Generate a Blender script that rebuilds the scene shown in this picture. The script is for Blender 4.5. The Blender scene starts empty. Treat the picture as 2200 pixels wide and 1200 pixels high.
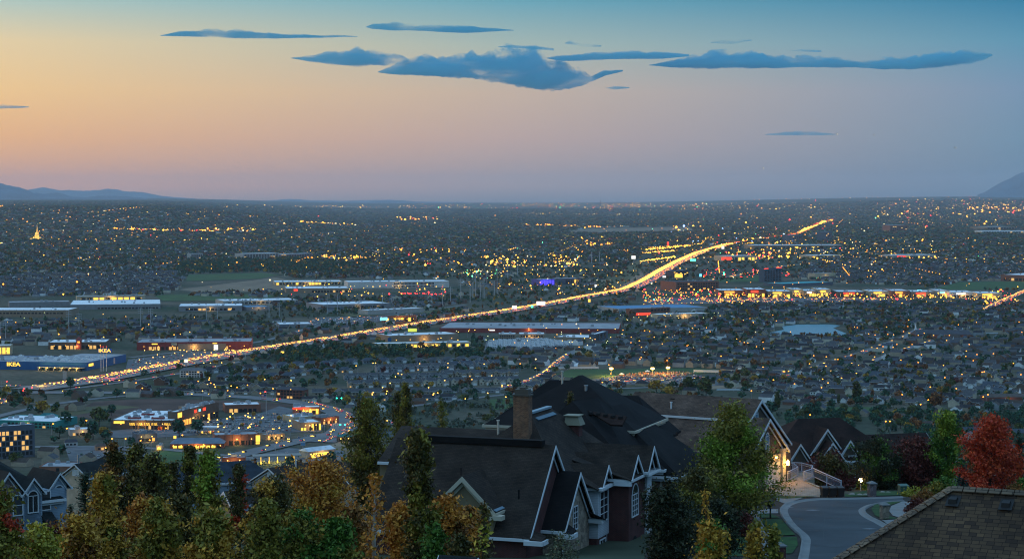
import bpy, math, random
import numpy as np
from mathutils import Vector, Matrix
R = math.radians
SC = bpy.context.scene
COL = SC.collection
rnd = random.Random(7)
nrs = np.random.RandomState(11)

# ------------------------------------------------------------------ camera
CZ = 200.0                       # camera height above the valley floor
F = 4105.0                       # focal length in photo pixels (photo 2200 x 1200)
PITCH = math.atan(166 / F)
cam = bpy.data.cameras.new('camera'); camo = bpy.data.objects.new('camera', cam); COL.objects.link(camo)
cam.sensor_width = 36.0; cam.lens = 36.0 * F / 2200
cam.clip_start = 0.5; cam.clip_end = 200000
camo.location = (0, 0, CZ); camo.rotation_euler = (math.pi / 2 - PITCH, 0, 0)
SC.camera = camo
SC.view_settings.view_transform = 'Standard'; SC.view_settings.look = 'None'
SC.view_settings.exposure = 0.0; SC.view_settings.gamma = 1.0
SC.cycles.use_denoising = True; SC.cycles.denoising_prefilter = 'ACCURATE'; SC.cycles.use_adaptive_sampling = False; SC.cycles.sample_clamp_direct = 8.0; SC.cycles.filter_width = 1.15
SC.cycles.max_bounces = 4; SC.cycles.diffuse_bounces = 2; SC.cycles.glossy_bounces = 2
SC.cycles.transmission_bounces = 2; SC.cycles.transparent_max_bounces = 4; SC.cycles.volume_bounces = 3
SC.cycles.caustics_reflective = False; SC.cycles.caustics_refractive = False
SC.cycles.sample_clamp_indirect = 4.0

def s2l(c):
    return tuple((v / 255 / 12.92) if v / 255 <= 0.04045 else ((v / 255 + 0.055) / 1.055) ** 2.4 for v in c)

# ------------------------------------------------------------------ world: dusk sky by azimuth and elevation
w = bpy.data.worlds.new('World'); SC.world = w; w.use_nodes = True
nt = w.node_tree; N = nt.nodes; L = nt.links
for n in list(N): N.remove(n)
out = N.new('ShaderNodeOutputWorld'); bg = N.new('ShaderNodeBackground'); L.new(bg.outputs[0], out.inputs[0])
tc = N.new('ShaderNodeTexCoord'); sep = N.new('ShaderNodeSeparateXYZ'); L.new(tc.outputs['Generated'], sep.inputs[0])
def mth(op, a, b=None, c=None, cl=False):
    n = N.new('ShaderNodeMath'); n.operation = op; n.use_clamp = cl
    for i, v in enumerate((a, b, c)):
        if v is None: continue
        if isinstance(v, (int, float)): n.inputs[i].default_value = v
        else: L.new(v, n.inputs[i])
    return n.outputs[0]
def mixc(f, a, b):
    n = N.new('ShaderNodeMix'); n.data_type = 'RGBA'
    for i, v in ((0, f), (6, a), (7, b)):
        if isinstance(v, (int, float)): n.inputs[i].default_value = v
        elif isinstance(v, tuple): n.inputs[i].default_value = v + (1,)
        else: L.new(v, n.inputs[i])
    return n.outputs[2]
az = mth('ARCTAN2', sep.outputs[0], sep.outputs[1])
el = mth('ARCSINE', sep.outputs[2])
SKY = {  # elevation in degrees -> colour at the west (left), north (middle) and east (right) of the view
    'w': [(0, (196, 160, 144)), (.47, (244, 176, 130)), (1.87, (253, 190, 122)), (3.27, (251, 207, 140)), (4.66, (236, 212, 164)), (6.06, (164, 202, 200)), (8, (95, 165, 190))],
    'n': [(0, (128, 132, 142)), (.47, (184, 162, 155)), (1.87, (200, 172, 160)), (3.27, (204, 182, 162)), (4.66, (168, 186, 178)), (6.06, (98, 166, 186)), (8, (55, 130, 170))],
    'e': [(0, (84, 116, 142)), (.47, (106, 134, 156)), (1.87, (114, 147, 170)), (3.27, (120, 150, 178)), (4.66, (90, 150, 178)), (6.06, (24, 122, 162)), (8, (8, 92, 140))]}
e01 = mth('DIVIDE', mth('MULTIPLY', el, 180 / math.pi), 8.0, None, True)
ramps = {}
for k, tab in SKY.items():
    cr = N.new('ShaderNodeValToRGB'); L.new(e01, cr.inputs[0])
    els = cr.color_ramp.elements
    while len(els) < len(tab): els.new(0.5)
    for i, (e, c) in enumerate(tab):
        els[i].position = e / 8.0; els[i].color = s2l(c) + (1,)
    ramps[k] = cr.outputs[0]
fl = mth('DIVIDE', mth('ADD', az, R(15)), R(15), None, True)
fr = mth('DIVIDE', az, R(15), None, True)
c1 = mixc(fl, ramps['w'], ramps['n'])
c2 = mixc(fr, c1, ramps['e'])
# the afterglow grows brighter to the west, out of the frame
glow = mth('MULTIPLY', mth('SUBTRACT', 1.0, mth('DIVIDE', mth('ABSOLUTE', mth('ADD', az, R(62))), R(47)), None, True),
           mth('SUBTRACT', 1.0, mth('DIVIDE', mth('ABSOLUTE', el), R(16)), None, True))
gadd = N.new('ShaderNodeVectorMath'); gadd.operation = 'SCALE'; gadd.inputs[0].default_value = (1.5, 0.80, 0.25); L.new(glow, gadd.inputs['Scale'])
gsum = N.new('ShaderNodeVectorMath'); gsum.operation = 'ADD'; L.new(c2, gsum.inputs[0]); L.new(gadd.outputs[0], gsum.inputs[1])
up = mth('DIVIDE', mth('SUBTRACT', mth('MULTIPLY', el, 180 / math.pi), 8.0), 40.0, None, True)
sky_hi = mixc(up, gsum.outputs[0], (0.38, 0.70, 1.10))
# a faint physical twilight sky is added on top
nis = N.new('ShaderNodeTexSky'); nis.sky_type = 'NISHITA'; nis.sun_disc = False
nis.sun_elevation = R(-2.0); nis.sun_rotation = R(-60)
nsc = N.new('ShaderNodeVectorMath'); nsc.operation = 'SCALE'; nsc.inputs['Scale'].default_value = 0.02; L.new(nis.outputs[0], nsc.inputs[0])
tot = N.new('ShaderNodeVectorMath'); tot.operation = 'ADD'; L.new(sky_hi, tot.inputs[0]); L.new(nsc.outputs[0], tot.inputs[1])
L.new(tot.outputs[0], bg.inputs['Color']); bg.inputs['Strength'].default_value = 1.0

# ------------------------------------------------------------------ the last of the sun: very weak, low in the west
sun = bpy.data.lights.new('sun', 'SUN'); suno = bpy.data.objects.new('sun', sun); COL.objects.link(suno)
sun.energy = 0.70; sun.angle = R(35); sun.color = (1.0, 0.58, 0.24)
_sd = Vector((math.sin(R(-62)) * math.cos(R(7)), math.cos(R(-62)) * math.cos(R(7)), math.sin(R(7))))
suno.rotation_euler = (-_sd).to_track_quat('-Z', 'Y').to_euler(); suno.location = (-300, 100, 400)

# ------------------------------------------------------------------ pixel helpers (photo pixels to points in the place)
_fwd = Vector((0, math.cos(PITCH), -math.sin(PITCH))); _up = Vector((0, math.sin(PITCH), math.cos(PITCH)))
def ray(px, py):
    return _fwd + Vector((1, 0, 0)) * ((px - 1100) / F) - _up * ((py - 600) / F)
def at(px, py, Y):
    d = ray(px, py); return Vector((d.x / d.y * Y, Y, CZ + d.z / d.y * Y))
KN = [(-400, 196), (-60, 193), (0, 191), (40, 188), (100, 178), (150, 172.3), (170, 171.4), (200, 169.1), (232, 165.3), (250, 163.5), (400, 140.5), (700, 94.5), (1000, 50), (1300, 5.5), (1380, 0)]
def hill(y):
    if y >= KN[-1][0]: return 0.0
    for (a, za), (b, zb) in zip(KN, KN[1:]):
        if y <= b: return za + (zb - za) * (y - a) / (b - a)
    return 0.0
def sst(a, b, v):
    t = min(1, max(0, (v - a) / (b - a))); return t * t * (3 - 2 * t)
def tz(x, y):
    """ground height"""
    if y < 1380: return hill(y) - (12 * sst(-24, -44, x) * sst(150, 260, y) * (1 - sst(700, 1300, y)) if y > 150 else 0)
    z = 0.0
    if y > 7000:
        z += sst(16000, 62000, y) * 180
        z += sst(9000, 17000, y) * 150 * sst(-0.07, -0.20, x / y)         # western bench
        z += sst(15000, 42000, y) * 190 * sst(0.02, 0.24, x / y)           # eastern bench
    return z
def gnd(px, py):
    """where the pixel's ray meets the valley floor"""
    d = ray(px, py)
    t = -CZ / d.z if d.z < -1e-6 else 1e9
    p = Vector((d.x * t, d.y * t, 0.0))
    if p.y > 7000 or p.y < 1380:
        lo = 1300.0 if p.y > 7000 else 60.0
        Y = lo
        sx = d.x / d.y; sz = d.z / d.y
        step = 1.01
        while Y < 62000:
            if CZ + sz * Y <= tz(sx * Y, Y): break
            Y *= step
        p = Vector((sx * Y, Y, tz(sx * Y, Y)))
    return p
def prj(x, y, z):
    v = Vector((x, y, z - CZ)); dz = v.dot(_fwd)
    return 1100 + F * v.x / dz, 600 - F * v.dot(_up) / dz

# ------------------------------------------------------------------ materials
_mats = {}
def mat(name, col, rough=0.8, emit=None, es=0.0, sample=False, var=0.0, vscale=1.0, spec=0.3, metal=0.0, isl=None, bump=0.0, coord='Object'):
    """principled material with procedural variation; isl = list of colours picked per mesh island"""
    if name in _mats: return _mats[name]
    m = bpy.data.materials.new(name); m.use_nodes = True
    n_ = m.node_tree.nodes; l_ = m.node_tree.links
    b = n_['Principled BSDF']
    b.inputs['Base Color'].default_value = tuple(col) + (1,)
    b.inputs['Roughness'].default_value = rough; b.inputs['Specular IOR Level'].default_value = spec; b.inputs['Metallic'].default_value = metal
    if emit:
        b.inputs['Emission Color'].default_value = tuple(emit) + (1,); b.inputs['Emission Strength'].default_value = es
        m.cycles.emission_sampling = 'AUTO' if sample else 'NONE'
    src = None
    if isl:
        g = n_.new('ShaderNodeNewGeometry'); cr = n_.new('ShaderNodeValToRGB'); cr.color_ramp.interpolation = 'CONSTANT' if len(isl) > 6 else 'LINEAR'
        e = cr.color_ramp.elements
        while len(e) < len(isl): e.new(0.5)
        for i, c in enumerate(isl):
            e[i].position = i / max(1, len(isl) - (0 if len(isl) > 6 else 1)); e[i].color = tuple(c) + (1,)
        l_.new(g.outputs['Random Per Island'], cr.inputs[0]); src = cr.outputs[0]
    if var or bump:
        t = n_.new('ShaderNodeTexCoord'); no = n_.new('ShaderNodeTexNoise'); no.inputs['Scale'].default_value = vscale; no.inputs['Detail'].default_value = 5
        l_.new(t.outputs[coord], no.inputs['Vector'])
        if var:
            mr = n_.new('ShaderNodeMapRange'); mr.inputs[1].default_value = 0.3; mr.inputs[2].default_value = 0.7
            mr.inputs[3].default_value = 1 - var; mr.inputs[4].default_value = 1 + var
            l_.new(no.outputs['Fac'], mr.inputs[0])
            hs = n_.new('ShaderNodeHueSaturation'); l_.new(mr.outputs[0], hs.inputs['Value'])
            if src: l_.new(src, hs.inputs['Color'])
            else: hs.inputs['Color'].default_value = tuple(col) + (1,)
            src = hs.outputs[0]
        if bump:
            bp = n_.new('ShaderNodeBump'); bp.inputs['Strength'].default_value = bump; l_.new(no.outputs['Fac'], bp.inputs['Height']); l_.new(bp.outputs[0], b.inputs['Normal'])
    if src: l_.new(src, b.inputs['Base Color'])
    _mats[name] = m
    return m
def course_mat(name, c1, c2, mortar, bw, rh, msize=0.01, rough=0.85, bump=0.3, off=0.5, squash=1.0, var=0.25, vs=0.6):
    """bricks, shingles or siding laid in courses on the UV map (metres)"""
    if name in _mats: return _mats[name]
    m = bpy.data.materials.new(name); m.use_nodes = True
    n_ = m.node_tree.nodes; l_ = m.node_tree.links; b = n_['Principled BSDF']
    uv = n_.new('ShaderNodeUVMap'); br = n_.new('ShaderNodeTexBrick')
    br.inputs['Scale'].default_value = 1.0; br.inputs['Brick Width'].default_value = bw; br.inputs['Row Height'].default_value = rh
    br.inputs['Mortar Size'].default_value = msize; br.inputs['Mortar Smooth'].default_value = 0.3; br.offset = off; br.inputs['Bias'].default_value = 0.0
    br.inputs['Color1'].default_value = tuple(c1) + (1,); br.inputs['Color2'].default_value = tuple(c2) + (1,); br.inputs['Mortar'].default_value = tuple(mortar) + (1,)
    l_.new(uv.outputs[0], br.inputs['Vector'])
    no = n_.new('ShaderNodeTexNoise'); no.inputs['Scale'].default_value = vs; no.inputs['Detail'].default_value = 6; l_.new(uv.outputs[0], no.inputs['Vector'])
    mr = n_.new('ShaderNodeMapRange'); mr.inputs[1].default_value = 0.3; mr.inputs[2].default_value = 0.7; mr.inputs[3].default_value = 1 - var; mr.inputs[4].default_value = 1 + var
    l_.new(no.outputs['Fac'], mr.inputs[0])
    hs = n_.new('ShaderNodeHueSaturation'); l_.new(mr.outputs[0], hs.inputs['Value']); l_.new(br.outputs['Color'], hs.inputs['Color'])
    l_.new(hs.outputs[0], b.inputs['Base Color'])
    b.inputs['Roughness'].default_value = rough; b.inputs['Specular IOR Level'].default_value = 0.2
    bp = n_.new('ShaderNodeBump'); bp.inputs['Strength'].default_value = bump; bp.inputs['Distance'].default_value = 0.03; bp.invert = True
    l_.new(br.outputs['Fac'], bp.inputs['Height']); l_.new(bp.outputs[0], b.inputs['Normal'])
    _mats[name] = m
    return m

# ------------------------------------------------------------------ mesh builder
class MB:
    def __init__(s): s.v = []; s.f = []; s.m = []
    def face(s, pts, m=0):
        i = len(s.v); s.v += [tuple(p) for p in pts]; s.f.append(tuple(range(i, i + len(pts)))); s.m.append(m)
    def box(s, x0, y0, z0, x1, y1, z1, m=0):
        s.hexa([(x0, y0, z0), (x1, y0, z0), (x1, y1, z0), (x0, y1, z0), (x0, y0, z1), (x1, y0, z1), (x1, y1, z1), (x0, y1, z1)], m)
    def hexa(s, p, m=0):
        i = len(s.v); s.v += [tuple(q) for q in p]
        for q in ((3, 2, 1, 0), (4, 5, 6, 7), (0, 1, 5, 4), (1, 2, 6, 5), (2, 3, 7, 6), (3, 0, 4, 7)):
            s.f.append(tuple(i + k for k in q)); s.m.append(m)
    def slab(s, pts, n, t, m=0, mside=None):
        """polygon pts thickened by t along -n"""
        n = Vector(n).normalized(); a = [Vector(p) for p in pts]; b = [p - n * t for p in a]
        nn = Vector((0, 0, 0))
        for k in range(1, len(a) - 1): nn += (a[k] - a[0]).cross(a[k + 1] - a[0])
        if nn.dot(n) < 0: a = a[::-1]; b = b[::-1]
        s.face(a, m); s.face(b[::-1], m if mside is None else mside)
        for k in range(len(a)):
            q = (k + 1) % len(a); s.face([a[k], b[k], b[q], a[q]], m if mside is None else mside)
    def tube(s, p, q, r0, r1=None, n=6, m=0):
        r1 = r0 if r1 is None else r1
        p = Vector(p); q = Vector(q); d = (q - p)
        if d.length < 1e-6: return
        d.normalize(); a = d.orthogonal().normalized(); b = d.cross(a)
        i = len(s.v)
        for (c, r) in ((p, r0), (q, r1)):
            for k in range(n):
                t = 2 * math.pi * k / n; s.v.append(tuple(c + a * (math.cos(t) * r) + b * (math.sin(t) * r)))
        for k in range(n):
            k2 = (k + 1) % n; s.f.append((i + k, i + k2, i + n + k2, i + n + k)); s.m.append(m)
        s.f.append(tuple(i + k for k in range(n))[::-1]); s.m.append(m); s.f.append(tuple(i + n + k for k in range(n))); s.m.append(m)
    def ball(s, c, r, m=0, nu=6, nv=4, sz=1.0):
        i = len(s.v); c = Vector(c)
        s.v.append(tuple(c + Vector((0, 0, r * sz))))
        for a in range(1, nv):
            th = math.pi * a / nv
            for b in range(nu):
                ph = 2 * math.pi * b / nu; s.v.append((c.x + r * math.sin(th) * math.cos(ph), c.y + r * math.sin(th) * math.sin(ph), c.z + r * sz * math.cos(th)))
        s.v.append(tuple(c - Vector((0, 0, r * sz)))); e = len(s.v) - 1
        for b in range(nu):
            s.f.append((i, i + 1 + b, i + 1 + (b + 1) % nu)); s.m.append(m)
            k = i + 1 + (nv - 2) * nu; s.f.append((e, k + (b + 1) % nu, k + b)); s.m.append(m)
        for a in range(nv - 2):
            k = i + 1 + a * nu
            for b in range(nu):
                b2 = (b + 1) % nu; s.f.append((k + b, k + nu + b, k + nu + b2, k + b2)); s.m.append(m)
    def xf(s, M):
        s.v = [tuple(M @ Vector(p)) for p in s.v]; return s
    def add(s, o, M=None, dm=0):
        i = len(s.v); s.v += [tuple(M @ Vector(p)) for p in o.v] if M else o.v
        s.f += [tuple(k + i for k in f) for f in o.f]; s.m += [k + dm for k in o.m]
    def mesh(s, name, mats, smooth=False):
        me = bpy.data.meshes.new(name); me.from_pydata(s.v, [], s.f)
        for m in (mats if isinstance(mats, (list, tuple)) else [mats]): me.materials.append(m)
        if s.f:
            me.polygons.foreach_set('material_index', s.m)
            if smooth: me.polygons.foreach_set('use_smooth', [True] * len(s.f))
            uvl = me.uv_layers.new(name='UVMap'); uv = np.zeros((len(me.loops), 2), np.float32)
            for p in me.polygons:
                n = p.normal; u = Vector((-n.y, n.x, 0))
                u = u.normalized() if u.length > 1e-3 else Vector((1, 0, 0))
                v = n.cross(u)
                for li in p.loop_indices:
                    c = me.vertices[me.loops[li].vertex_index].co; uv[li] = (c.dot(u), c.dot(v))
            uvl.data.foreach_set('uv', uv.ravel())
        me.update()
        return me
    def build(s, name, mats, parent=None, smooth=False, loc=None, label=None):
        o = bpy.data.objects.new(name, s.mesh(name, mats, smooth)); COL.objects.link(o)
        if parent: o.parent = parent
        if loc: o.location = loc
        if label: o['label'] = label
        return o
def npmesh(name, V, Fc, mats, mi=None, smooth=False):
    """big mesh from numpy arrays (all faces with the same number of corners)"""
    me = bpy.data.meshes.new(name); k = Fc.shape[1]
    me.vertices.add(len(V)); me.vertices.foreach_set('co', np.ascontiguousarray(V, np.float32).ravel())
    me.loops.add(Fc.size); me.loops.foreach_set('vertex_index', np.ascontiguousarray(Fc, np.int32).ravel())
    me.polygons.add(len(Fc)); me.polygons.foreach_set('loop_start', np.arange(0, Fc.size, k, dtype=np.int32))
    for m in (mats if isinstance(mats, (list, tuple)) else [mats]): me.materials.append(m)
    if mi is not None: me.polygons.foreach_set('material_index', np.ascontiguousarray(mi, np.int32))
    me.update(calc_edges=True); me.validate()
    return me
def ob(name, me, parent=None, loc=None):
    o = bpy.data.objects.new(name, me); COL.objects.link(o)
    if parent: o.parent = parent
    if loc is not None: o.location = loc
    return o
def thing(name, label, cat, loc=(0, 0, 0), rz=0.0, group=None):
    o = bpy.data.objects.new(name, None); COL.objects.link(o); o.location = loc; o.rotation_euler = (0, 0, rz); o.empty_display_size = 0.2
    return tag(o, label, cat, group)
def tag(o, label, cat, group=None):
    o['label'] = label; o['category'] = cat
    if group: o['group'] = group
    return o
def kind(o, k): o['kind'] = k; return o
def dup(root, loc=None, rz=None, label=None, group=None, scale=None):
    r = root.copy(); COL.objects.link(r)
    if loc is not None: r.location = loc
    if rz is not None: r.rotation_euler = (0, 0, rz)
    if scale is not None: r.scale = scale if isinstance(scale, tuple) else (scale,) * 3
    if label: r['label'] = label
    if group: r['group'] = group
    for ch in root.children:
        c = ch.copy(); COL.objects.link(c); c.parent = r
        for g in ch.children:
            d = g.copy(); COL.objects.link(d); d.parent = c
    return r
def inpoly(P, poly):
    """numpy point in polygon"""
    x, y = P[:, 0], P[:, 1]; ins = np.zeros(len(P), bool); j = len(poly) - 1
    for i in range(len(poly)):
        xi, yi = poly[i]; xj, yj = poly[j]
        c = ((yi > y) != (yj > y)) & (x < (xj - xi) * (y - yi) / ((yj - yi) or 1e-9) + xi)
        ins ^= c; j = i
    return ins
def text_mesh(body, size, extrude, m, name, parent=None, loc=(0, 0, 0), rot=(0, 0, 0), shear=0, sx=1.0, bold=0.0):
    cu = bpy.data.curves.new('lettering', 'FONT'); cu.body = body; cu.size = size; cu.extrude = extrude; cu.align_x = 'CENTER'; cu.align_y = 'CENTER'; cu.offset = bold; cu.resolution_u = 3
    t = bpy.data.objects.new('lettering', cu); COL.objects.link(t)
    me = bpy.data.meshes.new_from_object(t.evaluated_get(bpy.context.evaluated_depsgraph_get()))
    bpy.data.objects.remove(t); bpy.data.curves.remove(cu)
    me.materials.clear(); me.materials.append(m)
    o = ob(name, me, parent, loc); o.rotation_euler = rot; o.scale = (sx, 1, 1)
    return o
ORD = ['first', 'second', 'third', 'fourth', 'fifth', 'sixth', 'seventh', 'eighth', 'ninth', 'tenth', 'eleventh', 'twelfth', 'thirteenth', 'fourteenth', 'fifteenth', 'sixteenth', 'seventeenth', 'eighteenth', 'nineteenth', 'twentieth']
def ordw(i):
    if i < 20: return ORD[i]
    t = ['twenty', 'thirty', 'forty', 'fifty', 'sixty', 'seventy', 'eighty', 'ninety'][min((i + 1) // 10 - 2, 7)]
    u = (i + 1) % 10
    if u == 0: return {'twenty': 'twentieth', 'thirty': 'thirtieth', 'forty': 'fortieth', 'fifty': 'fiftieth', 'sixty': 'sixtieth', 'seventy': 'seventieth', 'eighty': 'eightieth', 'ninety': 'ninetieth'}[t]
    return t + '-' + ORD[u - 1]
# ================================================================== the setting: ground, hills, haze, clouds
def ground():
    ys = [-400, -60, 0, 20, 40, 70, 100, 125, 150, 160, 170, 185, 200, 216, 232, 250, 275, 300, 350, 400, 550, 700, 850, 1000, 1150, 1300, 1380, 1900, 2400, 3200, 4500, 6000] + list(np.geomspace(7000, 62000, 60))
    ts = np.linspace(-0.62, 0.62, 63)
    V = []; Fc = []
    for y in ys:
        wd = max(y, 900) * 1.0
        for t in ts: x = t * wd; V.append((x, y, tz(x, y)))
    nx = len(ts)
    for j in range(len(ys) - 1):
        for i in range(nx - 1):
            a = j * nx + i; Fc.append((a, a + 1, a + nx + 1, a + nx))
    m = bpy.data.materials.new('valley earth'); m.use_nodes = True; n_ = m.node_tree.nodes; l_ = m.node_tree.links; b = n_['Principled BSDF']
    b.inputs['Roughness'].default_value = 0.95; b.inputs['Specular IOR Level'].default_value = 0.1
    g = n_.new('ShaderNodeNewGeometry')
    a = n_.new('ShaderNodeTexNoise'); a.inputs['Scale'].default_value = 0.006; a.inputs['Detail'].default_value = 8; l_.new(g.outputs['Position'], a.inputs['Vector'])
    c = n_.new('ShaderNodeValToRGB'); e = c.color_ramp.elements
    e[0].position = 0.32; e[0].color = (0.030, 0.056, 0.028, 1); e[1].position = 0.68; e[1].color = (0.13, 0.11, 0.08, 1)
    x = e.new(0.5); x.color = (0.066, 0.07, 0.05, 1)
    l_.new(a.outputs['Fac'], c.inputs[0])
    d = n_.new('ShaderNodeTexNoise'); d.inputs['Scale'].default_value = 0.12; d.inputs['Detail'].default_value = 8; l_.new(g.outputs['Position'], d.inputs['Vector'])
    mr = n_.new('ShaderNodeMapRange'); mr.inputs[1].default_value = 0.25; mr.inputs[2].default_value = 0.75; mr.inputs[3].default_value = 0.55; mr.inputs[4].default_value = 1.45; l_.new(d.outputs['Fac'], mr.inputs[0])
    hs = n_.new('ShaderNodeHueSaturation'); l_.new(c.outputs[0], hs.inputs['Color']); l_.new(mr.outputs[0], hs.inputs['Value'])
    l_.new(hs.outputs[0], b.inputs['Base Color'])
    o = ob('ground', npmesh('ground', np.array(V), np.array(Fc), m)); kind(o, 'structure')
ground()

def ridge(name, prof, Y, depth, col, label=None):
    """a mountain range with real depth: prof = [(px, py)] skyline in the photo at distance Y"""
    pts = []
    for (a, b), (c, d) in zip(prof, prof[1:]):
        n = max(1, int(abs(c - a) / 6))
        for k in range(n): t = k / n; pts.append((a + (c - a) * t, b + (d - b) * t))
    pts.append(prof[-1])
    rows = 9; V = []; Fc = []
    for i, (px, py) in enumerate(pts):
        top = at(px, py, Y)
        for r in range(rows):
            t = r / (rows - 1) * 2 - 1
            h = max(0.0, 1 - abs(t)) ** 1.2
            y = Y + t * depth
            j = (nrs.rand() - .5) * 0.16 * (0 if abs(t) in (0, 1) else 1)
            x = top.x * (y / Y)
            zb = tz(x, y) - 15
            zt = top.z + (nrs.rand() - .5) * 14
            V.append((x, y, zb + max(0.0, (zt - zb)) * max(0, min(1, h + j))))
    n = len(pts)
    for i in range(n - 1):
        for r in range(rows - 1):
            a = i * rows + r; Fc.append((a, a + rows, a + rows + 1, a + 1))
    m = mat('hazed mountain ' + name, col, 0.95, var=0.35, vscale=0.0012)  # slope colour includes a blue-grey tint for the distance haze
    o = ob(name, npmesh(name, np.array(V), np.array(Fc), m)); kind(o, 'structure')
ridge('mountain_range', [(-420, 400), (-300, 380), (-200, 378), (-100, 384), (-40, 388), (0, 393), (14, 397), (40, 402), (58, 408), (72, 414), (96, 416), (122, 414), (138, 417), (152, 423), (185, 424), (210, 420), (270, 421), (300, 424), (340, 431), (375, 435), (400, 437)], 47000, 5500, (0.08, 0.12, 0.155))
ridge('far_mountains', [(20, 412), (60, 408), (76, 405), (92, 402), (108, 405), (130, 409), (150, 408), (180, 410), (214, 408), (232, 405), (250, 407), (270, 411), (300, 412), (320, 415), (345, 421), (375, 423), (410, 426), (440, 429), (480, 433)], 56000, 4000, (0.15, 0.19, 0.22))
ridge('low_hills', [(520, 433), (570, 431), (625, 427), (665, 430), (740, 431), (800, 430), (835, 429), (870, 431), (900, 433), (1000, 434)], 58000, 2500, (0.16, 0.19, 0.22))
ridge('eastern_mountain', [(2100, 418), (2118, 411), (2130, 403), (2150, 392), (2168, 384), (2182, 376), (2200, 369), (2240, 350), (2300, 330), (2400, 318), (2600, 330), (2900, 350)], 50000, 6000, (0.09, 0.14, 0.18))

def haze():
    mb = MB(); mb.box(-48000, -900, -16, 48000, 66000, 1080)
    m = bpy.data.materials.new('haze'); m.use_nodes = True; n_ = m.node_tree.nodes
    n_.remove(n_['Principled BSDF']); v = n_.new('ShaderNodeVolumePrincipled')
    v.inputs['Color'].default_value = (0.80, 0.88, 1.0, 1); v.inputs['Density'].default_value = HAZE_D
    m.node_tree.links.new(v.outputs[0], n_['Material Output'].inputs['Volume'])
    o = mb.build('haze', m); kind(o, 'stuff')
    o['label'] = 'blue dusk haze lying over the whole valley'
HAZE_D = 1.55e-5
haze()

# ------------------------------------------------------------------ clouds: real lumpy bodies of vapour above the haze
def ico(sub):
    t = (1 + 5 ** .5) / 2
    v = [(-1, t, 0), (1, t, 0), (-1, -t, 0), (1, -t, 0), (0, -1, t), (0, 1, t), (0, -1, -t), (0, 1, -t), (t, 0, -1), (t, 0, 1), (-t, 0, -1), (-t, 0, 1)]
    f = [(0, 11, 5), (0, 5, 1), (0, 1, 7), (0, 7, 10), (0, 10, 11), (1, 5, 9), (5, 11, 4), (11, 10, 2), (10, 7, 6), (7, 1, 8), (3, 9, 4), (3, 4, 2), (3, 2, 6), (3, 6, 8), (3, 8, 9), (4, 9, 5), (2, 4, 11), (6, 2, 10), (8, 6, 7), (9, 8, 1)]
    v = [Vector(p).normalized() for p in v]
    for _ in range(sub):
        cache = {}; nf = []
        def mid(a, b):
            k = (min(a, b), max(a, b))
            if k not in cache: v.append(((v[a] + v[b]) / 2).normalized()); cache[k] = len(v) - 1
            return cache[k]
        for a, b, c in f:
            x, y, z = mid(a, b), mid(b, c), mid(c, a); nf += [(a, x, z), (b, y, x), (c, z, y), (x, y, z)]
        f = nf
    return np.array([tuple(p) for p in v]), np.array(f)

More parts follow.
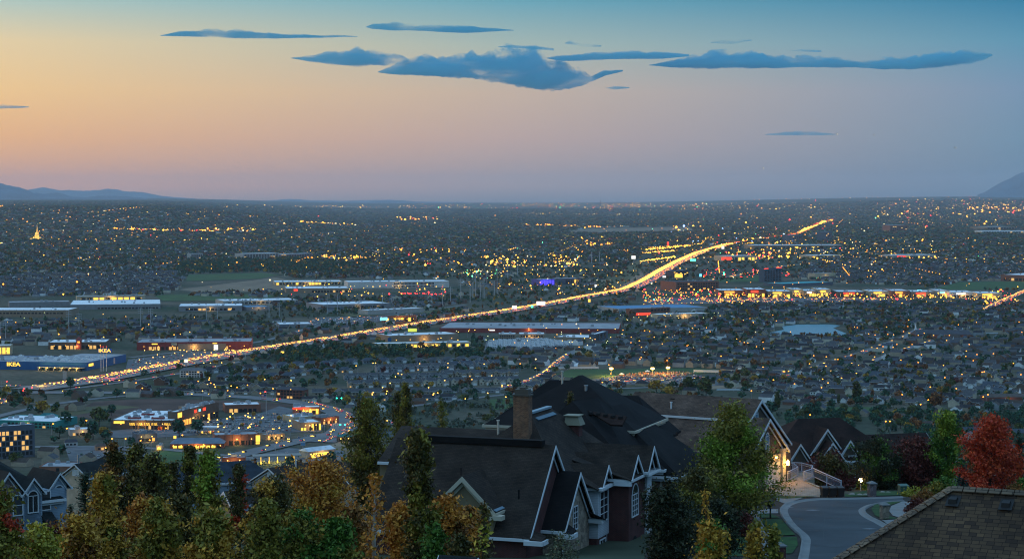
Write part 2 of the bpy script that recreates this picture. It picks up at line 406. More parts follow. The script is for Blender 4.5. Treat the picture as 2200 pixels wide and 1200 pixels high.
import mathutils.noise as mn
def cloud(prof, alt, dens, depth, lab):
    """prof = [(px, top py, bottom py)] outline; the body is a lens of vapour 'depth' metres deep at the cloud deck's height"""
    mid = prof[len(prof) // 2]
    d = ray(mid[0], (mid[1] + mid[2]) / 2); Y = (alt - CZ) / d.z * d.y
    xs = []
    for (a, t0, b0), (c, t1, b1) in zip(prof, prof[1:]):
        n = max(2, int(abs(c - a) / 3.0))
        for k in range(n): f = k / n; xs.append((a + (c - a) * f, t0 + (t1 - t0) * f, b0 + (b1 - b0) * f))
    xs.append(prof[-1]); rows = 33; V = []; Fc = []
    for (px, pt, pb) in xs:
        pc = (pt + pb) / 2 + (pb - pt) * 0.22 * min(1.0, (pb - pt) / 12)
        for side in (0, 1):
            for r in range(rows):
                v = r / (rows - 1) * 2 - 1; wv = max(0.0, 1 - v * v) ** 0.5
                y = Y + v * depth
                n1 = mn.fractal(Vector((px * 0.03, v * 2.2 + side * 9, alt * .01)), 0.9, 2.1, 6)
                n2 = mn.fractal(Vector((px * 0.010, v * 1.1 + side * 5, alt * .013 + 4)), 1.0, 2.0, 3)
                n3 = mn.noise(Vector((px * 0.11, v * 7 + side * 3, alt)))
                edge = min(1.0, (pb - pt) / 10)
                pe = (pt - pc if side == 0 else pb - pc)
                off = pe * wv * min(1.35, max(0.3, 0.92 + 0.25 * n2 + (0.5 if side == 0 else 0.3) * n1 + 0.22 * n3)) if 0 < r < rows - 1 else 0
                q = at(px, pc + off, Y); q.y = y; q.x *= y / Y; q.x += (nrs.rand() - .5) * 6
                q.z = CZ + (q.z - CZ) * y / Y
                V.append(tuple(q))
    n = len(xs); S = 2 * rows
    for i in range(n - 1):
        for r in range(rows - 1):
            a = i * S + r; Fc.append((a, a + S, a + S + 1, a + 1))
            b = a + rows; Fc.append((b, b + 1, b + S + 1, b + S))
    m = _mats.get('cloud%g' % dens)
    if not m:
        m = bpy.data.materials.new('cloud vapour'); m.use_nodes = True; n_ = m.node_tree.nodes
        n_.remove(n_['Principled BSDF']); v = n_.new('ShaderNodeVolumePrincipled')
        v.inputs['Color'].default_value = CLOUD_C + (1,); v.inputs['Density'].default_value = dens * 0.5
        g_ = n_.new('ShaderNodeNewGeometry'); mp = n_.new('ShaderNodeMapping'); mp.inputs['Scale'].default_value = (1 / 420, 1 / 900, 1 / 110); nz = n_.new('ShaderNodeTexNoise'); nz.inputs['Scale'].default_value = 1.0; nz.inputs['Detail'].default_value = 5; nz.inputs['Roughness'].default_value = .62
        mr = n_.new('ShaderNodeMapRange'); mr.inputs[1].default_value = .43; mr.inputs[2].default_value = .60; mr.inputs[3].default_value = 0.0; mr.inputs[4].default_value = 1.9; ml = n_.new('ShaderNodeMath'); ml.operation = 'MULTIPLY'; ml.inputs[1].default_value = dens * .5
        k_ = m.node_tree.links; k_.new(g_.outputs['Position'], mp.inputs[0]); k_.new(mp.outputs[0], nz.inputs['Vector']); k_.new(nz.outputs['Fac'], mr.inputs[0]); k_.new(mr.outputs[0], ml.inputs[0]); k_.new(ml.outputs[0], v.inputs['Density'])
        m.node_tree.links.new(v.outputs[0], n_['Material Output'].inputs['Volume']); _mats['cloud%g' % dens] = m
    me = npmesh('cloud', np.array(V), np.array(Fc), m)
    bmx = __import__('bmesh').new(); bmx.from_mesh(me); __import__('bmesh').ops.remove_doubles(bmx, verts=bmx.verts, dist=0.5)
    # close the two ends
    __import__('bmesh').ops.holes_fill(bmx, edges=[e for e in bmx.edges if e.is_boundary], sides=0)
    __import__('bmesh').ops.recalc_face_normals(bmx, faces=bmx.faces)
    if bmx.calc_volume(signed=True) < 0: __import__('bmesh').ops.reverse_faces(bmx, faces=bmx.faces)
    bmx.to_mesh(me); bmx.free()
    o = ob('cloud', me); tag(o, lab, 'cloud', 'clouds over the valley')
CLOUD_C = (0.18, 0.72, 0.90)  # white vapour tinted blue: the dusk sky's light put into its colour
cloud([(345, 76, 77), (375, 70, 78), (410, 66, 79), (460, 63, 81), (500, 65, 83), (545, 68, 83), (600, 73, 83), (650, 74, 82), (690, 76, 82), (740, 76, 80), (768, 78, 79.5)], 1500, .006, 700, 'long thin blue cloud, the leftmost in the upper sky')
cloud([(786, 58, 59), (800, 52, 63), (840, 50, 66), (880, 54, 66), (930, 53, 68), (990, 55, 71), (1030, 59, 70), (1070, 61, 68), (1104, 65, 66)], 1500, .006, 700, 'slim dark blue cloud bar near the top centre of the sky')
cloud([(626, 124, 126), (660, 119, 132), (700, 113, 137), (740, 108, 141), (766, 103, 143), (790, 109, 143), (830, 117, 141), (866, 122, 138), (880, 128, 133)], 1450, .005, 900, 'blue cloud with peaked top, left end of the central bank')
cloud([(812, 154, 156), (850, 140, 161), (880, 125, 163), (920, 119, 165), (960, 121, 166), (1000, 113, 168), (1040, 117, 171), (1075, 108, 178), (1105, 104, 184), (1140, 112, 190), (1170, 120, 193), (1200, 128, 192), (1230, 150, 188), (1250, 152, 184), (1270, 164, 176), (1300, 150, 163), (1338, 150, 154)], 1400, .0042, 1500, 'largest billowing blue cloud in the centre of the sky')
cloud([(1070, 100, 102), (1100, 96, 104), (1140, 97, 106), (1190, 104, 109)], 1520, .003, 500, 'faint wisp above the big central cloud')
cloud([(1175, 124, 126), (1210, 117, 132), (1260, 116, 130), (1310, 113, 128), (1370, 110, 127), (1420, 112, 127), (1480, 117, 122)], 1480, .006, 700, 'blue cloud streak linking the centre bank to the right')
cloud([(1214, 92, 94), (1225, 87, 97), (1250, 91, 101), (1292, 98, 101)], 1520, .006, 400, 'small ragged blue cloud scrap above the centre right')
cloud([(1395, 139, 141), (1440, 132, 145), (1490, 116, 147), (1540, 114, 148), (1600, 112, 147), (1650, 118, 147), (1700, 120, 146), (1760, 122, 146), (1830, 128, 146), (1860, 136, 142)], 1450, .006, 900, 'long dark blue cloud bank right of centre')
cloud([(1800, 138, 142), (1850, 131, 146), (1900, 125, 149), (1960, 121, 149), (2020, 114, 145), (2080, 112, 138), (2110, 111, 132), (2132, 117, 120)], 1450, .006, 900, 'dark blue cloud bank tapering off at the far right')
cloud([(1525, 91, 92), (1550, 85, 95), (1580, 83, 95), (1615, 85, 88)], 1520, .004, 400, 'little blue wisp above the right cloud bank')
cloud([(1698, 109, 110), (1725, 106, 113), (1765, 109, 112)], 1520, .004, 350, 'tiny flat wisp over the right cloud bank')
cloud([(1300, 189, 190), (1320, 184, 193), (1352, 187, 190)], 1400, .004, 350, 'tiny blue puff below the central cloud')
cloud([(-40, 226, 233), (10, 225, 234), (40, 227, 233), (62, 229, 231)], 1300, .004, 500, 'small cloud cut by the left edge above the sunset')
cloud([(1645, 288, 290), (1690, 283, 292), (1740, 282, 292), (1795, 288, 290)], 1300, .0025, 600, 'pale flat cloud low in the right sky')
# ================================================================== the valley: roads, fields, water
M_ASPH = mat('valley asphalt', (0.15, 0.15, 0.155), 0.8, var=0.2, vscale=0.05)
M_LINE = mat('road paint', (0.6, 0.6, 0.55), 0.7)
M_LOT = mat('parking asphalt', (0.11, 0.115, 0.125), 0.85, var=0.3, vscale=0.08)
ROADS = []          # (points, half width) for the exclusion test
def poly3(pts):
    """photo pixels to ground points, resampled"""
    P = [gnd(*p) for p in pts]; out_ = []
    for a, b in zip(P, P[1:]):
        n = max(1, int((b - a).length / 25))
        for k in range(n): out_.append(a.lerp(b, k / n))
    out_.append(P[-1])
    for _ in range(6):        # smooth the corners
        out_ = [out_[0]] + [(out_[i - 1] + out_[i] * 2 + out_[i + 1]) / 4 for i in range(1, len(out_) - 1)] + [out_[-1]]
    return out_
def side(P, i):
    a = P[max(0, i - 1)]; b = P[min(len(P) - 1, i + 1)]; d = Vector((b.x - a.x, b.y - a.y, 0)).normalized()
    return Vector((d.y, -d.x, 0)), d
def strip(P, o0, o1, z, name, m):
    V = []; Fc = []
    for i, p in enumerate(P):
        s_, _ = side(P, i)
        for o in (o0, o1):
            q = p + s_ * o; V.append((q.x, q.y, max(p.z, tz(q.x, q.y)) + z))
        if i: a = 2 * i; Fc.append((a - 2, a - 1, a + 1, a))
    return ob(name, npmesh(name, np.array(V), np.array(Fc), m))
def road(pts, w, name='road', z=0.35, lines=True, m=None):
    P = poly3(pts); o = strip(P, -w / 2, w / 2, z, name, m or M_ASPH); kind(o, 'structure'); ROADS.append((P, w / 2)); return P
FWY = road([(60, 838), (110, 832), (170, 824), (300, 799), (400, 780), (500, 762), (600, 746), (700, 731), (800, 714), (900, 697.5), (1000, 682), (1100, 667), (1180, 653.5), (1250, 639.5), (1300, 631), (1350, 621.5), (1390, 603), (1420, 584), (1460, 562), (1500, 544.5), (1560, 526.5), (1610, 518.5), (1660, 512), (1715, 503), (1760, 480), (1790, 472)], 46, 'freeway', z=1.2)
kind(strip(FWY, -1.0, 1.0, 2.0, 'median_barrier', mat('barrier concrete', (0.35, 0.35, 0.34))), 'structure')
for o_ in (-19, -15.4, -11.8, -8.2, -4.6, 4.6, 8.2, 11.8, 15.4, 19): kind(strip(FWY[:170], o_ - .12, o_ + .12, 1.22, 'lane_marking', M_LINE), 'structure')
ART = road([(-60, 843), (100, 843), (250, 842.5), (400, 846), (550, 853), (640, 862), (700, 872.5), (737, 886), (752, 904), (746, 922), (722, 937), (690, 950)], 24, 'arterial_road', z=.5)
ART2 = road([(455, 992), (520, 975), (600, 956), (690, 938), (760, 921), (860, 904)], 20, 'boulevard', z=.65)
RMP = road([(-40, 905), (40, 880), (110, 868), (170, 858), (260, 848), (330, 846)], 11, 'ramp_road', z=.42)
RMP2 = road([(140, 837), (230, 826), (330, 812), (420, 797), (520, 776)], 9, 'ramp_road', z=.45)
RMP3 = road([(-40, 830), (60, 832), (170, 826), (260, 818)], 9, 'ramp_road', z=.48)
LOOP = road([(-40, 858), (20, 851), (60, 855), (62, 862), (20, 868), (-40, 875)], 8, 'ramp_road', z=.46)
EST = road([(1560, 822), (1640, 818), (1700, 806), (1760, 786), (1850, 758), (1905, 738), (1945, 724), (1975, 706)], 13, 'suburban_road', z=.4)
ES2 = road([(1850, 786), (1910, 762), (1960, 745), (2010, 730)], 11, 'suburban_road', z=.4)
ES3 = road([(1060, 838), (1130, 822), (1175, 800), (1190, 783), (1225, 758), (1290, 735), (1360, 715), (1500, 690), (1640, 676)], 13, 'suburban_road', z=.4)
RET = road([(1385, 655), (1500, 651), (1650, 648.5), (1850, 648), (2050, 648), (2230, 646)], 26, 'retail_avenue', z=.4)
RT2 = road([(2110, 668), (2150, 648), (2195, 628), (2230, 612)], 20, 'retail_avenue', z=.46)
RD5 = road([(1470, 612), (1590, 590), (1680, 572), (1800, 560)], 18, 'city_road', z=.4)
RD6 = road([(280, 768), (420, 752), (560, 735), (680, 700), (840, 676), (1000, 655)], 11, 'frontage_road', z=.4)
RD7 = road([(60, 960), (150, 958), (250, 955), (380, 962), (470, 985), (560, 985)], 10, 'service_road', z=.4)
RD8 = road([(850, 877), (960, 862), (1060, 850), (1160, 838), (1300, 836), (1560, 826)], 10, 'suburban_road', z=.38)
RD9 = road([(250, 940), (330, 926), (420, 927), (560, 925), (640, 915)], 9, 'service_road', z=.4)
def patch(name, poly, m, z, k='structure'):
    mb = MB(); P = [gnd(*p) for p in poly]
    mb.face([(p.x, p.y, p.z + z) for p in P]); 
    if (P[1] - P[0]).cross(P[2] - P[1]).z < 0: mb.f = [f[::-1] for f in mb.f]
    return kind(mb.build(name, m), k)
M_GRASS = mat('field grass', (0.035, 0.085, 0.02), 0.9, var=0.35, vscale=0.03)
M_GRASS2 = mat('dry meadow', (0.085, 0.085, 0.035), 0.9, var=0.4, vscale=0.02)
M_SOIL = mat('ploughed soil', (0.075, 0.045, 0.035), 0.95, var=0.45, vscale=0.03)
M_SOIL2 = mat('bare pale ground', (0.20, 0.15, 0.10), 0.95, var=0.35, vscale=0.02)
M_WATER = mat('lake water', (0.12, 0.26, 0.31), 0.28, spec=1.0, bump=0.25, vscale=0.12)  # blue base raised to carry some of the sky's reflection
patch('water', [(1655, 714), (1684, 708), (1680, 701), (1716, 697), (1780, 696.5), (1806, 699), (1790, 705), (1818, 716), (1815, 722), (1760, 719), (1700, 720), (1655, 718)], M_WATER, .3)
patch('field', [(205, 862), (330, 855), (520, 861), (640, 869), (575, 884), (420, 879), (330, 893), (230, 899), (150, 896), (175, 876)], M_SOIL, .12)
patch('field', [(100, 878), (250, 870), (300, 874), (180, 888), (90, 905), (60, 900)], M_GRASS2, .16)
patch('field', [(405, 590), (560, 586), (600, 590), (560, 598), (400, 603)], M_GRASS, .2)
patch('field', [(380, 622), (590, 596), (640, 604), (600, 625), (440, 628)], M_SOIL2, .12)
patch('field', [(330, 634), (450, 630), (600, 634), (560, 645), (350, 646)], M_GRASS, .25)
patch('field', [(1205, 500), (1260, 491), (1480, 488), (1500, 497), (1300, 501)], M_SOIL2, .3)
patch('field', [(1240, 645), (1330, 618), (1380, 580), (1385, 598), (1345, 616), (1300, 628)], M_SOIL2, .2)
patch('sports_field', [(1190, 806), (1225, 793), (1500, 791), (1545, 795), (1500, 803), (1330, 806), (1280, 818)], M_GRASS, .2)
patch('sports_field', [(2010, 619), (2060, 606), (2200, 604), (2230, 620), (2060, 623)], M_GRASS, .2)
patch('field', [(1490, 603), (1560, 592), (1640, 592), (1640, 604), (1500, 606)], M_GRASS, .2)
patch('field', [(1760, 885), (1800, 874), (1900, 874), (1890, 886)], M_GRASS, .2)
patch('field', [(1050, 858), (1100, 856), (1105, 875), (1060, 880)], M_GRASS, .2)
patch('field', [(1515, 826), (1580, 818), (1620, 822), (1590, 834), (1530, 836)], M_SOIL2, .2)
patch('field', [(700, 668), (900, 655), (1000, 660), (960, 672), (760, 682)], M_GRASS2, .2)
patch('field', [(600, 985), (745, 945), (760, 960), (750, 1005), (700, 1000)], M_SOIL2, .1)
patch('field', [(300, 975), (420, 958), (470, 962), (440, 985), (330, 998)], M_GRASS, .12)
patch('parking_lot', [(425, 932), (432, 905), (560, 887), (600, 872), (700, 895), (690, 927), (560, 929)], M_LOT, .2)
patch('parking_lot', [(235, 926), (300, 918), (430, 922), (425, 934), (330, 940), (240, 940)], M_LOT, .2)
patch('parking_lot', [(150, 990), (140, 962), (235, 957), (330, 975), (300, 1000)], M_LOT, .2)
patch('parking_lot', [(270, 792), (275, 772), (420, 756), (520, 754), (470, 762), (330, 790)], M_LOT, .2)
patch('parking_lot', [(495, 990), (620, 962), (740, 968), (750, 985), (620, 1000)], M_LOT, .16)
patch('parking_lot', [(1040, 752), (1045, 733), (1120, 728), (1235, 731), (1230, 746), (1140, 752)], M_LOT, .2)
patch('parking_lot', [(1270, 815), (1360, 806), (1500, 806), (1530, 815), (1480, 824), (1300, 826)], M_LOT, .24)
patch('parking_lot', [(1380, 648), (1430, 640), (1700, 640), (1900, 641), (1900, 646), (1400, 654)], M_LOT, .2)
patch('parking_lot', [(630, 700), (690, 682), (820, 678), (850, 684), (780, 697)], M_LOT, .2)
patch('parking_lot', [(1260, 640), (1290, 600), (1370, 560), (1400, 560), (1360, 600)], M_GRASS2, .1)
NOGO = []           # ground polygons where neither trees nor houses grow
for p in ([(-40, 800), (-40, 745), (560, 735), (620, 750), (480, 775), (300, 800), (100, 835), (-40, 835)], [(205, 858), (330, 853), (520, 857), (660, 868), (575, 886), (420, 879), (330, 893), (230, 899), (150, 896), (175, 876)],
          [(230, 935), (250, 880), (425, 880), (560, 860), (740, 880), (770, 930), (700, 985), (480, 1000), (430, 950)],
          [(400, 590), (560, 584), (600, 588), (640, 604), (600, 627), (440, 630), (330, 648), (380, 622)], [(1205, 500), (1260, 489), (1480, 486), (1500, 498), (1300, 502)],
          [(1190, 806), (1225, 792), (1500, 790), (1545, 794), (1545, 818), (1480, 826), (1280, 828)], [(2010, 619), (2060, 604), (2240, 602), (2240, 622), (2060, 624)],
          [(1645, 722), (1660, 704), (1716, 695), (1800, 695), (1825, 712), (1825, 724), (1700, 722)], [(1760, 887), (1800, 873), (1900, 873), (1890, 888)], [(1035, 754), (1045, 731), (1120, 726), (1240, 729), (1235, 748), (1140, 754)],
          [(-40, 690), (-40, 638), (380, 636), (620, 640), (560, 672), (180, 690)], [(620, 700), (690, 680), (900, 672), (1000, 655), (1020, 660), (850, 690), (780, 700)], [(590, 622), (600, 598), (980, 600), (1000, 612), (960, 640), (600, 640)],
          [(940, 725), (950, 693), (1340, 690), (1345, 718), (1240, 732), (1000, 730)], [(830, 748), (830, 715), (970, 708), (1020, 722), (1010, 748)],
          [(1340, 660), (1380, 625), (1480, 605), (1700, 600), (2100, 625), (2200, 625), (2200, 650), (1560, 655), (1400, 690)],
          [(140, 990), (140, 958), (235, 955), (340, 970), (300, 1005)], [(0, 985), (0, 890), (140, 890), (130, 920), (90, 985)]):
    NOGO.append(p)
# ================================================================== buildings of the valley
YEL = (1.0, 0.62, 0.10); ORG = (1.0, 0.40, 0.06); WHT = (1.0, 0.86, 0.62); RED = (1.0, 0.05, 0.02); GRN = (0.1, 1.0, 0.45)
E_YEL = mat('lit yellow', (.3, .2, .05), .5, (1, .58, .07), 1.7); E_WIN = mat('lit window', (.2, .15, .08), .3, (1, .56, .15), .9); E_RED = mat('lit red', (.3, .02, .02), .5, RED, 2.0)
E_WHT = mat('lit white', (.5, .5, .5), .5, (1, .95, .85), 1.2); E_ORG = mat('lit orange', (.3, .15, .03), .5, ORG, 1.6); E_GRN = mat('lit green', (.02, .3, .1), .5, GRN, 2.5)
E_BLU = mat('lit violet', (.1, .1, .4), .5, (.10, .06, 1.0), 1.0); E_CYN = mat('lit cyan', (.1, .3, .4), .5, (.2, .7, 1.0), 1.6)
E_LAMP = mat('lamp glow', (.5, .3, .1), .5, (1, .50, .07), 6.5); E_SOD = mat('sodium glow', (.5, .25, .05), .5, (1, .30, .02), 6.0); E_FLOOD = mat('flood glow', (.5, .4, .2), .5, (1, .62, .10), 16.0)
M_GLASS = mat('dark glass', (0.02, 0.025, 0.03), 0.15, spec=0.6)
M_ROOFW = mat('white membrane roof', (0.78, 0.80, 0.82), 0.7, var=0.12, vscale=0.08); M_ROOFG = mat('grey membrane roof', (0.30, 0.31, 0.33), 0.8, var=0.25, vscale=0.06); M_ROOFD = mat('dark roof', (0.07, 0.07, 0.08), 0.85, var=0.2, vscale=0.1)
M_METAL = mat('galvanised steel', (0.35, 0.37, 0.4), 0.5, metal=0.3)
PAL = {'tan': (0.30, 0.22, 0.15), 'brick': (0.20, 0.075, 0.05), 'red': (0.24, 0.05, 0.045), 'grey': (0.24, 0.24, 0.25), 'white': (0.6, 0.58, 0.54), 'cream': (0.48, 0.40, 0.27), 'blue': (0.02, 0.11, 0.28), 'teal': (0.03, 0.26, 0.24),
       'brown': (0.16, 0.10, 0.07), 'dark': (0.07, 0.075, 0.09), 'violet': (0.12, 0.10, 0.35), 'terra': (0.26, 0.11, 0.07), 'pale': (0.42, 0.40, 0.37), 'slate': (0.10, 0.12, 0.15)}
def wallm(c): return mat('wall ' + c, PAL[c], 0.85, var=0.12, vscale=0.2)
BOX = []            # footprints: centre, half sizes, angle
MARKS = []          # landmarks the labels may refer to: px, py, phrase
def lamp_light(name, loc, power, col=(1, .6, .2), r=.4, parent=None):
    l = bpy.data.lights.new(name, 'POINT'); l.energy = power; l.color = col; l.shadow_soft_size = r
    o = bpy.data.objects.new(name, l); COL.objects.link(o); o.location = loc
    if parent: o.parent = parent
    return o
def bld(name, label, cat, x0, y0, x1, y1, ytop, yback, wall, roof='w', rows=(), units=4, sign=None, parapet=.8, mark=None, door=True, lamps=0, pil=0, mon=None, group=None):
    """flat-roofed building: front base line in photo pixels, wall top and roof back edge by their photo rows"""
    a = gnd(x0, y0); b = gnd(x1, y1); d = Vector((b.x - a.x, b.y - a.y, 0)); Lx = d.length; ang = math.atan2(d.y, d.x)
    ra = ray(x0, ytop); h = max(3.0, CZ + ra.z / ra.y * a.y - a.z)
    pm = ((x0 + x1) / 2); rb = ray(pm, yback); D = (CZ - h - a.z) / (-rb.z) * rb.y - (a.y + b.y) / 2
    D = min(max(D * math.cos(ang), 8), 260)
    if ytop <= 440: h = 10
    t = thing(name, label, cat, (a.x, a.y, min(a.z, b.z)), ang, group)
    wm = wallm(wall); rm = {'w': M_ROOFW, 'g': M_ROOFG, 'd': M_ROOFD, 't': mat('teal roof', (0.02, .16, .17), .6), 'b': mat('blue metal roof', (.06, .22, .42), .45), 'c': mat('turquoise roof', (0.03, .36, .38), .5)}[roof]
    mb = MB(); mb.box(0, 0, -1, Lx, D, h)
    mb.build('wall', wm, t)
    rf = MB(); rf.box(.4, .4, h + .003, Lx - .4, D - .4, h + .25)
    pw = MB(); e = parapet
    for q in ((0, 0, Lx, .38), (0, D - .38, Lx, D), (0, .38, .38, D - .38), (Lx - .38, .38, Lx, D - .38)): pw.box(q[0] - .05, q[1] - .05, h + .002, q[2] + .05, q[3] + .05, h + e)
    r_ = rf.build('roof', rm, t); pw.build('parapet', wm, t)
    um = None
    for k in range(units):
        ux = Lx * (.1 + .8 * rnd.random()); uy = D * (.15 + .7 * rnd.random()); s = .8 + rnd.random()
        if um is None:
            u = MB(); u.box(-1.3, -1, 0, 1.3, 1, 1.5); u.box(-1.0, -.7, 1.5, .2, .7, 1.8); u.tube((.7, 0, 1.5), (.7, 0, 1.9), .5, .5, 8); um = u.mesh('roof_unit', M_METAL)
        o = ob('roof_unit', um, r_, (ux, uy, h + .25)); o.scale = (s, s, s)
    wmh = {}
    nwin = 0
    for (z0, z1, n, f0, f1, lit, mm) in rows:          # window rows: heights as fractions of the wall, count, horizontal span, share lit
        ww = (f1 - f0) * Lx / n
        for k in range(n):
            if nwin > 95: break
            on = rnd.random() < lit * (.45 if y0 < 716 else .8)
            key = (round(ww, 1), z0, z1, on, mm)
            if key not in wmh:
                u = MB(); u.box(-ww * .36, -.09, 0, ww * .36, .1, (z1 - z0) * h); u.box(-ww * .4, -.14, -.22, ww * .4, .1, 0)
                wmh[key] = u.mesh('window', {'y': E_WIN, 'w': E_WHT, 'o': E_ORG, 's': E_YEL}[mm] if on else M_GLASS)
            ob('window', wmh[key], t, (f0 * Lx + ww * (k + .5), 0, z0 * h)); nwin += 1
    if door:
        u = MB(); u.box(-1.2, -.12, 0, 1.2, .1, 2.6); u.build('door', M_GLASS, t, loc=(Lx * .5 + .7, 0, 0))
    if pil:
        u = MB(); u.box(-.5, -.3, -1, .5, .2, h + e + .3); pm_ = u.mesh('pilaster', wm)
        for k in range(pil): ob('pilaster', pm_, t, (Lx * (k + .5) / pil, 0, 0))
    if sign:                                             # lit signboard: from, to (fractions of the front), z0, z1 (fractions of the height), material
        for sg in sign:
            u = MB(); u.box(sg[0] * Lx, -.35, sg[2] * h, sg[1] * Lx, -.06, sg[3] * h); u.build('sign', sg[4], t)
    lm = None
    for k in range(lamps):
        if lm is None:
            u = MB(); u.box(-.12, -.5, -.1, .12, 0, .1, 0); u.ball((0, -.6, -.1), .38, 1); lm = u.mesh('wall_lamp', [M_METAL, E_LAMP])
        ob('wall_lamp', lm, t, (Lx * (k + .5) / lamps, 0, min(h * .75, 5)))
    if lamps:
        lamp_light('wall_lamp_light', (Lx / 2, -4, min(h * .7, 4)), 700 * lamps, (1, .6, .18), .5, t)
    BOX.append((a.x, a.y, math.cos(ang), math.sin(ang), Lx, D))
    MARKS.append(((x0 + x1) / 2, (y0 + y1) / 2, mark or label.split(' with')[0]))
    return t, Lx, D, h
# --- the blue furniture store, its pylon
st, Lx, D, h = bld('furniture_store', 'long blue flat-roofed furniture store with yellow lettering beside the freeway', 'store', -120, 791, 186, 796, 775, 765, 'blue', 'g', rows=[(.0, .33, 9, .02, .30, 1, 's')], units=10, mark='the blue furniture store', door=False)
u = MB(); u.box(0, 0, 0, 1.15, 9.0, 13.4); _bl = wallm('blue')
# the wing that runs back towards the sign
_a = gnd(186, 795); _b = gnd(271, 776); _d = Vector((_b.x - _a.x, _b.y - _a.y, 0)); _wa = math.atan2(_d.y, _d.x) - math.atan2((gnd(186, 796) - gnd(-120, 791)).y, (gnd(186, 796) - gnd(-120, 791)).x)
u = MB(); _Lw = _d.length; u.box(0, 0, -1, _Lw, 60, h + .5)
wg = u.build('side_wing', _bl, st, loc=(Lx - .2, .15, 0)); wg.rotation_euler = (0, 0, _wa)
u = MB(); u.box(.5, .5, h + .503, _Lw - .5, 59.5, h + .7); u.build('roof', M_ROOFG, wg)
text_mesh('IKEA', 6.2, .3, E_YEL, 'lettering', st, (Lx * .491, -.4, h * .70), (R(90), 0, 0), sx=1.35, bold=.12)
u = MB(); u.box(_Lw * .05, -.35, h * .50, _Lw * .27, -.05, h * .86); u.build('sign', E_YEL, wg)
u = MB(); u.box(_Lw * .56, -.6, h * .15, _Lw * .70, -.05, h * .9); u.build('sign', mat('pale banner', (.5, .38, .33)), wg)
text_mesh('holiday', 3.0, .2, E_YEL, 'lettering', wg, (_Lw * .38, -.3, h * .68), (R(90), 0, 0), bold=.05)
_dock = MB(); _dock.box(-.5, -6, h * .40, 58, 0, h * .46); _dock.build('loading_canopy', mat('canopy cream', (.5, .42, .28)), st, loc=(Lx * .672, 0, 0))
u = MB(); u.box(-2, -5.5, 0, 2, -.1, h * .40); u.box(-3.4, -5.9, h * .0, -2, -.1, h * .40, 1); _dm = u.mesh('loading_dock', [M_GLASS, mat('canopy cream', ())])
for k in range(6):
    ob('loading_dock', _dm, st, (Lx * .672 + 4 + 9.6 * k, 0, 0)); g_ = MB(); g_.ball((0, 0, 0), .55); q_ = g_.build('wall_lamp', E_LAMP, st, loc=(Lx * .672 + 3 + 9.6 * k, -6.4, h * .38))
for k in range(3): lamp_light('loading_dock_light', (Lx * .672 + 10 + 19 * k, -9, h * .36), 3500, (1, .65, .2), .5, st)
um = MB(); um.box(-2.2, -1.2, 0, 2.2, 1.2, 1.3); um.box(-1.2, -.8, 1.3, .3, .8, 2.0); um = um.mesh('roof_unit', mat('pale roof unit', (.7, .7, .7)))
for k in range(70):
    o = ob('roof_unit', um, st, (Lx * rnd.uniform(.02, .98), D * rnd.uniform(.08, .95), h + .25)); s_ = rnd.uniform(.7, 1.5); o.scale = (s_, s_, s_)
_p = gnd(225, 797); py_ = thing('sign_pylon', 'tall blue pylon sign on white poles beside the furniture store', 'sign', tuple(_p))
_sc = _p.y / F
u = MB()
for k in (-8, -3, 4): u = MB(); u.tube((k * _sc, 0, 0), (k * _sc, 0, 52 * _sc), .45, .4, 8); u.build('pole', mat('white pole', (.6, .6, .6)), py_); u = MB(); u.box(k * _sc - .3, -.3, 52 * _sc, k * _sc + .3, .3, 54 * _sc); u.build('beacon', E_RED, py_)
u = MB(); u.box(-14 * _sc, -1, 40.5 * _sc, 15 * _sc, .9, 48.5 * _sc); u.build('sign_board', mat('sign blue', (.01, .05, .25), emit=(.01, .05, .3), es=.4), py_)
text_mesh('IKEA', 5.2, .2, E_YEL, 'lettering', py_, (.3, -1.3, 44.5 * _sc), (R(90), 0, 0), sx=1.35, bold=.12)
# --- other buildings, from near to far
F6 = lambda lit, n=10, mm='y': [(.08 + .165 * k, .19 + .165 * k, n, .03, .97, lit, mm) for k in range(5)]
bld('office_building', 'dark brick office block with rows of lit windows at the left edge', 'building', -60, 990, 75, 980, 921, 917, 'slate', 'w', F6(.36, 15), 5, mark='the brick office block')
bld('supermarket', 'large brown supermarket with white roof and yellow lettering', 'store', 238, 921, 372, 922, 903, 882, 'brown', 'w', [(.02, .42, 12, .35, .95, .12, 'y')], 26, mark='the supermarket', lamps=3, pil=8)
_t = [o for o in COL.objects if o.name.startswith('supermarket')][0]
_sd = (gnd(372, 922) - gnd(238, 921)).length
for q, (tx, fx, s_) in enumerate((('HARMONS', .10, 2.6), ('BAKERY', .34, 2.6), ('FLORAL', .48, 2.6), ('PHARMACY', .62, 2.6), ('DELI', .75, 2.6))):
    pass
u = MB(); u.box(_sd * .05, -.35, 5.0, _sd * .22, -.06, 7.2); u.build('sign', E_YEL, _t)
for (f0, f1) in ((.30, .39), (.42, .51), (.535, .63), (.655, .75), (.86, .96)):
    n = 6
    for k in range(n):                                   # raised letters too small to read
        u = MB(); ww = (f1 - f0) * _sd / n; u.box(ww * .12, -.3, 0, ww * .42, -.06, 2.0); u.box(ww * .42, -.3, .0 if k % 2 else 1.4, ww * .86, -.06, .6 if k % 2 else 2.0); u.build('letter', E_YEL, _t, loc=(f0 * _sd + ww * k, 0, 3.6))
u = MB(); u.box(0, -5, 0, .6, -.1, 3.4); u.box(_sd * .1, -5, 0, _sd * .1 + .6, -.1, 3.4); u.box(-.5, -5.4, 3.4, _sd * .1 + 1, 0, 4.0); u.build('entrance_porch', wallm('terra'), _t, loc=(_sd * .765, 0, 0)); lamp_light('entrance_light', (_sd * .80, -3.4, 2.6), 2600, (1, .3, .06), .3, _t)
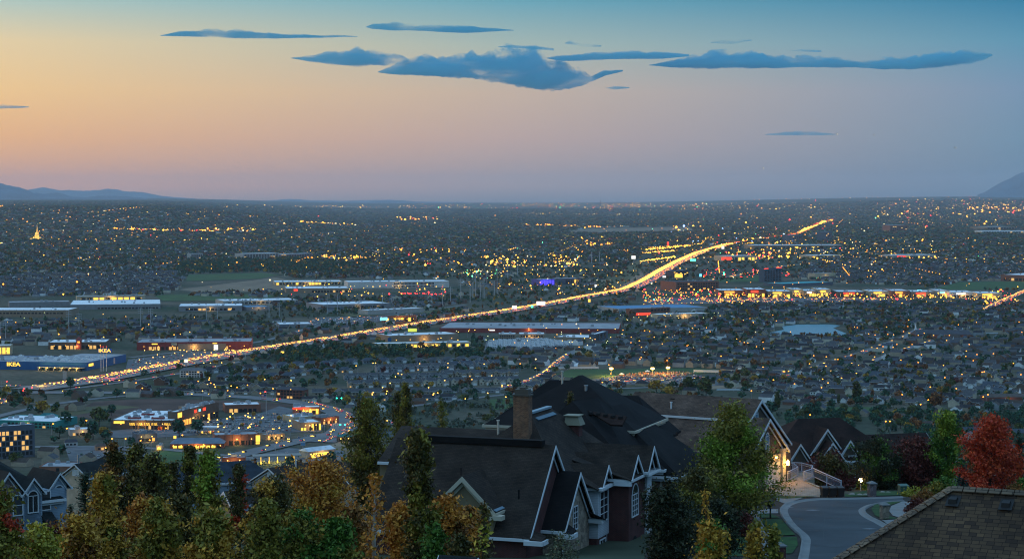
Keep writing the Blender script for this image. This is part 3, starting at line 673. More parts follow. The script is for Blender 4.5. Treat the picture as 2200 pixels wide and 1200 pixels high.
for (fx, fy) in ((.22, .15), (.60, .15), (.30, .55), (.74, .55), (.86, .35)):
    u = MB(); u.box(0, 0, 7, 11, 1, 9.4); u.box(0, 1, 7, .6, 5, 9.4); u.box(10.4, 1, 7, 11, 5, 9.4); u.build('roof_screen', wallm('red'), _t, loc=(_sd * fx, 75 * fy, 0))
bld('shop_row', 'brown shop row with lit canopies beside the supermarket', 'shops', 378, 918, 470, 895, 886, 873, 'brown', 'w', [(.05, .4, 14, .1, .98, .5, 'o')], 12, sign=[(.42, .47, .7, .9, E_RED), (.62, .68, .7, .9, E_RED), (.52, .56, .72, .88, E_CYN), (.04, .13, .62, .95, E_YEL)], lamps=4, mark='the brown shop row')
bld('shop_building', 'tan brick shop with stepped white roof at the car park head', 'shops', 484, 886, 560, 884, 871, 864, 'terra', 'w', [(.05, .5, 6, .1, .9, .2, 'y')], 6, mark='the tan brick shop')
bld('shop_building', 'cream shop with white roof units behind the brown shop row', 'shops', 405, 888, 470, 884, 879, 870, 'tan', 'w', [], 14, mark='the cream shop')
bld('fast_food_restaurant', 'small restaurant washed in red and yellow light', 'restaurant', 630, 890, 688, 889, 876, 871, 'terra', 'w', [(.08, .6, 6, .2, .95, 1, 's')], 3, sign=[(-.02, .45, .82, 1.08, E_RED), (.6, .95, .6, .8, E_ORG)], lamps=4, mark='the red lit restaurant')
bld('fast_food_restaurant', 'low restaurant with tall yellow lit panels along its right side', 'restaurant', 645, 925, 690, 923, 909, 900, 'tan', 'w', [(.05, .88, 5, .42, 1.0, 1, 's'), (.05, .4, 2, .02, .3, 1, 's')], 5, lamps=2, mark='the restaurant with yellow panels')
bld('shop_building', 'beige shop with grey roof units above the yellow restaurant', 'shops', 630, 910, 680, 907, 897, 888, 'cream', 'w', [(.1, .5, 4, .1, .6, .6, 'y')], 10, mark='the beige corner shop')
bld('drug_store', 'brick store with arched entrances and yellow lit corner', 'store', 462, 957, 556, 954, 936, 928, 'terra', 'g', [(.05, .45, 5, .30, .95, .4, 'y')], 6, sign=[(.93, 1.03, .3, .95, E_YEL), (.93, 1.02, .05, .25, E_YEL)], lamps=3, pil=6, mark='the brick drug store')
def gabled(name, label, cat, x0, y0, x1, y1, ytop, yridge, wall, roofc, lamps=0, mark=None, rows=(), hip=.12, bw=None):
    a = gnd(x0, y0); b = gnd(x1, y1); d = Vector((b.x - a.x, b.y - a.y, 0)); Lx = d.length; ang = math.atan2(d.y, d.x)
    ra = ray(x0, ytop); h = max(2.6, CZ + ra.z / ra.y * a.y - a.z); D = bw or Lx * .45
    rr = ray(x0, yridge); hr = max(h + 1.5, CZ + rr.z / rr.y * (a.y + D / 2) - a.z)
    t = thing(name, label, cat, tuple(a), ang); u = MB(); u.box(.4, .4, -1, Lx - .4, D - .4, h); wl = u.build('wall', wallm(wall), t)
    u = MB(); e = Lx * hip; p = [(0, 0, h), (Lx, 0, h), (Lx, D, h), (0, D, h), (e, D / 2, hr), (Lx - e, D / 2, hr)]
    for q in ((0, 1, 5, 4), (1, 2, 5), (2, 3, 4, 5), (3, 0, 4), (3, 2, 1, 0)): u.face([p[k] for k in q])
    u.build('roof', mat('roof ' + roofc, {'blue-grey': (.13, .17, .22), 'dark': (.05, .05, .06), 'grey': (.12, .12, .13), 'brown': (.08, .06, .05), 'teal': (.02, .16, .17), 'white': (.6, .62, .65)}[roofc], .8, var=.2, vscale=.2), t)
    for (z0, z1, n, f0, f1, lit, mm) in rows:
        ww = (f1 - f0) * Lx / n
        for k in range(n):
            u = MB(); u.box(-ww * .36, .28, z0 * h, ww * .36, .5, z1 * h); u.build('window', {'y': E_WIN, 's': E_YEL, 'o': E_ORG}[mm] if rnd.random() < lit else M_GLASS, t, loc=(f0 * Lx + ww * (k + .5), 0, 0))
    for k in range(lamps):
        u = MB(); u.ball((0, 0, 0), .4); u.build('wall_lamp', E_LAMP, t, loc=(Lx * (k + .5) / lamps, -.1, h * .6))
    if lamps: lamp_light('wall_lamp_light', (Lx / 2, -4, h * .7), 500 * lamps, (1, .55, .15), .5, t)
    BOX.append((a.x, a.y, math.cos(ang), math.sin(ang), Lx, D)); MARKS.append(((x0 + x1) / 2, (y0 + y1) / 2, mark or label))
    return t, Lx, D, h, hr
gabled('bank_building', 'long building with blue-grey roof and glowing lamps along its front', 'building', 364, 963, 482, 962, 953, 940, 'brick', 'blue-grey', 7, 'the blue-grey roofed building', [(.1, .6, 9, .05, .95, .7, 's')])
gabled('roadside_shop', 'small shop with red lit sign beside the curving road', 'shop', 724, 948, 757, 947, 938, 932, 'dark', 'teal', 2, 'the red sign shop', [(.1, .6, 3, .1, .9, .6, 'y')])
gabled('car_wash', 'grey building with curved white roof and yellow lit bays', 'building', 662, 985, 722, 978, 970, 961, 'grey', 'white', 5, 'the white roofed car wash', [(.05, .7, 4, .1, .95, 1, 's')], hip=.04)
bld('teal_building', 'teal walled building with white flat roof left of the freeway ramp', 'building', -10, 917, 118, 921, 903, 893, 'teal', 'w', [(.15, .4, 12, .2, .98, .1, 'y'), (.6, .85, 12, .2, .98, .05, 'y')], 9, mark='the teal building', lamps=1)
gabled('teal_pavilion', 'low pavilion with teal hipped roof behind the teal building', 'building', 80, 900, 120, 901, 895, 886, 'teal', 'teal', 0, 'the teal pavilion', hip=.25)
bld('small_brick_shop', 'small dark brick shop with bright orange doorway', 'shop', 476, 1000, 528, 999, 984, 982, 'brick', 'w', [(.05, .6, 2, .22, .5, 1, 'o')], 2, lamps=2, mark='the small brick shop', door=False)
bld('low_shop', 'low flat shop roof with red edge below the left houses', 'shop', 84, 1012, 160, 1012, 1005, 993, 'terra', 'g', [], 3, mark='the low red edged shop')
bld('shop_building', 'dark low restaurant with red roof edge before the supermarket', 'restaurant', 292, 949, 338, 947, 934, 927, 'slate', 'd', [(.1, .5, 5, .1, .9, .3, 'o')], 3, lamps=2, mark='the dark low restaurant')
bld('shop_building', 'tan shop with grey roof right of the brick drug store', 'shops', 570, 945, 612, 942, 935, 929, 'tan', 'g', [(.1, .6, 5, .1, .9, .8, 'y')], 4, lamps=3, mark='the tan shop by the drug store')
bld('shop_building', 'brick shop row along the right end of the car park', 'shops', 690, 912, 728, 908, 899, 892, 'brick', 'g', [(.1, .5, 6, .1, .9, .6, 'y')], 5, lamps=3, mark='the right brick shop row')
bld('shop_building', 'pale green shop between the office block and the supermarket', 'shops', 150, 936, 205, 934, 924, 918, 'pale', 'w', [(.1, .5, 6, .1, .9, .2, 'y')], 4, lamps=1, mark='the pale green shop')
gabled('cottage', 'small white cottage with dark roof among the trees', 'house', 138, 958, 168, 957, 950, 943, 'white', 'dark', 0, 'the small white cottage', [(.2, .7, 3, .1, .9, .1, 'y')])
gabled('low_house', 'long low building with brown roof left of the bank roof', 'building', 205, 968, 250, 966, 959, 952, 'tan', 'brown', 1, 'the long brown roofed building', [(.2, .7, 5, .1, .9, .2, 'y')])
bld('kiosk', 'little yellow lit kiosk in front of the blue-grey roofed building', 'kiosk', 336, 966, 347, 966, 959, 956, 'cream', 'w', [(.1, .7, 2, .1, .9, 1, 's')], 1, lamps=1, mark='the yellow kiosk', door=False)
# fuel station
_p = gnd(600, 995); fs = thing('fuel_station', 'fuel station with five bright yellow lit pump bays', 'fuel station', tuple(_p), R(12))
for k in range(5):
    u = MB(); u.box(-.5, -.6, 0, .5, .6, 1.9); u.box(-.25, -.25, 1.9, .25, .25, 5.6); u.build('pump', E_YEL, fs, loc=(-14 + 6.5 * k, 2 * k, 0))
u = MB(); u.box(-20, -2, 5.6, 17, 11, 6.3); u.build('canopy', mat('canopy steel', (.25, .24, .22)), fs)
for k in range(3): lamp_light('canopy_light', (-13 + 11 * k, 4, 5.2), 4200, (1, .85, .15), .6, fs)
MARKS.append((600, 990, 'the fuel station'))
_p = gnd(447, 930); fs2 = thing('fuel_canopy', 'glowing fuel canopy right of the supermarket', 'fuel station', tuple(_p))
u = MB(); u.box(-9, -4, 5, 9, 5, 5.9); u.build('canopy', M_ROOFW, fs2)
for k in range(3):
    u = MB(); u.box(-.3, -.3, 0, .3, .3, 5); u.build('column', wallm('cream'), fs2, loc=(-7 + 7 * k, 0, 0)); u = MB(); u.box(-.6, -.5, 0, .6, .5, 1.8); u.build('pump', E_YEL, fs2, loc=(-5 + 7 * k, 0, 0))
lamp_light('canopy_light', (0, 0, 4.3), 6500, (1, .6, .12), .6, fs2)
# left of the freeway
t_, lx_, d_, h_ = bld('showroom', 'long low showroom with a red cone tower behind the furniture store', 'store', 104, 750, 228, 749, 736, 729, 'brown', 'w', [(.05, .55, 14, .03, .97, .55, 'y')], 9, lamps=5, mark='the cone tower showroom')
u = MB(); u.box(-3.4, -3.4, 0, 3.4, 3.4, 12); tw = u.build('tower', wallm('red'), t_, loc=(lx_ * .53, 0, 0)); u = MB(); u.tube((0, 0, 12), (0, 0, 17), 5, .4, 10); u.build('spire', wallm('red'), tw); u = MB(); u.box(-1.6, -3.8, 8.6, 1.6, -3.42, 11); u.build('sign', E_ORG, tw)
t_, lx_, d_, h_ = bld('retail_building', 'long dark red retail building with lit arched fronts near the freeway', 'store', 294, 752, 540, 750, 736, 727, 'red', 'g', [(.05, .45, 20, .10, .80, .6, 'y')], 12, sign=[(.13, .18, .75, .9, E_YEL), (.30, .35, .6, .95, wallm('cream')), (.66, .70, .75, .92, E_YEL)], lamps=8, pil=10, mark='the dark red retail building')
u = MB(); u.box(0, -2.5, 0, lx_ * .42, -.05, h_ * .8); u.build('facade_block', wallm('tan'), t_, loc=(lx_ * .36, 0, 0))
bld('car_dealership', 'small glowing showroom cut by the left edge', 'store', -60, 762, 24, 761, 743, 740, 'cream', 'w', [(.1, .8, 8, .1, .98, .9, 's')], 3, lamps=4, mark='the glowing left edge showroom')
bld('warehouse', 'long tan warehouse with pale roof at the left edge', 'warehouse', -60, 681, 147, 681, 666.5, 661, 'tan', 'w', [(.5, .7, 24, .05, .95, .02, 'y')], 5, mark='the tan warehouse', pil=14)
bld('warehouse', 'grey warehouse with very wide roof beside the tan warehouse', 'warehouse', 150, 665, 345, 663, 655, 644, 'grey', 'w', [(.1, .4, 18, .3, .98, .05, 'y')], 10, mark='the grey warehouse')
bld('warehouse', 'pale green lit warehouse behind the grey warehouse', 'warehouse', 165, 647, 312, 645, 637, 634, 'cream', 'g', [(.2, .75, 10, .05, .95, .8, 's')], 5, lamps=8, mark='the pale green warehouse')
bld('warehouse', 'dull flat warehouse between the tan and pale green ones', 'warehouse', 20, 661, 150, 659, 650, 646, 'grey', 'g', [], 4, mark='the dull flat warehouse')
bld('warehouse', 'low warehouse with blue end wall mid left', 'warehouse', 384, 669, 520, 668, 658, 652, 'grey', 'w', [(.2, .6, 12, .1, .9, .3, 'y')], 6, lamps=3, mark='the blue ended warehouse')
bld('factory', 'factory with many bright roof vents mid left', 'factory', 480, 655, 640, 652, 647, 641, 'pale', 'w', [(.2, .7, 16, .05, .95, .3, 'w')], 22, lamps=4, mark='the bright roofed factory')
bld('warehouse', 'warehouse with bright blue roof right of the factory', 'warehouse', 530, 667, 580, 666, 660, 656, 'grey', 'b', [], 2, lamps=2, mark='the small blue roofed warehouse')
bld('warehouse', 'cream lit warehouse row behind the meadow', 'warehouse', 590, 613, 735, 612, 606, 602, 'cream', 'w', [(.2, .8, 20, .02, .98, .6, 's')], 10, lamps=10, mark='the cream warehouse row')
bld('warehouse', 'cream warehouse with small red emblem on its end', 'warehouse', 615, 630, 750, 629, 620, 615, 'tan', 'w', [(.2, .6, 12, .4, .98, .3, 'y')], 6, sign=[(.12, .18, .5, .9, E_RED)], mark='the red emblem warehouse')
bld('office_building', 'long white office building with dark square windows in the middle distance', 'office', 748, 619, 965, 617, 606, 602, 'white', 'w', [(.12, .4, 30, .45, .85, .25, 's'), (.55, .85, 30, .45, .85, .15, 's')], 12, lamps=8, mark='the long white office building')
bld('warehouse', 'wide grey roofed warehouse with dark bays near the highway', 'warehouse', 695, 668, 840, 664, 655, 647, 'grey', 'w', [(.1, .7, 10, .3, .9, .1, 'y')], 8, lamps=3, mark='the dark bayed warehouse')
bld('warehouse', 'white flat roofed store left of the orange lamps', 'store', 600, 704, 670, 703, 697, 692, 'grey', 'w', [], 6, mark='the white roofed store')
bld('warehouse', 'pale warehouse behind the lit car yard', 'warehouse', 790, 676, 910, 671, 667, 662, 'pale', 'w', [], 8, mark='the pale warehouse')
bld('dealership', 'small orange lit dealership with glass front by the freeway', 'dealership', 825, 693, 895, 690, 680, 678, 'terra', 'w', [(.1, .7, 8, .05, .95, .8, 's')], 3, sign=[(-.12, .1, .4, .9, E_CYN)], lamps=5, mark='the orange dealership')
bld('big_store', 'tan store with five orange lamps right of the freeway', 'store', 836, 738, 985, 733, 722, 714, 'tan', 'w', [], 10, lamps=5, sign=[(-.02, .03, .3, .8, wallm('blue'))], mark='the five lamp store')
bld('trade_building', 'long low cream building lit yellow in front of the five lamp store', 'building', 808, 748, 1012, 744, 739, 734, 'cream', 'w', [(.1, .7, 16, .25, .98, .7, 's')], 6, lamps=4, mark='the yellow lit cream building')
bld('brick_warehouse', 'very long red brick warehouse right of the freeway', 'warehouse', 944, 714, 1330, 716, 705, 693, 'red', 'g', [], 16, sign=[(.28, .31, .5, .8, E_WHT)], mark='the long red brick warehouse', lamps=3)
bld('office_building', 'tan block with two rows of windows, left of a pair', 'office', 1071, 730, 1108, 730, 718, 715, 'tan', 'w', [(.15, .4, 7, .05, .95, .1, 'y'), (.6, .85, 7, .05, .95, .1, 'y')], 3, mark='the left tan block')
bld('office_building', 'tan block with two rows of windows, right of a pair', 'office', 1115, 730, 1170, 730, 718, 714, 'tan', 'w', [(.15, .4, 9, .05, .95, .1, 'y'), (.6, .85, 9, .05, .95, .1, 'y')], 4, lamps=2, mark='the right tan block')
bld('warehouse', 'tan warehouse with white stepped roof beside the camper yard', 'warehouse', 1192, 734, 1275, 736, 724, 719, 'tan', 'w', [], 5, mark='the stepped roof warehouse')
bld('warehouse', 'dark end block of the stepped roof warehouse', 'warehouse', 1277, 736, 1306, 728, 719, 717, 'slate', 'w', [(.2, .9, 3, .1, .9, 0, 'y')], 2, mark='the dark end block')
bld('storage_units', 'low storage building with bright blue metal roof', 'storage', 1330, 672, 1520, 668, 664, 655, 'pale', 'b', [], 0, mark='the blue roofed storage', door=False)
bld('storage_units', 'tan office with square windows below the blue roofed storage', 'office', 1355, 679, 1440, 675, 664, 661, 'terra', 'w', [(.15, .4, 6, .5, .98, .1, 'y'), (.6, .85, 6, .5, .98, .1, 'y')], 4, sign=[(.1, .5, .1, .4, E_RED)], mark='the square windowed tan office')
bld('warehouse', 'pale green lit shed right of the tan office', 'warehouse', 1415, 685, 1525, 682, 676, 672, 'cream', 'w', [], 4, lamps=4, mark='the pale green shed')
bld('hotel', 'broad hotel with mansard roof along the retail strip', 'hotel', 1452, 625, 1545, 623, 606, 602, 'terra', 'd', [(.15, .3, 16, .03, .97, .3, 'y'), (.42, .57, 16, .03, .97, .3, 'y'), (.7, .85, 16, .03, .97, .2, 'y')], 4, mark='the broad hotel')
bld('glass_office', 'violet lit glass office left of the freeway', 'office', 1160, 613, 1192, 612, 601, 599, 'violet', 'w', [(.1, .9, 5, .02, .98, 1, 'w')], 3, mark='the violet office')
_t = [o for o in COL.objects if o.name == 'glass_office'][0]
for c in _t.children:
    if c.name.startswith('window'): c.data.materials[0] = E_BLU
lamp_light('violet_flood_light', (18, -14, 8), 26000, (.12, .1, 1), 1, _t)
bld('office_building', 'white roofed office right of the violet office', 'office', 1192, 611, 1248, 609, 599, 597, 'slate', 'w', [(.2, .8, 8, .4, .95, .4, 's')], 4, mark='the office beside the violet one')
bld('office_tower', 'dark block with red lit roof edge above the retail strip', 'office', 1641, 606, 1679, 603, 577, 575, 'slate', 'd', F6(.08, 6), 2, sign=[(.0, .25, .97, 1.02, E_RED), (.7, 1.0, .98, 1.03, E_RED)], mark='the red edged dark block')
bld('covered_stalls', 'long turquoise roofed sheds beside the dark block', 'shed', 1682, 616, 1790, 612, 610, 605, 'slate', 'c', [], 0, mark='the turquoise sheds', door=False)
bld('green_store', 'store with green lit band right of the dark block', 'store', 1752, 600, 1795, 598, 588, 586, 'cream', 'g', [(.1, .3, 1, .05, .98, 1, 'w')], 2, sign=[(.05, .95, .08, .3, E_GRN)], lamps=4, mark='the green banded store')
for k, (xa, xb, yb, yt, lab) in enumerate([(1545, 1600, 636, 624, 'orange'), (1605, 1645, 638, 622, 'red roofed'), (1650, 1700, 638, 626, 'cream'), (1702, 1725, 636, 622, 'tall arched'), (1728, 1755, 637, 625, 'plain tan'), (1757, 1785, 636, 622, 'glowing arched'), (1800, 1860, 637, 627, 'wide brown'), (1868, 1912, 637, 626, 'bright'), (1915, 1955, 638, 625, 'orange gabled'), (1957, 2010, 638, 627, 'red signed'), (2014, 2040, 637, 625, 'pale cyan signed'), (2044, 2095, 639, 628, 'white'), (2100, 2152, 641, 630, 'windowed cream')]):
    bld('strip_store', lab + ' store front glowing along the retail strip', 'store', xa, yb, xb, yb, yt, yt - 4, ('terra', 'brick', 'tan', 'cream', 'tan', 'cream', 'brown', 'cream', 'terra', 'tan', 'pale', 'white', 'cream')[k], 'w', [(.05, .5, 5, .04, .96, .9, 's' if k % 3 else 'o')], 4,
        sign=[(.2, .6, .62, .9, (E_ORG, E_RED, E_YEL, E_YEL, E_WHT, E_YEL, E_RED, E_YEL, E_ORG, E_RED, E_CYN, E_WHT, E_YEL)[k])], lamps=5, mark='the ' + lab + ' strip store')
bld('school', 'large pale school building right of the green playing field', 'school', 2150, 603, 2260, 606, 590, 585, 'terra', 'w', [(.1, .5, 12, .05, .95, .5, 'y')], 6, lamps=3, mark='the school')
bld('office_block', 'stepped pale office block in the middle left distance, the left one', 'office', 410, 558, 436, 557, 545, 544, 'pale', 'w', F6(.2, 6), 2, mark='the left stepped office')
bld('office_block', 'long stepped pale hospital buildings left of centre', 'office', 522, 558, 600, 556, 545, 543, 'pale', 'w', F6(.2, 12), 3, mark='the stepped pale hospital')
bld('office_block', 'pale wing at the right end of the stepped hospital', 'office', 602, 556, 672, 554, 546, 544, 'grey', 'w', F6(.2, 12), 3, mark='the hospital wing')
bld('office_block', 'red brick office in the far right distance', 'office', 1912, 499, 1950, 499, 484, 483, 'terra', 'g', F6(.4, 8), 2, mark='the far brick office')
bld('office_tower', 'pair of dark towers below the bright far highway, the left one', 'tower', 1702, 522, 1724, 521, 505, 504, 'slate', 'g', F6(.3, 5), 1, mark='the left dark tower')
bld('office_tower', 'pair of dark towers below the bright far highway, the right one', 'tower', 1774, 519, 1788, 518, 498, 497, 'slate', 'g', F6(.3, 4), 1, mark='the right dark tower')
bld('mall', 'long pale mall wall behind the freeway lights', 'mall', 1620, 536, 1810, 535, 527, 525, 'tan', 'w', [(.2, .6, 20, .02, .98, .3, 's')], 6, mark='the pale mall')
bld('far_building', 'far white row of buildings near the right edge', 'building', 2110, 503, 2230, 503, 496, 495, 'white', 'w', [(.2, .8, 20, .02, .98, .1, 'y')], 0, mark='the far white row')
bld('far_building', 'far tan building with lights near the right edge', 'building', 2120, 496, 2180, 495, 487, 486, 'tan', 'w', [(.2, .8, 10, .02, .98, .2, 'y')], 0, mark='the far tan building')
bld('glass_office', 'dark glass offices right of the freeway bend, lit yellow', 'office', 1446, 596, 1480, 594, 582, 580, 'dark', 'g', F6(.55, 7, 's'), 2, mark='the yellow lit glass office')
bld('far_store', 'bright store row beside the freeway far bend', 'store', 1560, 561, 1625, 560, 550, 548, 'cream', 'w', [(.1, .7, 8, .05, .95, .7, 's')], 3, sign=[(-.15, .18, .2, .8, E_RED)], mark='the bright far store')
bld('far_store', 'cream store with long lit front right of the mall', 'store', 1745, 556, 1810, 555, 549, 547, 'cream', 'w', [(.1, .8, 12, .02, .98, .9, 's')], 3, lamps=4, mark='the long lit cream store')
bld('far_store', 'far store with red sign in the right distance', 'store', 1918, 556, 2010, 555, 548, 546, 'pale', 'w', [(.1, .7, 12, .3, .98, .5, 's')], 3, sign=[(.1, .3, .3, .8, E_RED)], mark='the far red sign store')
gabled('meeting_house', 'long dark roofed church beside a white steeple in the suburb', 'church', 1968, 726, 2090, 726, 719, 708, 'brick', 'dark', 3, 'the dark roofed church', hip=.03)
gabled('meeting_house', 'low brown roofed church at the right edge', 'church', 2120, 862, 2215, 861, 853, 845, 'brick', 'brown', 1, 'the right edge church', hip=.05)
gabled('apartment_house', 'white three storey apartment house beside the freeway', 'apartment house', 385, 810, 437, 811, 795, 789, 'white', 'grey', 0, 'the white apartment house', [(.05, .25, 8, .05, .95, .1, 'y'), (.38, .58, 8, .05, .95, .1, 'y'), (.7, .9, 8, .05, .95, .1, 'y')])
gabled('apartment_house', 'dark gabled apartment house with white balconies', 'apartment house', 592, 855, 652, 857, 836, 829, 'brick', 'dark', 0, 'the balcony apartment house', [(.05, .28, 8, .05, .95, .1, 'y'), (.4, .62, 8, .05, .95, .2, 'y'), (.72, .92, 8, .05, .95, .1, 'y')])
gabled('white_barn', 'white barn with a silo tower above the sports field', 'barn', 1382, 783, 1402, 783, 775, 770, 'white', 'grey', 0, 'the white barn')
gabled('pale_house', 'large pale yellow house on the lower right slope', 'house', 1917, 903, 1948, 903, 893, 887, 'cream', 'brown', 0, 'the pale yellow house', [(.1, .35, 4, .1, .9, 0, 'y'), (.6, .85, 4, .1, .9, 0, 'y')])
# steeples, golden temple, tank
def steeple(px, pb, pt, lab, cat='steeple'):
    p = gnd(px, pb); s = p.y / F; t = thing('steeple', lab, cat, tuple(p)); H = (pb - pt) * s; W = mat('white steeple', (.8, .8, .8))
    u = MB(); u.box(-1.6, -1.6, 0, 1.6, 1.6, H * .45); u.build('base', W, t); u = MB(); u.box(-1.1, -1.1, H * .45, 1.1, 1.1, H * .6); u.build('belfry', W, t); u = MB(); u.tube((0, 0, H * .6), (0, 0, H), 1.0, .05, 8); u.build('spire', W, t)
    MARKS.append((px, pb, 'the ' + lab.split(' steeple')[0] + ' steeple'))
steeple(1967, 718, 692, 'white church steeple beside the dark roofed church')
steeple(2191, 856, 832, 'slim white steeple at the right edge')
steeple(727, 575, 566, 'tiny white steeple far off in the middle distance')
steeple(524, 527, 518, 'tiny white steeple far off on the left')
_p = gnd(80, 517); s_ = _p.y / F; tm = thing('temple', 'golden floodlit temple with tall spire on the left', 'temple', tuple(_p)); G = mat('floodlit stone', (.62, .5, .28), .7); MARKS.append((80, 515, 'the golden temple'))
u = MB(); u.box(-14.5 * s_, -4 * s_, 0, 14.5 * s_, 4 * s_, 4.2 * s_); u.build('hall', G, tm)
u = MB(); u.box(-8 * s_, -4.5 * s_, 0, 8 * s_, 4.5 * s_, 7 * s_); u.build('centre_block', G, tm)
u = MB(); u.box(-4.5 * s_, -3 * s_, 7 * s_, 4.5 * s_, 3 * s_, 12 * s_); u.box(-3 * s_, -2 * s_, 12 * s_, 3 * s_, 2 * s_, 17 * s_); u.build('tower', G, tm)
u = MB(); u.tube((0, 0, 17 * s_), (0, 0, 33 * s_), 1.7 * s_, .1 * s_, 8); u.build('spire', G, tm)
for k in range(9):
    u = MB(); u.box(-.5 * s_, -4.12 * s_, .6 * s_, .5 * s_, -3.98 * s_, 3.6 * s_); u.build('window', E_WIN, tm, loc=((-13 + 3.25 * k) * s_, 0 if abs(k - 4) > 2 else -.5 * s_, 0))
for k in (-10, 0, 10): lamp_light('flood_light', (k * s_, -14 * s_, 3), 330000, (1, .58, .07), 2, tm)
lamp_light('flood_light', (0, -10 * s_, 8 * s_), 300000, (1, .58, .07), 2, tm)
_p = gnd(1290, 446); u = MB(); u.tube((0, 0, 0), (0, 0, 150), 10, 6, 8); o = u.build('smokestack', mat('stack grey', (.2, .2, .22)), loc=tuple(_p)); tag(o, 'lone tall smokestack standing on the far horizon', 'chimney')
# ================================================================== what fills the valley: trees, houses, lamps, cars
def qleaf(n, lumps, size, seed, flat=.0):
    """crown of n loose leaf clumps spread over lumps [(cx, cy, cz, rx, rz)]"""
    r = np.random.RandomState(seed); V = []; 
    wts = np.array([l[3] ** 2 * l[4] for l in lumps]); wts /= wts.sum()
    for k in r.choice(len(lumps), n, p=wts):
        cx, cy, cz, rx, rz = lumps[k]
        d = r.normal(size=3); d /= np.linalg.norm(d); rad = r.uniform(.45, 1.05) ** .6
        c = np.array([cx + d[0] * rx * rad, cy + d[1] * rx * rad, cz + d[2] * rz * rad])
        a = r.normal(size=3); a /= np.linalg.norm(a); b = np.cross(a, r.normal(size=3)); b /= np.linalg.norm(b) + 1e-9
        s = size * r.uniform(.6, 1.3)
        V += [c - a * s - b * s * .6, c + a * s * .7 - b * s * .7, c + a * s + b * s * .7, c - a * s * .6 + b * s * .8]
    return np.array(V)
TREECOL = {'dark green': [(.018, .060, .042), (.036, .10, .060), (.06, .135, .066)], 'olive': [(0.042, 0.0562, 0.0168), (0.084, 0.1, 0.0264), (0.132, 0.138, 0.036)], 'golden': [(0.192, 0.112, 0.0168), (0.384, 0.225, 0.03), (0.528, 0.325, 0.042)],
           'rust': [(0.096, 0.04, 0.0156), (0.204, 0.0813, 0.024), (0.324, 0.138, 0.036)], 'grey-green': [(0.06, 0.0813, 0.06), (0.102, 0.131, 0.0936), (0.144, 0.169, 0.12)], 'maroon': [(0.054, 0.0175, 0.0192), (0.102, 0.03, 0.03), (0.156, 0.0438, 0.036)]}
TM = {k: mat('foliage ' + k, v[1], .8, isl=v, spec=.15) for k, v in TREECOL.items()}
M_BARK = mat('bark', (.05, .04, .032), .9)
SHAPES = {'round': [(0, 0, .62, .34, .34), (.14, .1, .5, .24, .22), (-.15, -.05, .52, .25, .24), (.02, -.14, .72, .2, .22)], 'broad': [(0, 0, .6, .38, .26), (.3, .05, .5, .24, .2), (-.28, .1, .52, .26, .2), (0, -.22, .66, .25, .22), (.05, .05, .8, .2, .16)], 'columnar': [(0, 0, .3, .14, .24), (0, 0, .55, .15, .25), (.01, 0, .78, .1, .22)]}
def vtree(shape, colr, n, size, seed):
    V = qleaf(n, SHAPES[shape], size, seed); V[:, 2] = np.maximum(V[:, 2], .06)
    Fc = np.arange(len(V)).reshape(-1, 4); m = MB(); m.tube((0, 0, -.05), (0, 0, .55), .035, .015, 5)
    k = len(V); allV = np.vstack([V, np.array(m.v)])
    me = bpy.data.meshes.new('tree'); me.from_pydata([tuple(v) for v in allV], [], [tuple(f) for f in Fc] + [tuple(i + k for i in f) for f in m.f])
    me.materials.append(TM[colr]); me.materials.append(M_BARK)
    me.polygons.foreach_set('material_index', [0] * len(Fc) + [1] * len(m.f)); me.update()
    return me
VT = {}
def vt(shape, colr):
    if (shape, colr) not in VT: VT[(shape, colr)] = vtree(shape, colr, 200, .075, len(VT) + 3)
    return VT[(shape, colr)]
# which ground is taken
def road_mask(xy):
    m = np.zeros(len(xy), bool)
    for P, hw in ROADS:
        Q = np.array([(p.x, p.y) for p in P[::2]])
        lo = Q.min(0) - hw - 30; hi = Q.max(0) + hw + 30
        idx = np.where((xy[:, 0] > lo[0]) & (xy[:, 0] < hi[0]) & (xy[:, 1] > lo[1]) & (xy[:, 1] < hi[1]))[0]
        for i0 in range(0, len(idx), 4000):
            ii = idx[i0:i0 + 4000]; A = Q[:-1][None]; Bv = (Q[1:] - Q[:-1])[None]; D = xy[ii][:, None] - A
            t = np.clip((D * Bv).sum(2) / ((Bv * Bv).sum(2) + 1e-9), 0, 1); m[ii] |= (np.linalg.norm(D - t[..., None] * Bv, axis=2).min(1) < hw + 5)
    return m
def box_mask(xy, marg=7):
    m = np.zeros(len(xy), bool)
    for x, y, c, s, Lx, D in BOX:
        dx = xy[:, 0] - x; dy = xy[:, 1] - y; u_ = dx * c + dy * s; v_ = -dx * s + dy * c
        m |= (u_ > -marg) & (u_ < Lx + marg) & (v_ > -marg - 4) & (v_ < D + marg)
    return m
def prjn(xy, z):
    dz = xy[:, 1] * _fwd.y + (z - CZ) * _fwd.z; du = xy[:, 1] * _up.y + (z - CZ) * _up.z
    return np.stack([1100 + F * xy[:, 0] / dz, 600 - F * du / dz], 1)
def free(xy, z, roads=True):
    px = prjn(xy, z); m = np.ones(len(xy), bool)
    for p in NOGO: m &= ~inpoly(px, p)
    m &= ~box_mask(xy)
    if roads: m &= ~road_mask(xy)
    return m, px
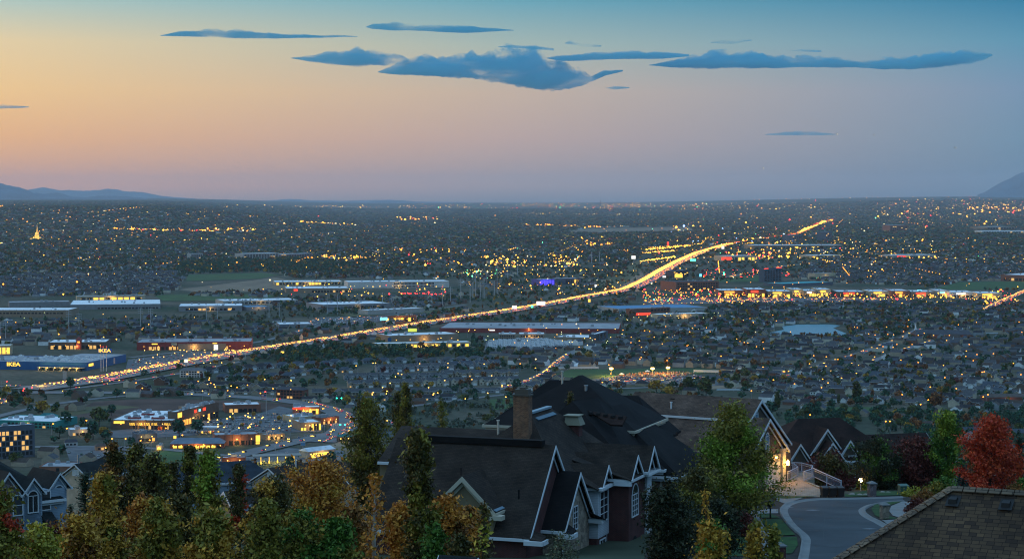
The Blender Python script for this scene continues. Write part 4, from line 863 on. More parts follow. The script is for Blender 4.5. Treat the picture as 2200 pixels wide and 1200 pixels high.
# foreground silhouette: nothing of the valley shows below it
SILX = [-60, 0, 140, 230, 300, 450, 740, 760, 850, 1060, 1110, 1240, 1340, 1400, 1640, 1700, 1720, 1880, 2000, 2090, 2200, 2300]; SILY = [1000, 1000, 1010, 985, 985, 1000, 1010, 985, 935, 915, 880, 815, 865, 870, 870, 925, 920, 920, 965, 1000, 1020, 1030]
def vis(px): return (px[:, 0] > -30) & (px[:, 0] < 2230) & (px[:, 1] < np.interp(px[:, 0], SILX, SILY))
ZONES = [  # polygon, trees per hectare, houses per hectare, tree colours
    ([(560, 775), (600, 752), (760, 742), (900, 738), (1060, 752), (1060, 768), (880, 770), (640, 782)], 65, 0, 'd'),
    ([(280, 790), (620, 770), (1060, 768), (1150, 800), (1120, 860), (760, 868), (560, 850), (300, 838)], 22, 0, 'm'),
    ([(820, 930), (830, 880), (960, 868), (1060, 858), (1100, 885), (1060, 930)], 90, 0, 'g'),
    ([(330, 690), (390, 672), (560, 668), (720, 672), (720, 690), (560, 696)], 22, 0, 'g'),
    ([(-60, 745), (-60, 692), (330, 692), (620, 690), (680, 700), (560, 732), (300, 742)], 20, 7, 'm'),
    ([(1000, 700), (1000, 640), (1340, 622), (1360, 640), (1180, 668), (1080, 690)], 12, 0, 'm'),
    ([(860, 600), (880, 570), (1300, 560), (1340, 600), (1240, 640), (1000, 650)], 13, 1, 'm'),
    ([(-60, 605), (60, 590), (380, 585), (400, 620), (330, 635), (-60, 640)], 14, 9, 'm'),
    ([(360, 585), (400, 562), (640, 556), (760, 570), (740, 590), (600, 586), (400, 592)], 65, 0, 'd'),
    ([(1540, 680), (1560, 652), (2240, 652), (2240, 735), (1980, 735), (1840, 730), (1640, 740), (1560, 720)], 48, 8, 'm'),
    ([(1060, 800), (1100, 745), (1300, 722), (1560, 690), (1640, 735), (1660, 800), (1560, 822), (1300, 836), (1100, 840)], 30, 9, 'm'),
    ([(1600, 830), (1660, 725), (2240, 730), (2240, 880), (2000, 880), (1800, 874), (1700, 880)], 30, 10, 'm'),
    ([(1620, 930), (1640, 866), (1760, 872), (1900, 888), (2240, 880), (2240, 1030), (1900, 1000), (1700, 940)], 90, 4, 'd'),
    ([(1240, 870), (1280, 828), (1560, 828), (1640, 870), (1640, 890), (1300, 880)], 30, 2, 'm'),
    ([(-60, 930), (-60, 870), (250, 885), (240, 960), (120, 970)], 22, 0, 'd'),
    ([(230, 1010), (200, 940), (460, 965), (600, 990), (600, 1020)], 14, 0, 'm'),
    ([(1290, 620), (1400, 530), (1700, 520), (1760, 560), (1700, 600), (1480, 605), (1380, 625)], 9, 0, 'm'),
    ([(1640, 600), (1660, 560), (2240, 545), (2240, 605), (2000, 612), (1800, 612)], 30, 9, 'm'),
]
COLW = {'d': [('dark green', .62), ('olive', .18), ('rust', .08), ('golden', .04), ('grey-green', .08)], 'm': [('dark green', .40), ('olive', .24), ('rust', .15), ('golden', .07), ('grey-green', .10), ('maroon', .04)], 'g': [('grey-green', .72), ('olive', .2), ('rust', .08)]}
def zone(px):
    zi = np.full(len(px), -1)
    for k in range(len(ZONES) - 1, -1, -1): zi[inpoly(px, ZONES[k][0])] = k
    return zi
BANDS = [1395, 1700, 2100, 2600, 3300, 4300, 5600, 7500, 10000, 14000, 19000, 26000, 36000]
def scatter(which):
    out_ = []
    for b0, b1 in zip(BANDS, BANDS[1:]):
        ym = (b0 + b1) / 2; th = min(1.0, (3600 / ym) ** 1.15) if which == 't' else min(1.0, (4200 / ym) ** 1.3)
        area = 0.5 * (b1 ** 2 - b0 ** 2) * 0.57 / 1e4
        dmax = 90 if which == 't' else 14
        n = int(area * dmax * th); n = min(n, 400000)
        y = np.sqrt(nrs.uniform(b0 ** 2, b1 ** 2, n)); xy = np.stack([y * nrs.uniform(-.285, .285, n), y], 1)
        z = np.array([tz(a, b) for a, b in xy]) if b1 > 7000 else np.zeros(n)
        px = prjn(xy, z); zi = zone(px)
        dens = np.array([zz[1] if which == 't' else zz[2] for zz in ZONES] + [30 if which == 't' else 6])[zi]
        grove = 0.55 + 0.9 * np.array([mn.noise(Vector((a / 160, b / 160, 3))) for a, b in xy]) if which == 't' else 1
        keep = (nrs.rand(n) < dens / dmax * np.clip(grove * 1.6, .15, 2)) if which == 't' else (nrs.rand(n) < dens / dmax)
        xy, z, px, zi = xy[keep], z[keep], px[keep], zi[keep]
        f, _ = free(xy, z); v = vis(px); k = f & v
        out_.append((xy[k], z[k], px[k], zi[k]))
    return [np.concatenate([o[i] for o in out_]) for i in range(4)]
# ------------------------------------------------------------------ labels of repeats: kind + nearest landmark + place in the row
_mk = np.array([(m[0], m[1]) for m in MARKS])
def nearest_mark(px, py, used_only=None):
    d = (_mk[:, 0] - px) ** 2 + ((_mk[:, 1] - py) * 2.2) ** 2
    k = int(d.argmin()); m = MARKS[k]; dx = px - m[0]; dy = py - m[1]
    if abs(dx) > 1.5 * abs(dy): rel = 'right of' if dx > 0 else 'left of'
    else: rel = 'before' if dy > 0 else 'behind'
    return rel + ' ' + m[2]
def short(s, n):
    return ' '.join(s.split()[:n])
def label_all(items):
    """items: [(object, description, px, py)] -> unique labels, nothing told by a bare number"""
    g = {}
    for it in items: g.setdefault((it[1], nearest_mark(it[2], it[3])), []).append(it)
    for (desc, where), L_ in g.items():
        L_.sort(key=lambda q: q[2])
        for i, it in enumerate(L_):
            it[0]['label'] = desc + ' ' + where + ('' if len(L_) == 1 else ', %s from left' % ordw(i))
# ------------------------------------------------------------------ houses of the suburbs, on street grids
WC = {'tan': (.36, .29, .21), 'cream': (.55, .48, .37), 'white': (.75, .75, .74), 'brick': (.18, .09, .06), 'grey': (.27, .29, .31), 'brown': (.15, .10, .075)}
RC = {'dark': (.022, .022, .026), 'grey': (.065, .067, .073), 'brown': (.058, .043, .035), 'blue-grey': (.048, .06, .078)}
HM = {}
def house_parts(wc, rc, style):
    """meshes of one small house: wall, roof, windows, garage door, chimney"""
    W = 13 if style != 'long' else 17; Dp = 9; h = 5.2 if style == 'two-storey' else 3.2
    wl = MB(); wl.box(-W / 2, -Dp / 2, -1, W / 2, Dp / 2, h)
    rf = MB(); rh = 3.0
    def gable(x0, x1, y0, y1, z, hh, ax, o=.5):
        if ax == 'x':
            ym = (y0 + y1) / 2; A = [(x0 - o, y0 - o, z), (x1 + o, y0 - o, z), (x1 + o, ym, z + hh), (x0 - o, ym, z + hh)]; B_ = [(x1 + o, y1 + o, z), (x0 - o, y1 + o, z), (x0 - o, ym, z + hh), (x1 + o, ym, z + hh)]
            wl.face([(x0, y0, z), (x0, ym, z + hh * .93), (x0, y1, z)]); wl.face([(x1, y0, z), (x1, y1, z), (x1, ym, z + hh * .93)])
        else:
            xm = (x0 + x1) / 2; A = [(x0 - o, y0 - o, z), (xm, y0 - o, z + hh), (xm, y1 + o, z + hh), (x0 - o, y1 + o, z)]; B_ = [(x1 + o, y0 - o, z), (x1 + o, y1 + o, z), (xm, y1 + o, z + hh), (xm, y0 - o, z + hh)]
            wl.face([(x0, y0, z), (x1, y0, z), (xm, y0, z + hh * .93)])
        rf.slab(A, (0, 0, 1), .25, 0, 1); rf.slab(B_, (0, 0, 1), .25, 0, 1)
    if style == 'hipped':
        p = [(-W / 2 - .6, -Dp / 2 - .6, h), (W / 2 + .6, -Dp / 2 - .6, h), (W / 2 + .6, Dp / 2 + .6, h), (-W / 2 - .6, Dp / 2 + .6, h), (-W / 4, 0, h + rh), (W / 4, 0, h + rh)]
        for q in ((0, 1, 5, 4), (1, 2, 5), (2, 3, 4, 5), (3, 0, 4), (3, 2, 1, 0)): rf.face([p[k] for k in q])
    else: gable(-W / 2, W / 2, -Dp / 2, Dp / 2, h, rh, 'x')
    wl.box(W / 2 - 6.4, -Dp / 2 - 3.2, -1, W / 2 - .2, -Dp / 2, 2.9); gable(W / 2 - 6.4, W / 2 - .2, -Dp / 2 - 3.2, -.4, 2.9, 2.5, 'y', .4)
    if style == 'two-storey': wl.box(-W / 2 + .4, -Dp / 2 - 1.2, -1, -W / 2 + 4.6, -Dp / 2, h); gable(-W / 2 + .4, -W / 2 + 4.6, -Dp / 2 - 1.2, -.5, h, 2.2, 'y', .4)
    gd = MB(); gd.box(W / 2 - 5.6, -Dp / 2 - 3.28, -.5, W / 2 - 1, -Dp / 2 - 3.15, 2.3)
    wi = MB(); wi.box(-.8, -.06, 0, .8, .06, 1.3); ch = MB(); ch.box(-.5, -.4, h, .5, .4, h + rh + .9)
    wmt = mat('house wall ' + wc, WC[wc], .85, var=.12, vscale=.5); rmt = mat('house roof ' + rc, RC[rc], .85, var=.25, vscale=.5)
    trim = mat('house trim', (.75, .75, .74), .7)
    return dict(wall=wl.mesh('wall', wmt), roof=rf.mesh('roof', [rmt, trim]), garage_door=gd.mesh('garage_door', trim), chimney=ch.mesh('chimney', wmt), window=wi.mesh('window', M_GLASS), lit=wi.mesh('window', E_WIN), W=W, Dp=Dp, h=h)
def make_house(wc, rc, style, loc, rz, sc, lit):
    k = (wc, rc, style)
    if k not in HM: HM[k] = house_parts(*k)
    H = HM[k]; t = thing('house', '', 'house', loc, rz, 'houses of the valley suburbs'); t.scale = (sc, sc, sc)
    ob('wall', H['wall'], t); r_ = ob('roof', H['roof'], t); ob('garage_door', H['garage_door'], t)
    if style != 'hipped': ob('chimney', H['chimney'], r_, (-H['W'] * .3, 1.0, 0))
    for i, (x, z) in enumerate(((-4.6, .9), (-1.6, .9), (-2.6, 3.5) if style == 'two-storey' else (-3.1, .9))):
        if style != 'two-storey' and i == 2: continue
        ob('window', H['lit'] if (lit and i == 0) else H['window'], t, (x, -H['Dp'] / 2 - (1.25 if style == 'two-storey' and x < -2.3 else .03), z))
    return t
def place_houses():
    cand = []
    for ang, polys in ((R(-22.5), [9, 10, 11]), (R(-4), [4, 7, 17])):
        pitch_r, pitch_c = 33.0, 19.5
        ca, sa = math.cos(ang), math.sin(ang)
        for i in range(-260, 320):
            for j in range(20, 190):
                u_ = i * pitch_c + (rnd.random() - .5) * 5; v_ = j * pitch_r + (9 if j % 2 else -3) + (rnd.random() - .5) * 3
                x = u_ * ca - v_ * sa; y = u_ * sa + v_ * ca
                if 1400 < y < 7500 and abs(x) < .285 * y: cand.append((x, y, ang + (0 if j % 2 else math.pi) + rnd.gauss(0, .08) + (math.pi / 2 if rnd.random() < .18 else 0), ang))
    xy = np.array([(c[0], c[1]) for c in cand]); z = np.zeros(len(xy)); px = prjn(xy, z); zi = zone(px)
    ok = np.array([(zi[k] in ([9, 10, 11] if cand[k][3] < R(-10) else [4, 7, 17])) for k in range(len(cand))])
    dens = np.array([zz[2] for zz in ZONES] + [0])[zi] / 12.0
    ok &= nrs.rand(len(xy)) < dens
    f, _ = free(xy, z); ok &= f & vis(px)
    L_ = [(xy[k][0], xy[k][1], cand[k][2], px[k]) for k in np.where(ok)[0]]
    L_.sort(key=lambda q: q[1])
    return L_
# town houses and near houses set out in rows by hand (front rows of the photo)
ROWS = [((305, 840), (345, 826), 2, 'two-storey', 'brick', 'dark'), ((352, 843), (580, 846), 9, 'long', 'tan', 'dark'), ((410, 830), (600, 838), 6, 'long', 'tan', 'dark'), ((665, 862), (835, 860), 6, 'long', 'cream', 'dark'), ((690, 848), (930, 846), 7, 'long', 'tan', 'grey'), ((850, 862), (960, 858), 4, 'long', 'grey', 'dark'),
        ((750, 815), (850, 813), 5, 'two-storey', 'grey', 'grey'), ((860, 814), (950, 812), 5, 'two-storey', 'grey', 'grey'), ((960, 810), (1100, 808), 6, 'two-storey', 'tan', 'grey'), ((820, 798), (960, 794), 6, 'two-storey', 'grey', 'grey'), ((760, 832), (900, 828), 6, 'two-storey', 'tan', 'grey'), ((920, 828), (1100, 824), 7, 'two-storey', 'cream', 'grey'), ((880, 842), (1060, 842), 7, 'long', 'grey', 'grey'),
        ((970, 792), (1060, 788), 4, 'two-storey', 'grey', 'blue-grey'), ((450, 800), (560, 792), 5, 'hipped', 'grey', 'dark'), ((575, 790), (700, 786), 5, 'hipped', 'grey', 'blue-grey'), ((640, 805), (740, 800), 4, 'hipped', 'tan', 'blue-grey'), ((480, 815), (620, 812), 5, 'hipped', 'brown', 'blue-grey'), ((720, 782), (860, 778), 5, 'hipped', 'grey', 'blue-grey'), ((900, 780), (1050, 774), 6, 'hipped', 'grey', 'grey')]
hs_items = []; hxy = []
for (a, b, n, sty, wc, rc) in ROWS:
    A = gnd(*a); B_ = gnd(*b); dv = B_ - A; az_ = math.atan2(dv.y, dv.x)
    sc = min(1.15, dv.length / max(1, n - 1) / (18 if sty == 'long' else 14.5)) if n > 1 else 1
    for k in range(n):
        p = A.lerp(B_, k / max(1, n - 1)); q = prj(p.x, p.y, 0)
        t = make_house(wc, rc, sty, (p.x, p.y, 0), az_ + rnd.gauss(0, .05) + (math.pi / 2 if sty == 'long' and k % 3 == 1 else 0), sc, rnd.random() < .15)
        hs_items.append((t, wc + ' ' + sty + ' house, ' + rc + ' roof,', q[0], q[1])); hxy.append((p.x, p.y))
HL = place_houses(); NH = 300 - len(hs_items); hstuff = []
STY = ['hipped', 'long', 'two-storey', 'two-storey', 'hipped']
for k, (x, y, a_, px) in enumerate(HL):
    wc = rnd.choice(['tan', 'cream', 'grey', 'brown', 'tan', 'brick', 'white', 'brown', 'tan']); rc = rnd.choice(['dark', 'grey', 'brown', 'grey', 'dark', 'blue-grey'])
    if k < NH:
        sty = rnd.choice(STY); t = make_house(wc, rc, sty, (x, y, 0), a_, rnd.uniform(.85, 1.08), rnd.random() < .2)
        hs_items.append((t, wc + ' ' + sty + ' house, ' + rc + ' roof,', px[0], px[1]))
        hxy.append((x, y))
    else: hstuff.append((x, y, 0, a_, wc, rc, 1.0)); hxy.append((x, y))
label_all(hs_items)
hx, hz, hp, hzi = scatter('h')
for k in range(len(hx)):
    if hx[k][1] < 4300 and hzi[k] in (9, 10, 11, 4, 7, 17): continue
    hstuff.append((hx[k][0], hx[k][1], hz[k], rnd.choice((R(-22), R(68), R(-5), R(85))), rnd.choice(['tan', 'cream', 'grey', 'white', 'brown', 'brick', 'tan']), rnd.choice(list(RC)), max(1.0, (hx[k][1] / 5000) ** .7)))
def house_stuff():
    V = []; Fc = []; M = []
    wl = list(WC); rl = list(RC)
    for (x, y, z, a_, wc, rc, s) in hstuff:
        ca, sa = math.cos(a_), math.sin(a_); W, Dp, h, r_ = 7 * s, 4.8 * s, rnd.choice((3.2, 5.2, 5.2)) * min(s, 1.4), 3.0 * min(s, 1.4)
        P = [(-W, -Dp, 0), (W, -Dp, 0), (W, Dp, 0), (-W, Dp, 0), (-W, -Dp, h), (W, -Dp, h), (W, Dp, h), (-W, Dp, h), (-W, 0, h + r_), (W, 0, h + r_)]
        i = len(V); V += [(x + p[0] * ca - p[1] * sa, y + p[0] * sa + p[1] * ca, z + p[2]) for p in P]
        for q, m_ in (((0, 1, 5, 4), 0), ((1, 2, 6, 5), 0), ((2, 3, 7, 6), 0), ((3, 0, 4, 7), 0), ((4, 5, 9, 8), 1), ((6, 7, 8, 9), 1), ((5, 6, 9, 9), 0), ((7, 4, 8, 8), 0)):
            Fc.append(tuple(i + k for k in q)); M.append(wl.index(wc) if m_ == 0 else len(wl) + rl.index(rc))
    me = bpy.data.meshes.new('far_houses'); me.from_pydata(V, [], [f if f[2] != f[3] else f[:3] for f in Fc])
    for k in wl: me.materials.append(mat('house wall ' + k, WC[k], .85, var=.12, vscale=.5))
    for k in rl: me.materials.append(mat('house roof ' + k, RC[k], .85, var=.25, vscale=.5))
    me.polygons.foreach_set('material_index', M); me.update()
    kind(ob('far_houses', me), 'stuff')['label'] = 'countless far houses spread through the valley trees'
house_stuff()
# ------------------------------------------------------------------ trees
tx, tzz, tp, tzi = scatter('t')
hgrid = {}
for x, y in hxy: hgrid.setdefault((int(x // 12), int(y // 12)), []).append((x, y))
def near_house(x, y):
    gx, gy = int(x // 12), int(y // 12)
    return any((hx_ - x) ** 2 + (hy_ - y) ** 2 < 56 for i in (-1, 0, 1) for j in (-1, 0, 1) for hx_, hy_ in hgrid.get((gx + i, gy + j), ()))
T_ = [k for k in range(len(tx)) if tx[k][1] > 6000 or not near_house(*tx[k])]
def tcol(zi):
    ws = COLW['m' if zi < 0 else ZONES[zi][3]]; r_ = rnd.random(); s = 0
    for c, w_ in ws:
        s += w_
        if r_ < s: return c
    return ws[0][0]
TR = []
for k in T_:
    y = tx[k][1]; z_ = tzi[k]; c = tcol(z_); sh = rnd.choice(('round', 'round', 'broad', 'broad', 'columnar' if rnd.random() < .4 else 'round'))
    H = rnd.uniform(5.5, 11.5) if z_ in (0, 3, 8, 12, -1) else rnd.uniform(5, 10.5)
    if z_ in (2, 3) or c == 'grey-green': H *= .7
    TR.append((H / y, tx[k][0], y, tzz[k], H * min(1.5, max(1.0, (y / 4500) ** .5)), c, sh, tp[k]))
# trees the photo singles out
for (px, pb, hpx, c, sh) in ((152, 836, 28, 'dark green', 'round'), (92, 892, 36, 'golden', 'broad'), (240, 893, 26, 'dark green', 'round'), (213, 916, 44, 'olive', 'broad'), (200, 943, 42, 'dark green', 'round'), (128, 938, 26, 'dark green', 'broad'), (140, 915, 34, 'dark green', 'round'), (425, 932, 34, 'dark green', 'round'), (385, 938, 40, 'dark green', 'round'), (1410, 846, 34, 'golden', 'broad'), (1435, 858, 32, 'golden', 'broad'), (1480, 842, 36, 'olive', 'round'), (1517, 852, 42, 'olive', 'round'), (1840, 868, 50, 'olive', 'columnar'), (2010, 880, 40, 'rust', 'round'), (1960, 900, 34, 'olive', 'broad'), (1900, 960, 44, 'grey-green', 'round'), (165, 722, 14, 'golden', 'round'), (530, 738, 20, 'rust', 'broad'), (224, 722, 16, 'golden', 'round'), (1110, 838, 26, 'dark green', 'round'), (545, 895, 12, 'golden', 'round'), (560, 912, 10, 'golden', 'round'), (500, 905, 11, 'golden', 'round'), (520, 918, 11, 'golden', 'round'), (600, 905, 14, 'golden', 'round'), (475, 915, 10, 'golden', 'round'), (1250, 838, 18, 'olive', 'round'), (1670, 880, 40, 'olive', 'columnar'), (1650, 900, 44, 'dark green', 'broad'), (1740, 890, 30, 'dark green', 'broad')):
    p = gnd(px, pb); TR.append((9, p.x, p.y, p.z, hpx * p.y / F, c, sh, (px, pb)))
TR.sort(key=lambda q: -q[0])
NT = 258
titems = []
for q in TR[:NT]:
    o = ob('tree', vt(q[6], q[5]), None, (q[1], q[2], q[3])); s = q[4]; o.scale = (s * rnd.uniform(.9, 1.15), s * rnd.uniform(.9, 1.15), s); o.rotation_euler = (0, 0, rnd.random() * 6.28)
    tag(o, '', 'tree', 'trees of the valley floor'); titems.append((o, q[5] + ' ' + q[6] + ' tree', q[7][0], q[7][1]))
label_all(titems)
def tree_stuff():
    far = TR[NT:]
    cols = list(TM); tmpl = {}
    for sh in SHAPES:
        for lv, (n, s) in enumerate(((60, .12), (24, .17), (9, .27))):
            tmpl[(sh, lv)] = [qleaf(n, SHAPES[sh], s, 40 + q) for q in range(3)]
    VV = []; MI = []
    for q in far:
        y = q[2]; lv = 0 if y < 3000 else (1 if y < 7000 else 2)
        t = tmpl[(q[6], lv)][rnd.randrange(3)]; s = q[4]; a_ = rnd.random() * 6.28; ca, sa = math.cos(a_), math.sin(a_)
        w_ = s * rnd.uniform(.9, 1.3) * max(1.0, (y / 4500) ** .75)
        P = np.empty_like(t); P[:, 0] = q[1] + (t[:, 0] * ca - t[:, 1] * sa) * w_; P[:, 1] = y + (t[:, 0] * sa + t[:, 1] * ca) * w_; P[:, 2] = q[3] + np.maximum(t[:, 2] - .08, 0) * s
        VV.append(P); MI.append(np.full(len(t) // 4, cols.index(q[5])))
    V = np.concatenate(VV); Fc = np.arange(len(V)).reshape(-1, 4)
    kind(ob('woodland', npmesh('woodland', V, Fc, [TM[c] for c in cols], np.concatenate(MI))), 'stuff')['label'] = 'mass of autumn street trees filling the valley'
    print('trees', len(TR), 'houses', len(HL), len(hstuff), 'verts', len(V))
tree_stuff()
# ================================================================== cars, lamps, poles, signs and the lights of the city
E_HEAD = mat('headlight', (.6, .5, .3), .3, (1, .54, .035), 6.5); E_TAIL = mat('tail light', (.3, .02, .02), .3, (1, .03, .04), 2.6)
CARC = {'white': (.6, .6, .6), 'silver': (.36, .38, .4), 'black': (.012, .012, .014), 'grey': (.12, .125, .13), 'blue': (.03, .07, .2), 'red': (.28, .02, .02), 'beige': (.3, .25, .18), 'green': (.03, .09, .06)}
def car_meshes():
    b = MB(); prof = [(-2.2, .35), (-2.2, .95), (-1.35, 1.02), (1.0, .98), (2.15, .78), (2.2, .35)]
    for s in (1,):
        L_ = [(-.88, y, z) for y, z in prof]; R_ = [(.88, y, z) for y, z in prof]
        b.face(L_); b.face(R_[::-1])
        for k in range(len(prof)):
            q = (k + 1) % len(prof); b.face([L_[q], L_[k], R_[k], R_[q]])
    cab = [(-1.5, 1.0), (-1.15, 1.46), (.1, 1.48), (.95, .99)]
    rf = [(-.68, -1.12, 1.47), (.68, -1.12, 1.47), (.68, .08, 1.49), (-.68, .08, 1.49)]; b.slab(rf, (0, 0, 1), .05)
    for y in (-1.35, 1.35):
        for x in (-.82, .82): b.tube((x - .1, y, .33), (x + .1, y, .33), .33, .33, 10, 1)
    g = MB(); Lg = [(-.76 if z < 1.2 else -.66, y, z - .02) for y, z in cab]; Rg = [(-x, y, z) for x, y, z in Lg]
    g.face(Lg); g.face(Rg[::-1])
    for k in range(4): q = (k + 1) % 4; g.face([Lg[q], Lg[k], Rg[k], Rg[q]])
    h = MB(); h.ball((0, 0, 0), .40, 0, 8, 5, .75); t = MB(); t.box(-.2, -.06, -.13, .2, .06, .13)
    return b, g.mesh('windows', M_GLASS), h.mesh('headlight', E_HEAD), t.mesh('tail_light', E_TAIL), h.mesh('headlight', mat('lens', (.5, .5, .5), .2)), t.mesh('tail_light', mat('red lens', (.2, .01, .01), .2))
_cb, _cg, _ch, _ct, _ch0, _ct0 = car_meshes(); _tyre = mat('tyre', (.012, .012, .012), .9)
CBM = {k: _cb.mesh('body', [mat('car paint ' + k, v, .3, spec=.5), _tyre]) for k, v in CARC.items()}
CARS = []           # distance, x, y, z, heading, colour, lit, place
def lane_cars(P, offs, toward, gap, place, ymax=99999, y0=0, jit=.5):
    """cars along a road's lane; toward = heading against the polyline's direction"""
    s = rnd.random() * gap
    acc = 0.0
    for i in range(len(P) - 1):
        a, b = P[i], P[i + 1]; L_ = (b - a).length
        while s < acc + L_:
            f = (s - acc) / L_; p = a.lerp(b, f); sd, d = side(P, i)
            o = rnd.choice(offs) + rnd.gauss(0, .3); q = p + sd * o; hd = math.atan2(-d.x, d.y) + (math.pi if toward else 0)
            if y0 < q.y < ymax: CARS.append((q.y, q.x, q.y, tz(q.x, q.y) + (1.25 if P is FWY else .55 if P is not ART2 else .7), hd, None, True, place))
            s += gap * rnd.uniform(1 - jit, 1 + jit)
        acc += L_
lane_cars(FWY, (-19, -15.4, -11.8, -8.2, -4.6), True, 1.9, 'driving toward the viewer on the freeway', y0=2080)
lane_cars(FWY, (4.6, 8.2, 11.8, 15.4, 19), False, 15, 'driving away on the freeway', y0=2100)
lane_cars(ART, (-3, -6.5), True, 60, 'on the curving arterial road'); lane_cars(ART, (3, 6.5), False, 70, 'on the curving arterial road')
lane_cars([p for p in ART if p.x > -330 and p.y < 1900], (-2, -5, -8), True, 9, 'queuing at the curve of the arterial road')
lane_cars(ART2, (-3, -6), True, 30, 'on the boulevard'); lane_cars(ART2, (3, 6), False, 34, 'on the boulevard')
lane_cars(RET, (-4, -8), True, 22, 'on the retail avenue'); lane_cars(RET, (4, 8), False, 26, 'on the retail avenue'); lane_cars(RT2, (-3, -6), True, 16, 'on the right retail avenue'); lane_cars(RT2, (3, 6), False, 18, 'on the right retail avenue')
lane_cars(EST, (-2.5,), True, 60, 'on the suburban road'); lane_cars(EST, (2.5,), False, 90, 'on the suburban road'); lane_cars(ES2, (-2,), True, 55, 'on the suburban side road')
lane_cars(ES3[:len(ES3) // 3], (-2,), True, 22, 'on the winding suburban road'); lane_cars(ES3[:len(ES3) // 3], (2,), False, 28, 'on the winding suburban road'); lane_cars(RMP3, (-1.5, 1.5), True, 14, 'on the upper freeway ramp'); lane_cars(LOOP, (0,), False, 12, 'on the loop ramp')
lane_cars(RD5, (-3, 3), True, 40, 'on the city road'); lane_cars(RMP2, (1,), False, 60, 'on the lower freeway ramp')
acc_ = 0.0; nxt = 0.0; alt_ = 0
for i in range(len(FWY) - 1):                              # added lamps over the lanes, standing in for the traffic's own light
    L_ = (FWY[i + 1] - FWY[i]).length; acc_ += L_
    if acc_ > nxt and FWY[i].y > 2060:
        nxt = acc_ + 72; sd, d = side(FWY, i); q = FWY[i] - sd * 12
        l_ = lamp_light('headlight_fill', (q.x, q.y, tz(q.x, q.y) + 4.2), 14000 * max(1.0, q.y / 3800), (1, .52, .07), 3.0)
        alt_ += 1
        if alt_ % 2 == 0: q = FWY[i] + sd * 12; lamp_light('tail_light_fill', (q.x, q.y, tz(q.x, q.y) + 4.2), 6000, (1, .10, .12), 3.0)
def lot(poly, ang, occ, place, lit=.03, pr=6.2, pc=2.9):
    P = [gnd(*p) for p in poly]; px_ = [(p.x, p.y) for p in P]; ca, sa = math.cos(ang), math.sin(ang)
    U = [x * ca + y * sa for x, y in px_]; Vv = [-x * sa + y * ca for x, y in px_]; pts = []
    v = min(Vv); r_ = 0
    while v < max(Vv):
        u_ = min(U)
        while u_ < max(U):
            if rnd.random() < occ and int(u_ / 60) % 4 != 3: pts.append((u_ * ca - v * sa, u_ * sa + v * ca, r_))
            u_ += pc
        r_ += 1; v += pr if r_ % 2 else pr * 2
    if not pts: return
    ins = inpoly(np.array([(p[0], p[1]) for p in pts]), px_)
    bm = box_mask(np.array([(p[0], p[1]) for p in pts]), 1)
    for p, k, b_ in zip(pts, ins, bm):
        if k and not b_: CARS.append((p[1], p[0], p[1], .25, ang + (0 if p[2] % 2 else math.pi) + rnd.gauss(0, .03), None, rnd.random() < lit, place))
lot([(428, 930), (435, 907), (560, 888), (620, 888), (640, 905), (625, 926), (560, 928)], R(8), .55, 'parked in the shopping centre car park')
lot([(240, 926), (300, 923), (425, 925), (420, 934), (330, 938), (245, 938)], R(8), .5, 'parked before the supermarket')
lot([(560, 942), (640, 940), (720, 925), (690, 934), (600, 950)], R(8), .4, 'parked by the brick drug store', .25)
lot([(150, 988), (142, 966), (235, 960), (300, 976), (280, 992)], R(4), .10, 'parked in the brick office lot')
lot([(280, 785), (285, 772), (420, 756), (515, 754), (460, 761), (330, 782)], R(10), .22, 'parked before the red retail building')
lot([(1275, 815), (1360, 806), (1500, 806), (1528, 814), (1480, 822), (1300, 825)], R(5), .62, 'parked below the floodlit field', .10)
lot([(500, 988), (620, 966), (735, 970), (740, 984), (620, 997)], R(10), .10, 'parked by the fuel station', .1)
lot([(1380, 647), (1430, 640), (1700, 640), (1900, 641), (1900, 644), (1400, 652)], R(5), .45, 'parked along the retail strip', .14)
lot([(635, 699), (690, 683), (820, 679), (845, 684), (780, 695)], R(5), .55, 'parked in the lit car yard', .05)
lot([(1250, 640), (1285, 602), (1370, 562), (1392, 562), (1350, 602)], R(18), .0, '')
CARS.sort(); NCAR = 300; citems = []
for c in CARS[:NCAR]:
    k = rnd.choice(['white', 'white', 'silver', 'silver', 'black', 'grey', 'grey', 'blue', 'red', 'beige', 'green'])
    p = prj(c[1], c[2], c[3]); where = c[7]
    t = thing('car', '', 'car', (c[1], c[2], c[3]), c[4], 'cars on the valley roads and car parks')
    ob('body', CBM[k], t); ob('windows', _cg, t)
    for x in (-.62, .62): ob('headlight', _ch if c[6] else _ch0, t, (x, 2.12, .68)); ob('tail_light', _ct if c[6] else _ct0, t, (x, -2.2, .78))
    citems.append((t, k + ' car ' + where, p[0], p[1]))
def label_rows(items):
    g = {}
    for it in items: g.setdefault(it[1], []).append(it)
    for d, L_ in g.items():
        L_.sort(key=lambda q: q[2])
        for i, it in enumerate(L_): it[0]['label'] = d + ('' if len(L_) == 1 else ', %s from left' % ordw(i))
label_rows(citems)
